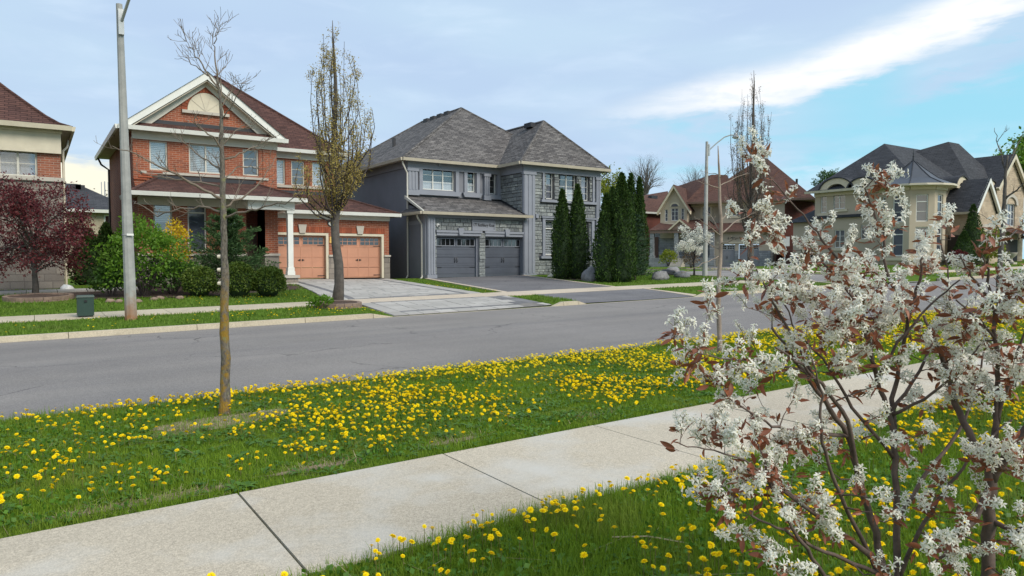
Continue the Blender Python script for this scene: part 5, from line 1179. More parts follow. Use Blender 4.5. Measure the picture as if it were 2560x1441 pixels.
    roofpart(H,MT['sh_dark'],[[(g0-.4,YW-.35,zge),(g0-.4,37,zge),(gc,37,zgp),(gc,YW-.35,zgp)],[(g1+.4,37,zge),(g1+.4,YW-.35,zge),(gc,YW-.35,zgp),(gc,37,zgp)]],'gable_roof')
    for q in ([(g0-.5,zge-.1),(gc,zgp),(gc,zgp-.45),(g0-.2,zge-.3)],[(gc,zgp),(g1+.5,zge-.1),(g1+.2,zge-.3),(gc,zgp-.45)]): b=MB(); b.prism(q,FW_,.12,.34); b.build('rake_board',MT['cream'],H)
    poly('wing_side',MT['tanstone'],H,[(g0,37,ZB-.6),(g0,YW,ZB-.6),(g0,YW,zge),(g0,37,zge)])
    roofpart(H,MT['sh_brown2'],[[(70.6,YW-1.1,ZB+2.9),(75,YW-1.1,ZB+2.9),(74.8,YW,ZB+3.4),(70.8,YW,ZB+3.4)]],'canopy')
    trimbox(FW_,71.4,74.4,.0,.05,ZB-.3,ZB+2.4,MT['interior'],H,'garage_opening')
    return H
mansion()
# two driveways and lawn strips on that side
gsheet('far_driveway',[0,1],[0,.5,1],MT['asphalt2'],.03,None,None,'dark asphalt driveway of the tan house',None) if False else None
def qsheet(name,P,m,dz,label):
    b=MB(); n=6
    A,B,C,D=[Vector((p[0],p[1],0)) for p in P]
    for j in range(n+1):
        for i in range(n+1):
            q=A.lerp(B,i/n).lerp(D.lerp(C,i/n),j/n); b.v.append((q.x,q.y,G(q.x,q.y)+dz))
    b.f=[(j*(n+1)+i,j*(n+1)+i+1,(j+1)*(n+1)+i+1,(j+1)*(n+1)+i) for j in range(n) for i in range(n)]
    return tag(b.build(name,m),label,None,None,'structure')
qsheet('tan_house_driveway',[(40,37.5),(40,32),(58.0,41.8),(55.2,47.5)],MT['asphalt2'],.04,'dark asphalt driveway climbing to the mauve grey garage doors')
qsheet('tan_house_apron',[(36.5,35),(36.5,29),(38.6,31),(38.6,36.6)],MT['asphalt2'],.04,'asphalt apron of the tan house at the side street')
# ------------------------------------------------------------------ plant helpers
def unit(v): return v/np.maximum(np.linalg.norm(v,axis=-1,keepdims=True),1e-9)
def leafquads(C,size,rng,out=None,outw=0.0,up=0.0,asp=.5,var=.35):
    """diamond leaves at C (N,3); direction random + outward + up"""
    n=len(C); d=rng.normal(size=(n,3)); d=unit(d)
    if out is not None: d=d+out*outw
    d[:,2]+=up; d=unit(d)
    s=unit(np.cross(d,unit(rng.normal(size=(n,3))))); sz=(size*(1+rng.uniform(-var,var,n)))[:,None]
    return np.stack([C,C+d*sz*.5+s*sz*asp*.5,C+d*sz,C+d*sz*.5-s*sz*asp*.5],1)
MT['bark']=plain('grey_bark',(.092,.080,.070),.95,.35,6,45,.9,.02)
MT['twig']=plain('brown_twig',(.165,.13,.10),.9,.25,9,45,.4,.01)
MT['bark2']=plain('dark_bark',(.055,.042,.038),.9,.35,9,60,.7,.01)
MT['barkp']=plain('pinkish_bark',(.26,.205,.165),.9,.25,9,60,.6,.01)
def lichen():
    m,nt,b=node_mat('lichen_bark'); p=pos(nt)
    mp=nt.nodes.new('ShaderNodeMapping'); mp.inputs['Scale'].default_value=(1,1,.35); nt.links.new(p,mp.inputs[0])
    c=cvar(nt,stretch(nt,nnoise(nt,mp.outputs[0],55,5,.7),.3,.7),[(.05,.043,.037),(.22,.19,.155)])
    s=nt.nodes.new('ShaderNodeSeparateXYZ'); nt.links.new(p,s.inputs[0])
    f=stretch(nt,nnoise(nt,p,7,5,.7),.43,.53)
    lim=stretch(nt,s.outputs[2],1.55,1.05); q=nt.nodes.new('ShaderNodeMath'); q.operation='MULTIPLY'; nt.links.new(f,q.inputs[0]); nt.links.new(lim,q.inputs[1])
    c=mixc(nt,q.outputs[0],c,(.26,.155,.018))
    g=stretch(nt,nnoise(nt,p,12,4,.7),.56,.66); c=mixc(nt,g,c,(.19,.185,.085))
    nt.links.new(c,b.inputs['Base Color']); b.inputs['Roughness'].default_value=.95
    bump(nt,b,nnoise(nt,mp.outputs[0],60,4,.7),1.0,.02); return m
MT['lichen']=lichen()
MT['thuja']=leafmat('cedar_green',[(.020,.046,.010),(.038,.078,.015),(.062,.108,.020)],.7,.15,.2)
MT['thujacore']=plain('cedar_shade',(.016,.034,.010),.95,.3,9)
MT['spruce']=leafmat('spruce_green',[(.03,.065,.035),(.05,.095,.05),(.07,.12,.06)],.7,.12,.2)
MT['pine']=leafmat('pine_green',[(.036,.080,.028),(.060,.115,.038),(.09,.15,.05)],.7,.12,.2)
MT['box']=leafmat('boxwood_green',[(.040,.078,.012),(.082,.135,.018),(.145,.185,.03)],.55,.2,.3)
MT['shrub']=leafmat('fresh_green',[(.07,.16,.012),(.12,.24,.02),(.18,.31,.035)],.5,.4,.3)
MT['shrubd']=leafmat('mid_green',[(.035,.085,.014),(.06,.13,.02)],.5,.35,.3)
MT['forsyth']=leafmat('forsythia_yellow',[(.55,.36,.01),(.70,.50,.02),(.42,.32,.02)],.6,.35,.2)
MT['jmaple']=leafmat('dark_red_leaf',[(.065,.012,.018),(.125,.022,.028),(.19,.045,.045)],.5,.35,.3)
MT['budleaf']=leafmat('bronze_bud_leaf',[(.34,.27,.05),(.48,.38,.09),(.32,.22,.09),(.40,.36,.13)],.55,.35,.3)
MT['bud']=leafmat('brown_bud',[(.13,.08,.05),(.20,.14,.09),(.17,.13,.06)],.6,.25,.2)
MT['yshrub']=leafmat('yellow_green_leaf',[(.16,.20,.015),(.25,.28,.025)],.5,.4,.3)
MT['petal']=leafmat('white_petal',[(.80,.78,.69),(.88,.86,.78),(.84,.82,.74)],.5,.45,.2)
MT['rock']=plain('granite_boulder',(.21,.205,.21),.9,.35,5,25,.9,.04)
MT['rockd']=plain('dark_rock',(.035,.035,.04),.8,.4,5,25,.9,.04)
MT['concpole']=plain('concrete_pole',(.36,.36,.34),.85,.14,2.5,80,.4,.004)
MT['galv']=plain('galvanised_steel',(.42,.43,.43),.4,.1,6,50,.05,metal=.5)
MT['gbox']=plain('utility_green',(.018,.045,.036),.5,.15,3,40,.08)
MT['wallbrick']=plain('planter_brick',(.235,.165,.125),.9,.2,8,50,.5,.006,rand=.2)
MT['cut']=plain('cut_wood',(.70,.62,.50),.8,.1)

# ------------------------------------------------------------------ street furniture
def rusty_pole():
    m,nt,b=node_mat('stained_concrete_pole'); p=pos(nt); s=nt.nodes.new('ShaderNodeSeparateXYZ'); nt.links.new(p,s.inputs[0])
    c=cvar(nt,stretch(nt,nnoise(nt,p,3.5,6,.65),.3,.7),[(.235,.238,.228),(.36,.36,.34)])
    ad=nt.nodes.new('ShaderNodeMath'); ad.operation='MULTIPLY_ADD'; nt.links.new(nnoise(nt,p,9,4),ad.inputs[0]); ad.inputs[1].default_value=-.8; nt.links.new(s.outputs[2],ad.inputs[2])
    c=mixc(nt,stretch(nt,ad.outputs[0],.42,-.32),c,(.28,.135,.06)); nt.links.new(c,b.inputs['Base Color']); b.inputs['Roughness'].default_value=.9
    bump(nt,b,nnoise(nt,p,60,4),.5,.006); return m
MT['rustpole']=rusty_pole()
def street_lamp(base,h,label,arm,lean,mat,detail):
    L=thing('street_lamp',base,label,'street lamp')
    b=MB(); x,y,z=base; n=10
    rr=lambda t:.142-.070*t
    b.tube([(x+lean[0]*t,y+lean[1]*t,z-.1+(h+.1)*t) for t in (0,.25,.5,.75,1)],[rr(t) for t in (0,.25,.5,.75,1)],n); b.build('pole',mat,L)
    tx,ty=x+lean[0],y+lean[1]; ax,ay=arm
    p=MB(); br=MB(); zb=z+h-.45
    br.box(tx+ax*.09-.06,tx+ax*.09+.06,ty+ay*.09-.06,ty+ay*.09+.06,zb-.3,zb+.3); br.build('bracket',MT['galv'],L)
    pts=[(tx+ax*.12,ty+ay*.12,zb),(tx+ax*.55,ty+ay*.55,zb+.38),(tx+ax*1.0,ty+ay*1.0,zb+.72),(tx+ax*1.35,ty+ay*1.35,zb+.84),(tx+ax*1.65,ty+ay*1.65,zb+.84)]
    p.tube(pts,.034,7); p.build('arm',MT['galv'],L)
    hx,hy,hz=pts[-1]; q=MB(); q.lathe((hx,hy,hz-.13),[(.19,0),(.20,.03),(.13,.10),(.075,.14),(.075,.24),(.05,.26)],12); hd=q.build('luminaire',MT['galv'],L,None,True)
    g=MB(); g.lathe((hx,hy,hz-.20),[(.06,0),(.15,.03),(.18,.069)],12); g.build('lens',MT['white'],hd)
    if detail:
        yy=y-.16; g=MB(); g.box(x-.07,x+.08,yy+.01,yy+.03,ZY(328,590,y),ZY(328,585,y)); tg=g.build('number_strip',MT['white'],L)
        bd=MB(); bd.lathe((x-.03,y+.02,ZY(328,589,y)),[(.130,0),(.130,.02)],12); bd.build('strap',MT['galv'],L)
        for k,zz in enumerate((.9,1.2,1.5)):
            bo=MB(); bo.tube([(x+.12,y-.05,z+zz),(x+.16,y-.07,z+zz)],.015,5); bo.build('bolt',MT['iron'],L)
    return L
b0=pg(328,800); street_lamp((b0.x,b0.y,b0.z),ZY(300,9,b0.y)-b0.z,'concrete lamp post with rust stained foot on the lawn by the green box',(.25,-.97),(-.10,.07),MT['rustpole'],True)
b1=pg(1762,691); street_lamp((b1.x,b1.y,b1.z),1.6+287/1775*38.7-b1.z,'slim concrete lamp post with curved arm beside the boulders',(.90,-.42),(.05,0),MT['concpole'],False)
def utility_box():
    c=pg(213,795); x,y,z=c; o=thing('utility_box',c,'dark green metal utility box on the lawn beside the lamp post','utility box')
    b=MB(); b.hexa([(x-.17,y-.14,z+.06),(x+.19,y-.14,z+.06),(x+.19,y+.2,z+.06),(x-.17,y+.2,z+.06),(x-.17,y-.14,z+.52),(x+.19,y-.14,z+.52),(x+.19,y+.2,z+.52),(x-.17,y+.2,z+.52)]); b.build('body',MT['gbox'],o)
    b=MB(); b.hexa([(x-.19,y-.16,z+.5205),(x+.21,y-.16,z+.5205),(x+.21,y+.22,z+.5205),(x-.19,y+.22,z+.5205),(x-.17,y-.13,z+.57),(x+.19,y-.13,z+.57),(x+.19,y+.19,z+.57),(x-.17,y+.19,z+.57)]); b.build('lid',MT['gbox'],o)
    b=MB(); b.box(x-.15,x+.17,y-.12,y+.18,z-.05,z+.06); b.build('plinth',MT['iron'],o)
    b=MB(); b.box(x-.02,x+.04,y-.165,y-.141,z+.40,z+.45); b.build('latch',MT['iron'],o)
utility_box()
def yard_sign():
    c=pg(1903,719); x,y,z=c; o=thing('yard_sign',c,'yellow and black SLOW DOWN yard sign on the corner lawn','sign')
    w=.27; h0,h1=ZY(1903,713,y),ZY(1903,684,y); F=lambda u,d:(x+RT.x*u-FW.x*d, y+RT.y*u-FW.y*d)
    b=MB(); b.fbox(F,-w/2,w/2,-.012,0,h0,h1); b.build('panel',MT['yellow'],o)
    zm=h0+(h1-h0)*.58; b=MB(); b.fbox(F,-w/2+.01,w/2-.01,.001,.004,zm,h1-.012); b.build('black_band',MT['iron'],o)
    rz=-YAW
    for i,t in enumerate(('SLOW','DOWN')): lettering(t,.085,MT['white'],o,(*F(0,.008),h1-.065-i*.085),rz)
    for i,(u,s) in enumerate(((-.06,.8),(.05,1.0))):       # two small running figures
        q=MB(); zz=h0+.06; q.tube([(*F(u-.03,.006),zz),(*F(u,.006),zz+.05*s),(*F(u+.005,.006),zz+.10*s)],.012,4); q.tube([(*F(u+.035,.006),zz),(*F(u,.006),zz+.05*s)],.011,4); q.tube([(*F(u-.035,.006),zz+.07*s),(*F(u+.04,.006),zz+.085*s)],.009,4)
        q.tube([(*F(u+.01,.006),zz+.11*s),(*F(u+.012,.006),zz+.14*s)],.018,6); q.build('figure',MT['iron'],o)
    for s in (-1,1): q=MB(); q.tube([(*F(s*.08,-.006),z-.05),(*F(s*.08,-.006),h0+.05)],.006,4); q.build('stake',MT['iron'],o)
yard_sign()
def sign_post():
    c=pg(1956,703); x,y,z=c; o=thing('sign_post',c,'leaning grey steel sign post at the kerb of the side street','sign post')
    b=MB(); b.tube([(x,y,z-.1),(x+.12,y-.08,z+2.1)],.035,6); b.build('post',MT['galv'],o)
    b=MB(); F=lambda u,d:(x+.12+RT.x*u-FW.x*d,y-.08+RT.y*u-FW.y*d); b.fbox(F,-.15,.15,.04,.05,z+1.65,z+2.1); b.build('sign_back',MT['galv'],o)
sign_post()
def boulder(px,py,w,h,d,m,label,seed,group=None):
    c=pg(px,py); b=MB(); rs=random.Random(seed); vs=[]; n,k=12,8
    for j in range(k+1):
        t=math.pi*j/k
        for i in range(n):
            a=2*math.pi*i/n; p=Vector((math.sin(t)*math.cos(a),math.sin(t)*math.sin(a),math.cos(t)))
            q=1+.28*mnoise.noise(p*1.3+Vector((seed,0,0)))+.12*mnoise.noise(p*3+Vector((0,seed,0)))
            vs.append((c.x+p.x*w/2*q,c.y+p.y*d/2*q,c.z+max(p.z*q,-.4)*h*.62+h*.22))
    b.v=vs; b.f=[(j*n+i,j*n+(i+1)%n,(j+1)*n+(i+1)%n,(j+1)*n+i) for j in range(k) for i in range(n)]
    o=b.build('boulder',m,None,(c.x,c.y,c.z),True); tag(o,label,'boulder',group)
boulder(1477,704,.95,.80,.8,MT['rock'],'upright grey boulder between the two cedar groups',1)
boulder(1650,700,.98,.58,.7,MT['rock'],'rounded pale grey boulder on the corner lawn beside the lamp post',2)
boulder(1705,694,.95,.42,.7,MT['rock'],'low brownish boulder just behind the rounded pale one',3)
boulder(1668,688,1.2,.36,.8,MT['rockd'],'flat black rock lying behind the rounded pale boulder',4); boulder(1682,683,1.1,.42,.7,MT['rock'],'tilted slate rock on top of the rock garden',5)
boulder(168,727,.46,.26,.4,MT['bulb'],'white wrapped bundle lying at the corner of the stone house',6)
boulder(1377,695,.32,.24,.28,MT['cut'],'small white stone at the foot of the grey stone wall',7)
for i,(px,py) in enumerate(((275,756),(298,757),(345,757),(385,752),(400,749),(450,748))): boulder(px,py,.26,.13,.2,MT['wallbrick'],'small edging stone at the front of the shrub bed',40+i,'edging stones of the shrub bed')
def ring(cx,cy,r,rows,label,a0=0,a1=2*math.pi,soil=True):
    z=G(cx,cy); o=thing('brick_planter',(cx,cy,z),label,'planter'); n=int(abs(a1-a0)*r/.24)
    for j in range(rows):
        for k in range(n):
            t0=a0+(a1-a0)*(k+.5*(j%2))/n; t1=t0+(a1-a0)/n*.95; b=MB()
            P=[(cx+q*math.cos(t),cy+q*math.sin(t)) for q,t in ((r,t0),(r,t1),(r-.13,t1),(r-.13,t0))]
            b.hexa([(x,y,G(x,y)-.03+.09*j) for x,y in P]+[(x,y,G(x,y)+.055+.09*j) for x,y in P]); b.build('brick',MT['wallbrick'],o)
    if soil:
        b=MB(); b.lathe((cx,cy,z-.05),[(r-.14,0),(r-.14,.09*rows-.02),(.15,.09*rows+.05)],20); b.build('soil',MT['mulch'] if rows==2 else MT['ground'],o)
    return o
cR=pg(97,750); ring(cR.x,cR.y,.95,2,'low red brick ring round the dark red maple')
cP=pg(846,768); ring(cP.x,cP.y,.68,2,'low curved brick planter round the columnar street tree')
# ------------------------------------------------------------------ trees
def twigs(b,pts,rad,rng,n,l0,l1,up=.3,sub=2,rmin=.0027,sides=4,tips=None,t0=.15):
    """side twigs along a branch polyline; returns tips"""
    pts=[Vector(p) for p in pts]; m=len(pts)-1
    for k in range(n):
        t=rng.uniform(t0,.98); i=min(int(t*m),m-1); f=t*m-i; p=pts[i].lerp(pts[i+1],f); d=(pts[i+1]-pts[i]).normalized()
        s=Vector((rng.gauss(0,1),rng.gauss(0,1),rng.gauss(0,.6))); s=(s-d*s.dot(d)).normalized()
        v=(d*.75+s*.8+Vector((0,0,up))).normalized(); L=rng.uniform(l0,l1)*(1.15-t*.5)
        q=p+v*L*.5; e=q+(v+Vector((rng.gauss(0,.2),rng.gauss(0,.2),up*.8))).normalized()*L*.5
        r=max(rmin,(rad[i]*(1-f)+rad[i+1]*f)*.45); b.tube([p,q,e],[r,r*.7,rmin*.8],sides,False)
        if tips is not None: tips+= [q,e]
        if sub>1: twigs(b,[p,q,e],[r,r*.7,rmin],rng,rng.randint(2,3),l0*.45,l1*.5,up,sub-1,rmin,3,tips)
def bare_tree(name,label,cat,dep,trunk,branches,seed,mt,mb,group=None,nt=7,tw=(.12,.32),knots=(),base=None,lean=0):
    rng=random.Random(seed); P=lambda q,dd=0:atD(q[0],q[1],dep+dd)
    c=P(trunk[0][0]); o=thing(name,(c.x,c.y,G(c.x,c.y)),label,cat,group)
    b=MB(); tp=[P(q) for q,_ in trunk]; tp[0]=Vector((c.x,c.y,G(c.x,c.y)-.05)); tr=[r for _,r in trunk]
    # smooth resample
    pts=[];rs=[]
    for i in range(len(tp)-1):
        for k in range(4):
            f=k/4; w=Vector((rng.gauss(0,.10),rng.gauss(0,.10),0))*tr[i]; pts.append(tp[i].lerp(tp[i+1],f)+w); rs.append((tr[i]*(1-f)+tr[i+1]*f)*(1+rng.uniform(-.05,.07)))
    pts.append(tp[-1]); rs.append(tr[-1]); rs[0]*=1.35; rs[1]*=1.1
    b.tube(pts,rs,10); b.build('trunk',mt,o,None,True)
    for k,(q,ang) in enumerate(knots):
        p=P(q); n=MB(); d=RT*ang; n.tube([p,p+d*.035],[.022,.018],8); n.build('pruning_scar',MT['cut'],o)
    c2=MB()
    for line,r0,dd in branches:
        m=len(line)-1; pl=[P(q,dd*i/m) for i,q in enumerate(line)]; fine=[]
        for i in range(m):
            for k in range(3): fine.append(pl[i].lerp(pl[i+1],k/3)+Vector((rng.gauss(0,.009),rng.gauss(0,.009),rng.gauss(0,.009)))*(k>0 or i>0))
        fine.append(pl[-1]); rr=[1.1*r0*(1-.78*i/(len(fine)-1)) for i in range(len(fine))]
        bb=MB(); bb.tube(fine,rr,6); bb.build('branch',mb,o,None,True); twigs(c2,fine,rr,rng,nt,tw[0],tw[1])
    if c2.v: q=c2.build('twigs',mb,o); q['kind']='stuff'
    return o
T1=atD; 
bare_tree('street_tree','bare young street tree with orange lichen on its trunk in the soil ring','tree',7.16,
 [((560,1037),.052),((563,930),.048),((561,800),.043),((562,690),.038),((560,600),.033),((558,500),.030),((556,420),.025),((554,350),.021),((553,280),.017),((549,235),.013),((543,200),.011)],
 [([(545,215),(540,170),(535,120),(532,85)],.010,.1),([(535,110),(541,80),(548,60)],.005,0),([(548,228),(520,190),(498,150),(480,125),(458,100)],.009,-.2),([(503,155),(494,130),(480,105)],.005,.1),([(520,190),(495,172),(470,150),(455,135)],.007,.2),
  ([(552,262),(553,220),(543,150)],.007,.1),([(553,270),(570,235),(585,215),(602,208)],.007,.2),([(553,300),(575,270),(600,225),(608,205)],.007,-.2),([(556,365),(590,330),(608,312)],.006,.2),
  ([(556,375),(530,345),(500,320),(478,300)],.010,-.3),([(557,400),(600,385),(640,365),(690,340)],.010,.3),([(557,430),(520,405),(478,370),(440,345)],.010,.2),
  ([(558,500),(510,475),(460,445),(400,420),(340,385),(280,365)],.014,-.5),([(558,470),(500,455),(440,450),(380,440),(335,425)],.011,.4),([(559,520),(600,500),(640,470),(668,430),(690,390)],.012,.4),
  ([(560,545),(610,530),(660,520),(715,510),(748,480)],.012,-.4),([(559,530),(500,520),(450,520),(395,540),(345,510),(330,505)],.011,.6),([(559,455),(590,420),(625,415),(660,425)],.008,.5),([(557,440),(540,400),(530,370)],.007,.4)],
 4,MT['lichen'],MT['twig'],None,7,(.10,.32),[((553,642),-1),((553,675),-1),((554,709),-1),((553,775),-1)])
bare_tree('street_sapling','thin pale sapling bare of leaves between road and pavement beside the blossom shrub','tree',11.15,
 [((1801,881),.040),((1797,800),.036),((1796,720),.034),((1801,640),.031),((1803,560),.027),((1799,480),.023),((1797,420),.017),((1795,365),.006)],
 [([(1803,585),(1830,560),(1860,545),(1890,530)],.012,.5),([(1802,590),(1770,565),(1745,545)],.010,-.4),([(1801,625),(1775,610),(1755,595)],.010,.3),([(1799,640),(1770,655),(1735,670),(1690,690)],.008,-.3),
  ([(1801,560),(1815,530),(1822,500)],.010,.3),([(1800,580),(1780,545),(1765,525)],.009,.3),([(1799,470),(1770,462),(1740,452)],.009,-.2),([(1799,465),(1830,450),(1870,432)],.010,.5),([(1798,440),(1780,434),(1762,430)],.007,.2),([(1798,445),(1820,430),(1845,420)],.006,-.3),([(1800,610),(1830,600),(1880,570)],.009,-.4)],
 9,MT['barkp'],MT['barkp'],None,3,(.06,.16))
bare_tree('street_sapling','grey leafless sapling with upswept forked limbs on the verge across from the turret house','tree',15.9,
 [((2499,800),.062),((2497,720),.056),((2502,640),.052),((2508,560),.045),((2512,490),.038),((2514,430),.028),((2520,390),.018)],
 [([(2510,600),(2530,590),(2550,565),(2558,545)],.022,.5),([(2512,500),(2535,480),(2556,465),(2575,440)],.022,-.4),([(2515,430),(2505,395),(2492,350),(2486,320)],.016,.3),([(2494,355),(2505,335),(2520,325)],.008,0),([(2517,420),(2535,380),(2550,350),(2558,335)],.018,.3),([(2530,390),(2538,365),(2533,360)],.008,.2),([(2508,590),(2492,565),(2470,545),(2430,525)],.012,.4),([(2560,345),(2580,300),(2600,260)],.01,.2)],
 15,MT['bark'],MT['bark'],None,4,(.1,.3))
def columnar(label,base,h,zf,w,nb,nl,seed,mt,ml,lsize,r0,gap=None,leafy=.2,trunkm=None,ty=0):
    rng=random.Random(seed); rg=np.random.default_rng(seed); x,y,z=base
    o=thing('columnar_tree',base,label,'tree'); b=MB()
    N=14; tp=[Vector((x+.05*math.sin(i*1.3)+ty*i/N,y+.05*math.cos(i*1.7),z-.05+(h+.05)*i/N)) for i in range(N+1)]; trd=[r0*(1-i/N)**.75+.008 for i in range(N+1)]; trd[0]*=1.25
    b.tube(tp,trd,10); b.build('trunk',trunkm or mt,o,None,True)
    br=MB(); tips=[]; nodes=[]
    for k in range(nb):
        u=.42+.55*((k+rng.random())/nb); a=rng.uniform(0,2*math.pi)        # tip height and side
        R_=w*max(.06,1-(abs(u-.62)/.40)**1.7)*rng.uniform(.35,1.0)+.03; zs=zf*.95+(u*h-zf)*rng.uniform(0,.5); L=u*h-zs
        i=min(int(zs/h*N),N-1); p=tp[i].lerp(tp[i+1],zs/h*N-i); q=tp[min(N,int(u*N))]; dx=(q.x-p.x)*.5
        sd=Vector((math.cos(a),math.sin(a),0)); pts=[p,p+sd*R_*.5+Vector((dx*.2,0,L*.14)),p+sd*R_*.92+Vector((dx*.5,0,L*.42)),p+sd*R_*1.03+Vector((rng.gauss(0,.05)+dx,rng.gauss(0,.05),L*.72)),p+sd*R_*.95+Vector((rng.gauss(0,.08)+dx,rng.gauss(0,.08),L))]
        r=max(.008,trd[i]*rng.uniform(.16,.27)); rr=[r,r*.85,r*.62,r*.4,.006]
        br.tube(pts,rr,5,False); tt=[]; twigs(br,pts,rr,rng,8,.2,.6,1.1,2,.004,3,tt,.15); tips+=tt
        for i in range(4):
            for f in (0,.33,.66): tips.append(pts[i].lerp(pts[i+1],f))
    for i in range(N//3,N): tips+=[tp[i].lerp(tp[i+1],f) for f in (0,.5)]
    br.build('branches',mt,o,None,True)
    T=np.array([tuple(t) for t in tips]); C=T[rg.integers(0,len(T),nl)]+rg.normal(size=(nl,3))*np.array([.06,.06,.09])
    if gap is not None: C=C[gap(C,rg)]
    npmesh('leaves',leafquads(C,np.full(len(C),lsize),rg,None,0,.3,.6),4,ml,o)['kind']='stuff'
    return o
c=pg(845,757); columnar('columnar street tree with small bronze green leaves in the brick planter',(c.x,c.y,c.z),1.6+587/1775*22.1-c.z,2.5,1.36,50,14500,3,MT['bark2'],MT['budleaf'],.05,.15,None,.2,MT['bark'],-.05)
c=pg(1872,703); columnar('tall columnar tree with tiny brown buds behind the corner lawn sign',(c.x,c.y,c.z),1.6+452/1775*34.8-c.z,1.9,1.35,46,9000,8,MT['bark'],MT['bud'],.05,.15,None,.2,MT['bark'],.2)
c=Vector((34.5,29.5,G(34.5,29.5)))
def round_tree(name,label,base,h,rx,rz,zc,nb,nl,seed,mt,ml,lsize,r0,group=None,cat='tree',sub=2,ntw=8,tl=(.3,.9),asp=.6,part='leaves',crown_only=None,fork=.35,elmin=-.25):
    rng=random.Random(seed); rg=np.random.default_rng(seed); x,y,z=base
    o=thing(name,base,label,cat,group); b=MB()
    zf=(zc-rz)*.9 if crown_only is None else crown_only
    tp=[Vector((x,y,z-.1)),Vector((x+.02,y,z+zf*.5)),Vector((x,y+.03,z+zf)),Vector((x+.05,y,z+zc))]; b.tube(tp,[r0*1.3,r0,r0*.85,r0*.4],8); b.build('trunk',mt,o,None,True)
    br=MB(); tips=[]
    for k in range(nb):
        a=2*math.pi*(k*.618)+rng.gauss(0,.3); el=rng.uniform(elmin,1.0); q=rng.uniform(.75,1.05)
        e=Vector((x+rx*q*math.cos(a)*math.cos(el*1.3),y+rx*q*math.sin(a)*math.cos(el*1.3),z+zc+rz*q*math.sin(el*1.45))); s=tp[2].lerp(tp[3],rng.random()*.9)
        m1=s.lerp(e,.4)+Vector((0,0,.12*rz)); m2=s.lerp(e,.75)+Vector((rng.gauss(0,.06)*rx,rng.gauss(0,.06)*rx,.05*rz)); r=r0*.38; rr=[r,r*.7,r*.4,.006]
        br.tube([s,m1,m2,e],rr,5,False); tt=[]; twigs(br,[s,m1,m2,e],rr,rng,ntw,tl[0],tl[1],.25,sub,.004,3,tt,.3); tips+=tt+[m2,e]
    br.build('branches',mt,o,None,True)
    if nl:
        T=np.array([tuple(t) for t in tips]); C=T[rg.integers(0,len(T),nl)]+rg.normal(size=(nl,3))*.055*max(rx,.8)
        npmesh(part,leafquads(C,np.full(nl,lsize),rg,None,0,-.05,asp),4,ml,o)['kind']='stuff'
    return o
c=pg(88,744); round_tree('red_maple','dark red leaved ornamental maple inside the brick ring','tree' and (c.x,c.y,c.z),3.9,1.8,1.5,2.1,34,15000,21,MT['bark'],MT['jmaple'],.085,.09,None,'tree',2,9,(.3,.8),.5,'leaves',.75,elmin=-.75)
c=pg(1735,690); round_tree('blossom_tree','small white blossom tree in front of the tan house steps',(c.x,c.y,c.z),2.9,.95,.95,1.75,14,4200,22,MT['bark2'],MT['petal'],.07,.05,None,'tree',2,6,(.2,.5),.7,'blossom',.6)
# trees beyond the houses
def far(px,py,Y,h,rx,rz,nl,seed,mt,ml,label,ls=.3,nb=22,name='background_tree',r0=.25):
    x=XY(px,Y); z=-.2; zt=ZY(px,py,Y); zc=zt-rz-z
    return round_tree(name,label,(x,Y,z),h,rx,rz,zc,nb,nl,seed,mt,ml,ls,r0,None,'tree',2,10,(rx*.3,rx*.8),.6)
far(1612,388,95,12,3.4,4.2,0,31,MT['bark'],None,'leafless round crowned tree rising behind the tall cedars',.3,34)
far(1525,430,85,10,2.6,3.2,2600,32,MT['bark'],MT['yshrub'],'fresh yellow green tree just right of the grey house',.34)
far(1735,420,105,10,4,3.5,0,33,MT['bark'],None,'bare branched tree behind the tan house ridge by the lamp post',.3,26)
far(2065,432,110,9,3,3,2200,34,MT['bark'],MT['shrubd'],'green tree top between the tan house and turret house roofs',.4)
far(265,492,120,8,3,3,500,35,MT['bark'],MT['bud'],'thin bare tree behind the charcoal roofed house',.25)
x,y=90,31.0
round_tree('background_tree','broad green tree at the right of the stone gable wing',(x,y,G(x,y)),11,5.5,5.0,8.5,26,9000,36,MT['bark'],MT['shrub'],.42,.3,None,'tree',2,10,(1.2,3))
x,y=74.8,25.6; round_tree('red_maple','dark red leaved tree in front of the stone gable wing',(x,y,G(x,y)),4,2.0,1.3,2.6,16,4000,37,MT['bark2'],MT['jmaple'],.16,.08,None,'tree',2,8,(.4,.9))
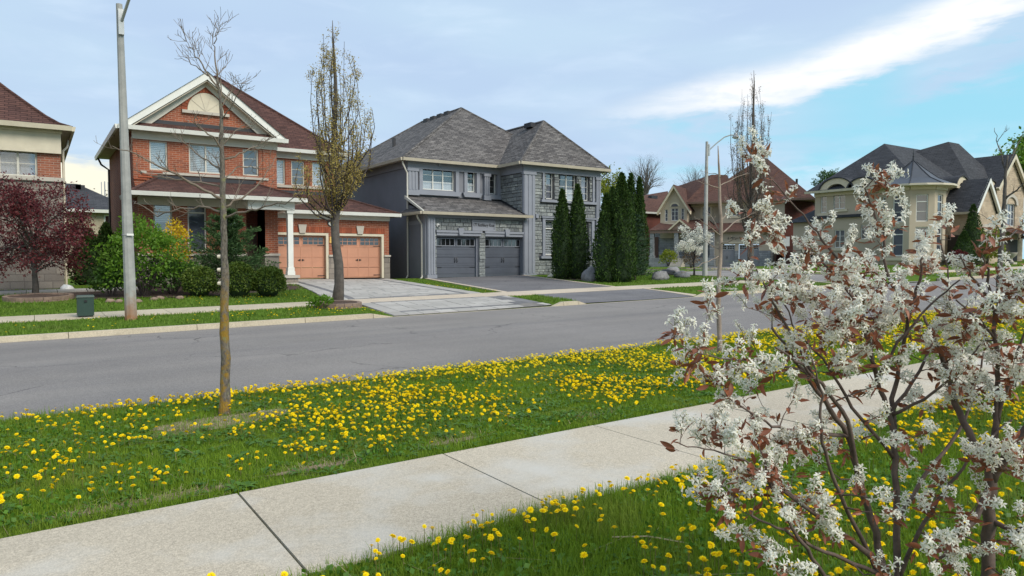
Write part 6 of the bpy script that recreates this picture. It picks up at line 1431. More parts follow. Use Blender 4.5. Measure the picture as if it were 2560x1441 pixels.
# ------------------------------------------------------------------ evergreens and shrubs
def cedar(px,py,ptop,r,seed,label,nl=5200,off=(0,0),mat='thuja',bulge=.28,base=None):
    rg=np.random.default_rng(seed); rs=random.Random(seed); c=base or pg(px,py); c=Vector((c[0]+off[0],c[1]+off[1],0)); c.z=G(c.x,c.y)
    h=ZY(px,ptop,c.y)-c.z; o=thing('cedar',(c.x,c.y,c.z),label,'cedar')
    prof=[(0,.62),(.06,.86),(bulge,1.0),(.45,.90),(.62,.70),(.78,.45),(.9,.24),(.97,.10),(1,.02)]
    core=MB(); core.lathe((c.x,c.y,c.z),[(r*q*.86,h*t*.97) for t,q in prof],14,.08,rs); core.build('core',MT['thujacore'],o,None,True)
    b=MB(); b.tube([(c.x,c.y,c.z-.1),(c.x,c.y,c.z+.3)],.05,6); b.build('trunk',MT['bark2'],o)
    t=rg.random(nl)**.9; q=np.interp(t,[p[0] for p in prof],[p[1] for p in prof]); a=rg.uniform(0,2*math.pi,nl)
    lump=1+.16*np.sin(a*3+t*9+seed)+.10*np.sin(a*7-t*23+seed*2)+rg.normal(size=nl)*.05
    R_=r*q*lump*.95; C=np.stack([c.x+R_*np.cos(a),c.y+R_*np.sin(a),c.z+h*t],1)
    out=np.stack([np.cos(a),np.sin(a),np.zeros(nl)],1)
    npmesh('foliage',leafquads(C,np.full(nl,.125),rg,out,.55,1.0,.42),4,MT[mat],o)['kind']='stuff'
cedar(1412,698,476,.52,1,'slim cedar beside the slate garage, shorter one of a pair',5200,(-.1,.1)); cedar(1437,698,463,.55,2,'slim cedar nearer the electricity meter, taller one of a pair',5600,(.15,.0))
cedar(1515,706,488,.55,3,'short left cedar of the trio beside the upright boulder',5200); cedar(1553,706,436,.66,4,'broad tall middle cedar of the trio beside the upright boulder',9500); cedar(1530,700,470,.6,14,'cedar standing behind the trio at the grey house corner',4200)
gb=Vector((27.1,28.6,0)); cedar(1590,690,452,.5,5,'left cedar of the far trio by the spruce',5200,(-.5,.3),base=gb); cedar(1602,690,438,.55,6,'tallest cedar of the far trio by the spruce',5600,base=gb); cedar(1614,690,447,.46,7,'right cedar of the far trio beside the tan house view',5200,(.45,-.2),base=gb)
cedar(205,706,575,.7,8,'dark cedar hedge tree nearest the stone house',4200,base=Vector((1.9,33.6,0))); cedar(238,706,560,.55,9,'taller dark cedar hedge tree beside the brick house wall',4200,base=Vector((2.6,34.6,0))); cedar(262,700,590,.4,10,'small dark cedar hedge tree behind the lilac shrub',2500,base=Vector((3.0,35.8,0)))
cedar(2355,650,505,.75,11,'slim cedar in front of the turret house',4200,base=Vector((59.6,25.4,0))); cedar(2330,650,575,.7,12,'squat cedar at the foot of the turret',3600,base=Vector((58.0,25.3,0)))
def conifer(label,base,h,r,seed,mat,tiers,nl,needle,droop,name):
    rg=np.random.default_rng(seed); rs=random.Random(seed); x,y,z=base
    o=thing(name,base,label,'conifer'); b=MB(); b.tube([(x,y,z-.1),(x,y,z+h*.98)],[.07,.012],6); b.build('trunk',MT['bark2'],o); br=MB(); C=[];O=[]
    for k in range(tiers):
        t=(k+.5)/tiers; n=rs.randint(6,9); L=r*(1-t)**.8*rs.uniform(.85,1.1)+.06
        for j in range(n):
            a=2*math.pi*(j+rs.random())/n; l=L*rs.uniform(.65,1.15); d=Vector((math.cos(a),math.sin(a),0)); p=Vector((x,y,z+h*(.08+.9*t)))
            pts=[p,p+d*l*.5+Vector((0,0,-droop*l*.15)),p+d*l+Vector((0,0,-droop*l*.3+.25*l))]; br.tube(pts,[.014,.01,.005],4,False)
            for q in np.linspace(.12,1,9):
                pp=pts[0].lerp(pts[1],q*2) if q<.5 else pts[1].lerp(pts[2],q*2-1); m=int(nl/(tiers*n*9))+1; sp=.20*l*(1.25-q*.7)
                for _ in range(m):
                    v=Vector((rs.gauss(0,1),rs.gauss(0,1),rs.gauss(0,.35)))*sp*.55; C.append(pp+v); O.append(d+v.normalized()*.8+Vector((0,0,.35)))
    br.build('branches',MT['bark2'],o); C=np.array([tuple(c) for c in C]); O=np.array([tuple(c) for c in O])
    npmesh('needles',leafquads(C,np.full(len(C),needle),rg,O,1.6,.1,.22),4,MT[mat],o)['kind']='stuff'
c=pg(1590,703); conifer('blue green spruce with pale tips between the cedar trios',(c.x+.5,c.y+.6,G(c.x,c.y)),3.3,1.0,3,'spruce',13,7000,.11,.5,'spruce')
conifer('spreading dark pine in front of the brick house window',(6.2,28.6,G(6.2,28.6)),3.1,1.75,5,'pine',9,18000,.14,-.3,'pine')
def blob(name,label,c,rx,rz,nl,seed,mat,size,cat='shrub',lump=.15,group=None,zoff=.9,stems=6,core=None):
    rg=np.random.default_rng(seed); rs=random.Random(seed); x,y,z=c
    o=thing(name,c,label,cat,group); b=MB()
    for k in range(stems):
        a=2*math.pi*k/stems; b.tube([(x+.05*math.cos(a),y+.05*math.sin(a),z-.05),(x+.3*rx*math.cos(a),y+.3*rx*math.sin(a),z+rz*.6),(x+.6*rx*math.cos(a),y+.6*rx*math.sin(a),z+rz*1.2)],[.025,.018,.008],5,False)
    b.build('stems',MT['bark2'],o)
    d=unit(rg.normal(size=(nl,3))); d[:,2]=np.where(d[:,2]<-.55,-d[:,2],d[:,2])
    k=np.array([mnoise.noise(Vector(tuple(v*2.2))+Vector((seed,seed*.7,0))) for v in d]); q=(1+lump*1.8*k)*(1-rg.random(nl)**2.2*.45)
    C=np.array([x,y,z+rz*zoff])+d*np.stack([rx*q,rx*q,rz*q],1); C[:,2]=np.maximum(C[:,2],z+.02)
    npmesh('foliage',leafquads(C,np.full(nl,size),rg,d,.7,.25,.55),4,MT[mat],o)['kind']='stuff'
    if core:
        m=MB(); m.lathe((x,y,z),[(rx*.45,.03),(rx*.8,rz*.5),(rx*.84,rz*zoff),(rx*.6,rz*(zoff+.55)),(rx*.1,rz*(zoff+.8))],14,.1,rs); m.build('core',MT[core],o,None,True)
    return o
for i,(px,py,r,lb) in enumerate(((500,742,.53,'round clipped boxwood next to the big lilac shrub'),(598,744,.50,'tall round boxwood in the middle of the three'),(672,742,.53,'round boxwood with browned tips beside the porch steps'))):
    c=pg(px,py); blob('boxwood',lb,(c.x,c.y,c.z),r,.52 if i!=1 else .60,6500,50+i,'box',.075,'shrub',.10,None,.92,6,'thujacore')
c=Vector((3.1,26.6,0)); c.z=G(c.x,c.y); blob('lilac_shrub','large loose bright green shrub in the bed behind the lamp post',(c.x,c.y,c.z),1.25,1.22,4600,60,'shrub',.115,'shrub',.42,None,.98,16)
blob('lilac_shrub','lower green shoots spreading left of the big shrub',(2.15,26.9,G(2.15,26.9)),.55,.55,1100,61,'shrubd',.12,'shrub',.35,None,.95,7)
blob('forsythia','yellow flowering forsythia against the brick front wall',(4.3,28.5,G(4.35,28.3)+.4),.52,.95,1500,62,'forsyth',.09,'shrub',.4,None,1.15,9)
blob('forsythia','leafy green sprawl under the yellow forsythia',(4.0,27.0,G(4,27)),.95,.6,2600,63,'shrubd',.11,'shrub',.35,None,.9,8)
blob('low_shrub','low green creeper at the boxwood feet',(4.9,26.3,G(4.9,26.3)),.5,.22,700,64,'shrubd',.07,'shrub',.3)
blob('bamboo_shrub','yellow green airy shrub by the arched entrance',(61.9,25.4,G(61.9,25.4)),1.2,1.35,2600,65,'yshrub',.2,'shrub',.3)
blob('low_shrub','round yellow green shrub beside the tan house porch',(47.8,45.5,G(47,45)+.3),.75,.7,1200,66,'yshrub',.14,'shrub',.2)
blob('twiggy_shrub','brown twiggy shrub by the tan house porch column',(49.8,44.6,G(49,44)),.7,1.2,900,67,'bud',.16,'shrub',.4)
blob('red_barberry','dark red low shrub under the turret cedar',(57.2,25.3,G(57,25.3)),.6,.6,900,68,'jmaple',.14,'shrub',.2)
blob('weed_tuft','grassy tuft at the edge of the brick planter',(cP.x-.55,cP.y-.15,G(cP.x,cP.y)),.32,.16,500,69,'shrub',.09,'shrub',.3)
def urn():
    p=atD(2527,652,57); x,y=p.x,p.y; z=G(x,y); o=thing('stone_urn',(x,y,z),'pale stone pedestal urn on the lawn before the stone gable','urn')
    b=MB(); b.box(x-.32,x+.32,y-.32,y+.32,z-.05,z+.14); b.build('plinth',MT['capstone'],o); b=MB(); b.lathe((x,y,z+.14),[(.26,0),(.14,.12),(.10,.28),(.16,.36),(.36,.55),(.42,.72),(.46,.78)],16); b.build('bowl',MT['capstone'],o,None,True)
urn()
# ------------------------------------------------------------------ grass
def Gv(X,Y):
    s=lambda t:(lambda t:t*t*(3-2*t))(np.clip(t,0,1))
    rp=lambda a,b,c,d: np.clip((X-a)/(b-a),0,1)*np.clip((d-X)/(d-c),0,1)
    ap=np.where((Y>17.62)&(Y<20.2),-.118*np.maximum(rp(7.6,8.1,13.45,13.8),rp(14.5,14.85,20.05,20.5))*np.clip((20.2-Y)/2.4,0,1),0)
    return .015*np.clip(X,-30,80)+ap+np.interp(Y,PRX,PRZ)+.17*s((15-X)/8)*np.clip((Y-22.5)/10.5,0,1)*(1-s((Y-40)/15))
def projv(P):
    d=P-np.array([0,0,EYE]); z=d@np.array(FW); z=np.where(z<.05,.05,z)
    return CX+FPX*(d@np.array(RT))/z, CY-FPX*(d@np.array(UP))/z, z
def inpatch(X,Y):
    m=np.zeros(len(X),bool)
    for cx,cy,rx_,ry_ in PATCH: m|=((X-cx)/rx_)**2+((Y-cy)/ry_)**2<1
    return m
def fnoise(X,Y,s,seed): 
    return np.array([mnoise.noise(Vector((x*s,y*s,seed))) for x,y in zip(X,Y)])
def beds(X,Y):
    m=((X-4.6)/4.1)**2+((Y-28.2)/2.4)**2<1
    m|=((X-23.1)/1.4)**2+((Y-27.2)/1.9)**2<1
    m|=(X-cR.x)**2+(Y-cR.y)**2<.9; m|=(X-cP.x)**2+(Y-cP.y)**2<.45
    m|=(Y>29.2)&(Y<30.4)&(X<3); return m
def scatter(x0,x1,y0,y1,dens,rng,margin=500):
    A=(x1-x0)*(y1-y0); n=int(A*dens); X=rng.uniform(x0,x1,n); Y=rng.uniform(y0,y1,n); Z=Gv(X,Y)
    px,py,z=projv(np.stack([X,Y,Z],1)); k=(px>-margin)&(px<2560+margin)&(py<1441+350)&(z>.6)
    return X[k],Y[k],Z[k]
def blades(X,Y,Z,h,w,rng,seg=2,lean=.45):
    n=len(X); a=rng.uniform(0,2*math.pi,n); b=a+rng.normal(size=n)*.6
    H=h*(1+rng.uniform(-.45,.45,n)); W=w*(1+rng.uniform(-.3,.3,n)); L=np.abs(rng.normal(size=n))*lean
    P=np.stack([X,Y,Z],1); s=np.stack([np.cos(a),np.sin(a),np.zeros(n)],1)*W[:,None]*.5; d=np.stack([np.cos(b+1.57),np.sin(b+1.57),np.zeros(n)],1)
    m=P+d*(H*L*.35)[:,None]+np.array([0,0,1])*(H*.6)[:,None]; t=P+d*(H*L)[:,None]+np.array([0,0,1])*(H/np.sqrt(1+L*L*.4))[:,None]
    if seg==1: return np.stack([P-s,P+s,t],1)
    return np.stack([P-s,P+s,t+s*.25,t-s*.25],1)
MT['grass']=leafmat('grass_blade',[(.11,.195,.012),(.17,.28,.018),(.23,.335,.03),(.14,.235,.015)],.55,.42,.25,(1.3,.52,.70,(.22,.28,.04)))
MT['grass2']=leafmat('grass_blade_far',[(.085,.17,.018),(.125,.22,.026),(.165,.255,.038)],.6,.3,.15,(.5,.55,.7,(.16,.20,.05)))
MT['straw']=leafmat('dry_stalk',[(.36,.28,.17),(.50,.42,.28),(.28,.20,.12)],.8,.2,.1)
MT['clover']=leafmat('broad_leaf',[(.05,.125,.012),(.08,.18,.018),(.11,.23,.024)],.5,.3,.3)
rg=np.random.default_rng(77)
def lawn(name,label,parts,mat):
    V=np.concatenate(parts); o=npmesh(name,V,V.shape[1],mat); return tag(o,label,None,None,'stuff')
P1=[]
def ringd(x0,x1,y0,y1,dens,h,w,lean=.5,keep=None):
    X,Y,Z=scatter(x0,x1,y0,y1,dens,rg)
    k=~inpatch(X,Y)|(rg.random(len(X))<.42); 
    if keep is not None: k&=keep(X,Y)
    X,Y,Z=X[k],Y[k],Z[k]
    hh=h*(1+.35*np.sin(X*2.1+1.3*np.sin(Y*1.7))*np.cos(Y*2.3+X*.7))
    return blades(X,Y,Z-.005,hh,w,rg,2,lean)
# near lawn, to the pavement edge
Bn=[ringd(.2,3.2,.8,3.40,12000,.062,.0050,.55),ringd(3.2,7,.0,3.40,7000,.062,.0062,.55),ringd(7,16,-3,3.38,1200,.062,.012,.55),ringd(.2,9,3.30,3.47,5200,.075,.0045,.5)]
lawn('grass','long green lawn grass round the blossom shrub at the pavement edge',Bn,MT['grass'])
An=[ringd(-2.2,2.5,4.93,8.50,6500,.042,.0056,.6),ringd(2.5,6,4.93,8.50,5000,.042,.0066,.6),ringd(6,12,4.93,8.5,2000,.045,.010,.6),ringd(12,34,4.93,8.5,420,.05,.022,.6),ringd(-2,14,8.38,8.62,1400,.07,.006,.6),ringd(-1,9,4.88,5.02,2600,.035,.005,.6)]
lawn('grass','green verge grass between the road and the near pavement',An,MT['grass'])
fk=lambda X,Y:~beds(X,Y)
Fn=[ringd(-12,7.9,17.82,20.48,330,.055,.022,.6,fk),ringd(-10,9,22.0,31.3,150,.06,.03,.6,lambda X,Y:fk(X,Y)&(X<7.72+1.63*np.clip((Y-22)/9.3,0,1)**.8-.02)),
    ringd(13.6,14.75,17.85,20.45,420,.06,.02,.6),ringd(13.6,16.4,22.0,32,260,.05,.022,.6,lambda X,Y:(X>13.57+1.17*(Y-22)/10.7)&(X<14.38+1.93*(Y-22)/10.1)),
    ringd(20.3,29.8,17.85,20.45,170,.05,.03,.6),ringd(20.1,29.9,22.0,31.5,120,.05,.035,.6,lambda X,Y:fk(X,Y)&(X>20.05+2.45*(Y-22)/10.1)),ringd(36.6,38.5,21,40,80,.06,.05,.6),ringd(40,75,17.9,20.4,25,.06,.07,.6),ringd(40,64,22,29,14,.06,.08,.6)]
lawn('grass','short mown grass on the house lots across the road',Fn,MT['grass2'])
# broad leaves among the grass
def rosette(X,Y,Z,rng,L,n=7):
    k=len(X); V=[]
    for j in range(n):
        a=2*math.pi*j/n+rng.uniform(0,1,k); l=L*(1+rng.uniform(-.4,.4,k)); d=np.stack([np.cos(a),np.sin(a),np.full(k,.35)],1); s=np.stack([-np.sin(a),np.cos(a),np.zeros(k)],1)
        P=np.stack([X,Y,Z+.008],1); t=P+d*l[:,None]; t[:,2]-=l*.22; m=P+d*(l*.62)[:,None]
        V.append(np.stack([P,m+s*(l*.13)[:,None],t,m-s*(l*.13)[:,None]],1))
    return np.concatenate(V)
Cl=[]
for a in ((.3,8,.5,3.38,60,.10),(-2,9,5.0,8.45,34,.095)):
    X,Y,Z=scatter(*a[:5],rg); k=~inpatch(X,Y); Cl.append(rosette(X[k],Y[k],Z[k],rg,a[5]))
X,Y,Z=scatter(-1.5,7,4.98,8.4,420,rg); k=(~inpatch(X,Y))&(fnoise(X,Y,1.1,5)>.05); C=np.stack([X[k],Y[k],Z[k]+.03+rg.random(k.sum())*.03],1)
Cl.append(leafquads(C,np.full(len(C),.03),rg,None,0,.2,.8))
X,Y,Z=scatter(.3,7,.6,3.38,500,rg); k=fnoise(X,Y,1.1,8)>.0; C=np.stack([X[k],Y[k],Z[k]+.03+rg.random(k.sum())*.04],1); Cl.append(leafquads(C,np.full(len(C),.03),rg,None,0,.2,.8))
lawn('broadleaf_weeds','dandelion leaves and clover growing through both lawns',Cl,MT['clover'])
St=[]
for cx,cy,rx_,ry_ in PATCH[:5]:
    n=int(500*rx_); a=rg.uniform(0,6.28,n); q=np.sqrt(rg.random(n)); X=cx+rx_*1.05*q*np.cos(a); Y=cy+ry_*1.05*q*np.sin(a); St.append(blades(X,Y,Gv(X,Y),np.full(n,.05),.004,rg,2,3.0))
X,Y,Z=scatter(-1,7,5,8.4,9,rg); St.append(blades(X,Y,Z+.02,np.full(len(X),.06),.004,rg,2,3.0)); X,Y,Z=scatter(.5,6,.8,3.3,14,rg); St.append(blades(X,Y,Z+.03,np.full(len(X),.07),.004,rg,2,3.0))
lawn('dry_stalks','dry straw stalks lying in the lawns and soil patches',St,MT['straw'])
b=MB(); Pq=lambda px,py,dz=.03:(lambda v:(v.x,v.y,v.z+dz))(pg(px,py))
b.tube([Pq(1530,1367,.05),Pq(1620,1371,.06),Pq(1710,1378,.04)],.004,4); tag(b.build('dry_stem',MT['straw']),'long dry straw stem lying among dandelions by the blossom shrub','straw stem')
# ------------------------------------------------------------------ dandelions
MT['dand']=leafmat('dandelion_yellow',[(.92,.70,.006),(.95,.78,.012),(.90,.62,.005)],.6,.2,.1)
MT['stem']=leafmat('dandelion_stem',[(.16,.20,.05),(.20,.16,.07)],.5,.2,.2)
def dand_mesh(seed,closed=False):
    rs=random.Random(seed); b=MB()
    for lay,(n,r,zz,tilt) in enumerate(((18,1.0,.0,.10),(16,.80,.10,.30),(12,.55,.20,.55),(8,.32,.27,.9))):
        for k in range(n):
            a=2*math.pi*(k+rs.random()*.7)/n; rr=r*rs.uniform(.86,1.1); w=.19; c,s=math.cos(a),math.sin(a); z1=zz+tilt*rr*.45-.10*rr*(lay==0)
            b.add([(.1*c,.1*s,zz-.06),(rr*.6*c-w*s,rr*.6*s+w*c,zz+(z1-zz)*.75+.03),(rr*c,rr*s,z1),(rr*.6*c+w*s,rr*.6*s-w*c,zz+(z1-zz)*.75+.03)],[(0,1,2,3)])
    b.lathe((0,0,-.34),[(.12,0),(.26,.10),(.22,.30)],7)
    me=bpy.data.meshes.new('flower_head'); me.from_pydata(b.v,[],b.f); me.materials.append(MT['dand']); return me
heads=[dand_mesh(i) for i in range(4)]
stm=[]
for i in range(3):
    b=MB(); rs=random.Random(i); q=.12*rs.uniform(-1,1); b.tube([(0,0,-.05),(q*.5,.02,.5),(0,0,1)],[.045,.04,.036],4,False); me=bpy.data.meshes.new('stem'); me.from_pydata(b.v,[],b.f); me.materials.append(MT['stem']); stm.append(me)
def dens_A(X,Y):
    n=fnoise(X,Y,.9,3.3)+.6*fnoise(X,Y,2.6,9.1)
    d=np.clip(.42+.9*n,0.03,1.4)
    right=np.clip((X-1.2)/2.0,0,1); d*=.58+.72*right
    d*=np.where((X<3)&(Y>6.9)&(Y<8.1),.45,1); d+=.75*np.exp(-((Y-8.32)/.16)**2)*np.clip((X+.2)/1.5,0,1)
    d*=np.where(Y<5.35,.15+.85*np.clip((Y-5.0)/.35,0,1)*.6,1); return d
rd=np.random.default_rng(5)
X,Y,Z=scatter(-1.5,34,4.98,8.50,330,rd,200); k=(rd.random(len(X))<dens_A(X,Y)*.9)&((~inpatch(X,Y))|(rd.random(len(X))<.08)); DA=np.stack([X[k],Y[k],Z[k]],1)
X,Y,Z=scatter(.3,10,-.5,3.40,240,rd,200); n=fnoise(X,Y,1.0,1.7); pr=np.clip(.55+1.1*n,.08,1.2)*np.where(X<2.2,.8,1.0); k=rd.random(len(X))<pr; DB=np.stack([X[k],Y[k],Z[k]],1)
X,Y,Z=scatter(3,8,18,20.4,26,rd,100); k=rd.random(len(X))<np.clip(.2+1.2*fnoise(X,Y,.7,4)+.25*(X>5.5),0,1); DC=[np.stack([X[k],Y[k],Z[k]],1)]
for a,f in (((4,7.6,22.1,25.5,10),.5),((13.9,14.5,22.1,28,14),.5),((36.7,38.4,22,38,12),.7),((41,75,18,20.3,8),.7),((45,72,22.2,26,5),.6),((-3,3,18,20.3,4),.5)):
    X,Y,Z=scatter(*a,rd,100); k=rd.random(len(X))<f; DC.append(np.stack([X[k],Y[k],Z[k]],1))
ALL=[(p,0) for p in DA]+[(p,1) for p in DB]
def vis(p):
    px,py,z=projv(p[None]); s=1/z[0]; 
    return s if (-20<px[0]<2580 and py[0]<1500) else s*.01
ALL.sort(key=lambda t:-vis(t[0]))
rs=random.Random(3); restH=[]; restS=[]
near_lab=('yellow dandelion flowering in the grass round the blossom shrub','yellow dandelion flowering in the verge between road and pavement')
grp=('dandelions round the blossom shrub','dandelions in the roadside verge')
hv=[np.array([tuple(v.co) for v in m.vertices]) for m in heads]
quadv=[]
for m in heads: quadv.append(np.array([[tuple(m.vertices[i].co) for i in p.vertices] for p in m.polygons if len(p.vertices)==4][:54]))
nA=nB=0; count=0
for p,kind in ALL:
    h=rs.uniform(.06,.105) if kind==0 else rs.uniform(.095,.15); r=rs.uniform(.0115,.0235); tx,ty,tz=rs.gauss(.12,.35),rs.gauss(0,.35),rs.uniform(0,6.28)
    if count<300 and (kind==1 and nB<185 or kind==0 and nA<185):
        i=1-kind
        o=inst(rs.choice(stm),'dandelion',None,tuple(p),(0,0,tz),(.05,.05,h)); tag(o,near_lab[0 if kind==1 else 1],'dandelion',grp[0 if kind==1 else 1])
        hd=bpy.data.objects.new('flower_head',rs.choice(heads)); COL.objects.link(hd); hd.parent=o
        hd.matrix_parent_inverse=Matrix.Diagonal((20,20,1/h,1)); hd.location=(0,0,h); hd.rotation_euler=(tx,ty,tz); hd.scale=(r,r,r)
        count+=1; nA+=kind==0; nB+=kind==1
    else: restH.append((p[0],p[1],p[2]+h,r,tx,ty,tz))
for p in np.concatenate(DC): restH.append((p[0],p[1],p[2]+.06,.024,rs.uniform(-.3,.3),rs.uniform(-.3,.3),rs.uniform(0,6)))
V=[]; S=[]
for x,y,z,r,tx,ty,tz in restH:
    q=quadv[rs.randrange(4)]; far_=math.hypot(x,y)>9
    if far_: q=q[::3]*np.array([1,1,1])
    M=np.array(Matrix.Rotation(tx,3,'X')@Matrix.Rotation(ty,3,'Y')@Matrix.Rotation(tz,3,'Z')); rr=r*(1.15 if far_ else 1)
    V.append((q.reshape(-1,3)*rr@M.T+np.array([x,y,z])).reshape(-1,4,3)); S.append((x,y,z))
tag(npmesh('dandelions',np.concatenate(V),4,MT['dand']),'yellow dandelion flowers spread over the lawns',None,None,'stuff')
Sx=np.array(S); zg=Gv(Sx[:,0],Sx[:,1]); w=np.array([.0014,0,0]); w2=np.array([0,.0014,0]); base=np.stack([Sx[:,0],Sx[:,1],zg],1)
tag(npmesh('dandelion_stems',np.concatenate([np.stack([base-w,base+w,Sx+w,Sx-w],1),np.stack([base-w2,base+w2,Sx+w2,Sx-w2],1)]),4,MT['stem']),'thin dandelion stalks over the lawns',None,None,'stuff')
# ------------------------------------------------------------------ flowering serviceberry in the foreground
MT['sleaf']=leafmat('copper_leaf',[(.25,.078,.036),(.38,.135,.06),(.19,.062,.036),(.32,.14,.08)],.45,.32,.4)
MT['sbark']=plain('shrub_bark',(.105,.072,.060),.8,.35,25,120,.4,.003)
MT['ped']=leafmat('raceme_stalk',[(.16,.10,.05),(.14,.14,.05)],.6,.2,.2)
MT['eye']=leafmat('flower_eye',[(.50,.42,.12),(.36,.30,.10)],.6,.2,.2)
def raceme(seed):
    """a spray of strap petalled white flowers on short stalks; unit: metres, grows along +z"""
    rs=random.Random(seed); pet=MB(); st=MB(); n=rs.randint(8,11); L=rs.uniform(.055,.08)
    axis=[Vector((0,0,0)),Vector((rs.gauss(0,.006),rs.gauss(0,.006),L*.5)),Vector((rs.gauss(0,.012),rs.gauss(0,.012),L))]; st.tube(axis,[.0016,.0013,.0008],4,False)
    eyes=[]
    for k in range(n):
        t=(k+.6)/n; p=axis[0].lerp(axis[1],t*2) if t<.5 else axis[1].lerp(axis[2],t*2-1); a=k*2.4+rs.gauss(0,.3)
        d=Vector((math.cos(a),math.sin(a),.55+.7*t)).normalized(); c=p+d*rs.uniform(.012,.024)*(1.15-.45*t); st.tube([p,c],[.0009,.0008],3,False); eyes.append(c)
        d=(d+Vector((rs.gauss(0,.3),rs.gauss(0,.3),rs.gauss(0,.3)))).normalized(); u=d.orthogonal().normalized(); v=d.cross(u); ph=rs.uniform(0,6.28)
        for j in range(5):
            b=ph+2*math.pi*j/5+rs.gauss(0,.14); e=(u*math.cos(b)+v*math.sin(b)); s=d.cross(e); l=rs.uniform(.0145,.021); w=rs.uniform(.0029,.0041); op=rs.uniform(.15,.7); tw=rs.gauss(0,.25)
            s=(s+d*tw).normalized()
            p0=c+e*.001; p1=c+e*l*.55+d*l*op*.45; p2=c+e*l+d*l*op*.35*rs.uniform(-.6,1)
            pet.add([p0-s*w*.35,p0+s*w*.35,p1+s*w,p2+s*w*.35,p2-s*w*.35,p1-s*w],[(0,1,2,5),(5,2,3,4)])
    return pet,st,eyes
RAC=[]
for i in range(7):
    pet,st,eyes=raceme(100+i)
    me=bpy.data.meshes.new('flower_cluster'); nv=len(pet.v)
    ey=MB()
    for c in eyes: ey.lathe((c.x,c.y,c.z-.001),[(.0005,0),(.0022,.001),(.0014,.003)],5)
    me.from_pydata(pet.v+st.v+ey.v,[],pet.f+[tuple(i+nv for i in f) for f in st.f]+[tuple(i+nv+len(st.v) for i in f) for f in ey.f])
    for m in ('petal','ped','eye'): me.materials.append(MT[m])
    me.polygons.foreach_set('material_index',[0]*len(pet.f)+[1]*len(st.f)+[2]*len(ey.f)); RAC.append(me)
def leaf_mesh(seed):
    rs=random.Random(seed); b=MB(); n=5; up=rs.uniform(.1,.3); cu=rs.uniform(-.25,.25)
    V=[]
    for i in range(n+1):
        t=i/n; w=.21*math.sin(math.pi*min(1,t*.93+.04))**.8*(1-.25*t); z=-cu*t*t
        V+=[(-w,t,z+w*up*1.6),(0,t,z),(w,t,z+w*up*1.6)]
    b.v=V; b.f=[(3*i+k,3*i+k+1,3*i+k+4,3*i+k+3) for i in range(n) for k in range(2)]
    b.tube([(0,-.28,.02),(0,0,0)],[.014,.012],3,False)
    me=bpy.data.meshes.new('leaf'); me.from_pydata(b.v,[],b.f); me.materials.append(MT['sleaf']); me.polygons.foreach_set('use_smooth',[True]*len(me.polygons)); return me
LEAF=[leaf_mesh(i) for i in range(6)]
LV=[[[tuple(m.vertices[i].co) for i in p.vertices] for p in m.polygons if len(p.vertices)==4][:10] for m in LEAF]
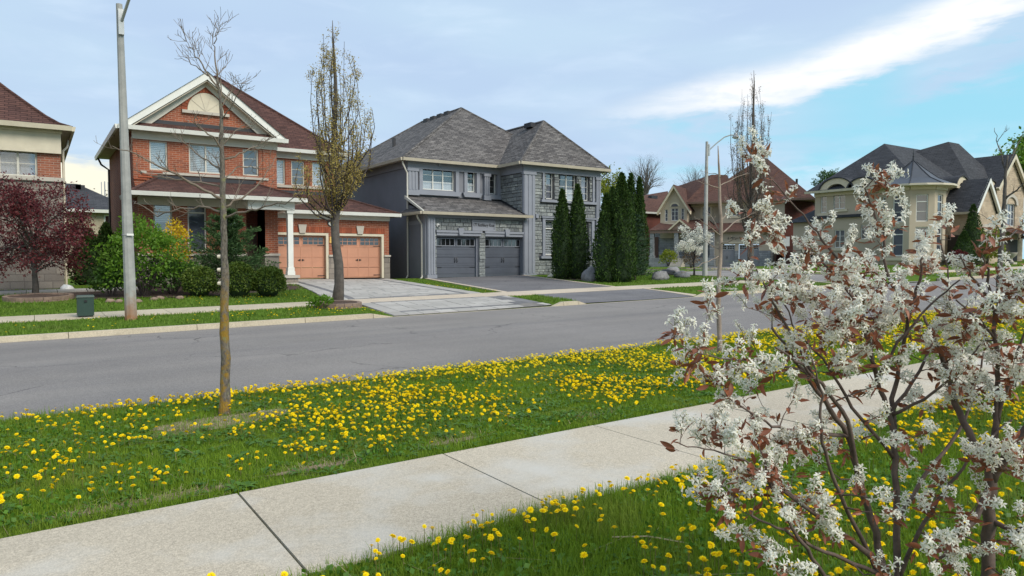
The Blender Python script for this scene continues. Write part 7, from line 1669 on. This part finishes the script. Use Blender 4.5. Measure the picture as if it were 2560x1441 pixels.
def serviceberry(label,mains,cl,seed,budget_c,budget_l,root,extra=0):
    rs=random.Random(seed); o=thing('serviceberry',root,label,'flowering shrub')
    nodes=[]   # (pos, radius)
    for line in mains:
        P=[atD(px,py,d) for px,py,d,_ in line]; Rr=[r for *_,r in line]; fine=[];fr=[]
        for i in range(len(P)-1):
            for k in range(4):
                f=k/4; fine.append(P[i].lerp(P[i+1],f)+Vector((rs.gauss(0,.003),rs.gauss(0,.003),rs.gauss(0,.003)))); fr.append(.82*(Rr[i]*(1-f)+Rr[i+1]*f))
        fine.append(P[-1]); fr.append(Rr[-1]); b=MB(); b.tube(fine,fr,8); b.build('branch',MT['sbark'],o,None,True); nodes+=list(zip(fine,fr))
    # flower sprays: every tip grows a twig from the closest lower part of the frame
    tips=[]
    for cx,cy,sx,sy,n,d0,d1 in cl:
        for _ in range(max(1,round(n*(.70 if cy<1040 else .85 if cx<1910 else .52)))): tips.append(atD(cx+rs.gauss(0,sx),cy+rs.gauss(0,sy),rs.uniform(d0,d1)))
    tw=MB(); sprays=[]
    core=Vector(nodes[0][0])
    tips.sort(key=lambda t:min((t-n[0]).length for n in nodes[::3]))
    for t in tips:
        best=None;bs=1e9
        for p,r in nodes:
            v=t-p; L=v.length
            if L<.03: continue
            s=L*(1.0+.9*max(0,-v.z/L+.15))
            if s<bs: bs=s;best=(p,r,v,L)
        p,r,v,L=best; n=max(3,int(L/.07)+2); side=v.orthogonal().normalized()*rs.gauss(0,.10)*L; sag=Vector((0,0,-.05*L*rs.random()))
        pts=[p+v*(i/(n-1))+(side+sag)*math.sin(math.pi*i/(n-1))+Vector((rs.gauss(0,.004),rs.gauss(0,.004),rs.gauss(0,.004)))*(0<i<n-1) for i in range(n)]
        r0=min(r*.55,.0035+.006*min(L,.5)); rr=[r0*(1-.72*i/(n-1)) for i in range(n)]; rr=[max(q,.0012) for q in rr]
        tw.tube(pts,rr,5,False); nodes+=list(zip(pts[1:],rr[1:])); sprays.append((pts[-1],(pts[-1]-pts[-2]).normalized(),pts))
        # leaf pairs and side sprays along longer twigs
        if L>.16:
            for q in range(int(L/.13)):
                i=rs.randrange(1,n-1); dd=(pts[i+1]-pts[i]).normalized(); sd=Vector((rs.gauss(0,1),rs.gauss(0,1),rs.gauss(0,.7)+.5)).normalized(); e=pts[i]+(dd*.6+sd).normalized()*rs.uniform(.03,.07)
                tw.tube([pts[i],e],[.0016,.001],4,False); sprays.append((e,(e-pts[i]).normalized(),None))
    tw.build('twigs',MT['sbark'],o)['kind']='stuff'
    cs=[];lv=[]
    for p,d,pts in sprays:
        k=rs.random()
        if k<(.93 if pts else .12):
            z=(d+Vector((0,0,.5))+Vector((rs.gauss(0,.25),rs.gauss(0,.25),rs.gauss(0,.25)))).normalized(); cs.append((p,z,rs.uniform(.75,1.15)))
            if pts:
                for _ in range(rs.choice((0,0,0,1,1))): cs.append((p-d*rs.uniform(.0,.045)+Vector((rs.gauss(0,.014),rs.gauss(0,.014),rs.gauss(0,.014))),(z+Vector((rs.gauss(0,.6),rs.gauss(0,.6),rs.gauss(0,.4)))).normalized(),rs.uniform(.8,1.15)))
        nl=rs.randint(4,7) if pts else rs.randint(1,3)
        for _ in range(nl):
            e=(d*.5+Vector((rs.gauss(0,1),rs.gauss(0,1),rs.gauss(-.1,.6)))).normalized(); lv.append((p-d*rs.uniform(-.02,.06),e,rs.uniform(.028,.054)))
        if pts and len(pts)>4:
            for _ in range(rs.randint(1,3)): q=rs.choice(pts[1:]); e=Vector((rs.gauss(0,1),rs.gauss(0,1),rs.gauss(0,.6))).normalized(); lv.append((q,e,rs.uniform(.025,.045)))
    cam_=Vector((0,0,EYE)); inv=lambda t:(t[0]-cam_).length/t[2]
    cs.sort(key=lambda t:(t[0]-cam_).length); lv.sort(key=inv)
    def rotm(e,roll,axis):
        q=e.to_track_quat(axis,'Z' if axis!='Z' else 'Y').to_matrix(); return q@Matrix.Rotation(roll,3,axis)
    B=WLOC[o.name]; rp=[];rq=[]
    for i,(p,z,s) in enumerate(cs):
        m=rotm(z,rs.uniform(0,6.28),'Z'); me=RAC[i%7]
        if i<budget_c:
            c=bpy.data.objects.new('flower_cluster',me); COL.objects.link(c); c.parent=o; c.location=p-B; c.rotation_euler=m.to_euler(); c.scale=(s,s,s)
        else: rp.append((me,m,p,s))
    for me,m,p,s in rp:
        A=np.array(m)*s; vv=[np.array([tuple(me.vertices[i].co) for i in f.vertices])@A.T+np.array(p) for f in me.polygons if len(f.vertices)==4 and f.material_index==0]; rq+=vv
    if rq: npmesh('flowers',np.array(rq),4,MT['petal'],o)['kind']='stuff'
    rl=[]
    for i,(p,e,s) in enumerate(lv):
        m=rotm(e,rs.gauss(0,.9),'Y'); k=i%6
        if i<budget_l:
            c=bpy.data.objects.new('leaf',LEAF[k]); COL.objects.link(c); c.parent=o; c.location=p-B+e*s*.28; c.rotation_euler=m.to_euler(); c.scale=(s,s,s)
        else: rl.append(np.array(LV[k])@(np.array(m)*s).T+np.array(p+e*s*.28))
    if rl:
        V=np.concatenate(rl); npmesh('leaves',V,4,MT['sleaf'],o)['kind']='stuff'
    return o,len(cs),len(lv)
q=atD(2235,1640,2.85); rootA=(q.x,q.y,G(q.x,q.y))
A=[ # px, py, depth, radius : stems of the clump
 [(2230,1660,2.85,.020),(2215,1480,2.84,.019),(2190,1330,2.82,.017),(2150,1200,2.8,.015),(2120,1090,2.76,.013),(2060,1000,2.72,.011),(2010,930,2.7,.009),(1970,880,2.68,.007),(1930,820,2.66,.005)],
 [(2240,1660,2.86,.020),(2245,1450,2.86,.018),(2240,1300,2.88,.017),(2238,1150,2.9,.015),(2225,1040,2.9,.013),(2195,950,2.88,.011),(2170,850,2.86,.009),(2140,760,2.84,.008),(2090,690,2.82,.006),(2040,640,2.8,.004)],
 [(2250,1660,2.84,.019),(2210,1420,2.75,.017),(2140,1360,2.7,.013),(2080,1320,2.66,.011),(1990,1250,2.6,.008),(1900,1195,2.56,.006),(1840,1150,2.52,.004)],
 [(2238,1150,2.9,.014),(2230,1000,2.92,.012),(2250,900,2.94,.010),(2270,800,2.9,.009),(2300,700,2.86,.007),(2310,640,2.84,.005)],
 [(2150,1200,2.8,.013),(2120,1050,2.7,.010),(2050,960,2.62,.008),(1990,900,2.56,.006),(1940,870,2.5,.004)],
 [(2120,1090,2.76,.010),(2000,1085,2.66,.008),(1930,1065,2.6,.006),(1860,1020,2.55,.004),(1800,985,2.5,.0025)],
 [(2245,1450,2.86,.013),(2160,1420,2.72,.010),(2060,1380,2.6,.008),(1960,1330,2.5,.006),(1880,1290,2.45,.004)],
 [(2080,1320,2.66,.009),(1960,1230,2.5,.006),(1860,1150,2.4,.004),(1760,1120,2.34,.003),(1700,1110,2.3,.002)],
 [(2195,950,2.88,.010),(2160,800,2.9,.008),(2130,700,2.92,.007),(2060,600,2.9,.005),(1990,520,2.86,.004),(1930,450,2.82,.003),(1900,400,2.8,.002)],
 [(2270,800,2.9,.008),(2215,680,2.86,.007),(2210,600,2.84,.006),(2180,520,2.82,.005),(2165,470,2.8,.004),(2200,430,2.78,.002)],
 [(2225,1040,2.9,.010),(2300,930,3.0,.008),(2340,830,3.05,.007),(2380,740,3.05,.005),(2350,600,3.0,.003)],
 [(2060,1000,2.72,.008),(1960,800,2.74,.006),(1900,690,2.74,.004),(1870,640,2.72,.003),(1880,560,2.72,.002)],
 [(2010,930,2.7,.006),(1900,900,2.6,.005),(1800,900,2.52,.003),(1730,880,2.46,.002),(1685,850,2.42,.0015)],
 [(2215,1480,2.84,.012),(2130,1300,2.72,.010),(2075,1180,2.64,.008),(2050,1080,2.6,.007),(2055,990,2.58,.005),(2030,900,2.55,.003)],
 [(2215,1480,2.84,.012),(2060,1440,2.6,.010),(2000,1350,2.5,.008),(1930,1220,2.46,.006),(1900,1120,2.44,.004)],
 [(2245,1450,2.86,.012),(2300,1330,2.8,.010),(2360,1230,2.75,.008),(2420,1150,2.72,.006),(2530,1050,2.7,.004)],
 [(2238,1150,2.9,.010),(2130,1020,2.84,.008),(2060,900,2.8,.006),(1990,830,2.76,.004),(1960,760,2.74,.003)],
 [(2225,1040,2.9,.009),(2310,1000,2.8,.007),(2400,930,2.72,.005),(2450,860,2.68,.003)],
 [(2195,950,2.88,.008),(2240,860,2.8,.007),(2330,760,2.76,.005),(2400,700,2.72,.003)],
 [(2240,1300,2.88,.012),(2320,1180,2.95,.010),(2400,1080,3.0,.008),(2440,960,3.0,.006),(2460,880,3.0,.004)],
]
clA=[(1890,390,14,18,4,2.76,2.86),(1955,505,34,34,9,2.75,2.95),(1890,590,22,22,7,2.7,2.8),(2035,610,46,36,13,2.75,3.0),(2195,448,24,20,7,2.72,2.85),(2170,525,24,28,7,2.75,2.9),(2245,545,22,24,6,2.75,2.9),(2315,640,34,30,11,2.8,3.0),
 (2110,680,75,42,34,2.6,3.0),(2215,745,80,48,36,2.6,3.05),(1960,720,50,50,18,2.6,2.85),(2070,775,85,46,34,2.5,3.0),(2310,760,60,40,20,2.8,3.1),(1790,745,12,14,3,2.5,2.6),(1850,700,20,20,4,2.6,2.7),(1985,755,10,10,2,2.6,2.7),
 (2010,870,70,40,24,2.55,2.9),(2180,860,90,45,34,2.6,3.1),(1690,840,14,12,4,2.40,2.46),(1745,905,26,24,8,2.46,2.56),(1780,960,22,18,5,2.5,2.56),(1870,940,45,36,11,2.5,2.7),(1840,1000,8,8,2,2.5,2.56),(2050,960,70,40,14,2.5,2.9),
 (1697,1085,10,9,2,2.29,2.33),(1790,1085,28,20,7,2.34,2.45),(1890,1100,50,32,14,2.4,2.65),(1990,1110,60,32,16,2.5,2.8),(1870,1180,55,32,12,2.4,2.6),(1800,1240,36,28,9,2.36,2.5),(1960,1220,70,40,16,2.4,2.7),(2110,1130,70,40,12,2.6,2.9),
 (1920,1300,60,28,8,2.36,2.6),(2040,1290,60,36,9,2.4,2.7),(1925,1405,14,12,3,2.3,2.4),(1985,1435,12,10,2,2.3,2.4),(2150,1310,60,45,8,2.5,2.8),(2290,1130,60,40,9,2.7,3.0),(2270,990,70,45,14,2.7,3.0),(2330,1240,50,40,7,2.7,3.0),(2300,1360,40,30,4,2.6,2.8),(2180,1440,50,20,4,2.5,2.7),(2370,870,40,35,9,2.8,3.05)]
SA=serviceberry('multi stemmed shrub in white blossom with copper leaves beside the pavement',A,clA,41,300,300,rootA)
q=atD(2470,1640,2.75); rootB=(q.x,q.y,G(q.x,q.y))
Bm=[[(2470,1660,2.75,.033),(2470,1500,2.75,.031),(2472,1380,2.75,.030),(2475,1240,2.75,.028),(2478,1170,2.75,.024),(2490,1060,2.74,.014),(2495,950,2.72,.011),(2490,850,2.7,.010),(2480,760,2.68,.008),(2470,690,2.66,.006),(2455,640,2.64,.003)],
 [(2478,1180,2.75,.020),(2430,1100,2.8,.018),(2390,1010,2.85,.016),(2370,930,2.9,.013),(2340,850,2.95,.010),(2310,790,3.0,.006)],
 [(2476,1220,2.75,.018),(2440,1290,2.7,.014),(2390,1360,2.62,.009),(2340,1400,2.55,.005)],
 [(2476,1210,2.75,.020),(2530,1110,2.7,.018),(2580,1060,2.66,.015),(2640,980,2.6,.010),(2680,900,2.56,.006)],
 [(2490,1060,2.74,.010),(2520,960,2.7,.008),(2545,880,2.66,.006),(2570,800,2.62,.004)],
 [(2475,1300,2.75,.014),(2540,1330,2.66,.011),(2620,1290,2.56,.008),(2680,1240,2.5,.005)],
 [(2480,760,2.68,.006),(2430,690,2.64,.004),(2400,640,2.6,.003)],
 [(2490,850,2.7,.006),(2440,790,2.66,.005),(2390,750,2.64,.003)]]
clB=[(2470,600,16,22,5,2.6,2.68),(2430,680,30,28,6,2.6,2.7),(2500,720,30,30,7,2.6,2.7),(2540,830,34,34,12,2.58,2.72),(2460,800,40,34,9,2.6,2.75),(2400,780,45,34,14,2.65,2.9),(2470,900,50,34,12,2.6,2.8),(2540,950,40,34,12,2.55,2.75),(2400,880,40,40,9,2.7,2.95),(2440,990,50,35,8,2.65,2.85),
 (2550,720,20,20,4,2.55,2.65),(2520,1150,50,34,17,2.5,2.7),(2440,1150,40,26,9,2.6,2.75),(2560,1230,40,34,9,2.45,2.65),(2360,1250,40,26,6,2.6,2.75),(2390,1330,40,30,7,2.5,2.65),(2430,1260,40,26,6,2.55,2.7),(2560,1350,44,34,8,2.4,2.6),(2370,1400,45,24,8,2.42,2.6),(2440,1395,30,20,4,2.45,2.6),(2620,900,70,120,22,2.4,2.7),(2640,1200,70,120,18,2.4,2.6),(2600,640,50,60,8,2.5,2.7)]
SB=serviceberry('dark single trunked blossom shrub with copper leaves next to the multi stemmed one',Bm,clB,43,200,230,rootB)
print('serviceberry',SA[1:],SB[1:],'dandelions',len(ALL),len(restH),'tris',sum(len(m.polygons) for m in bpy.data.meshes))
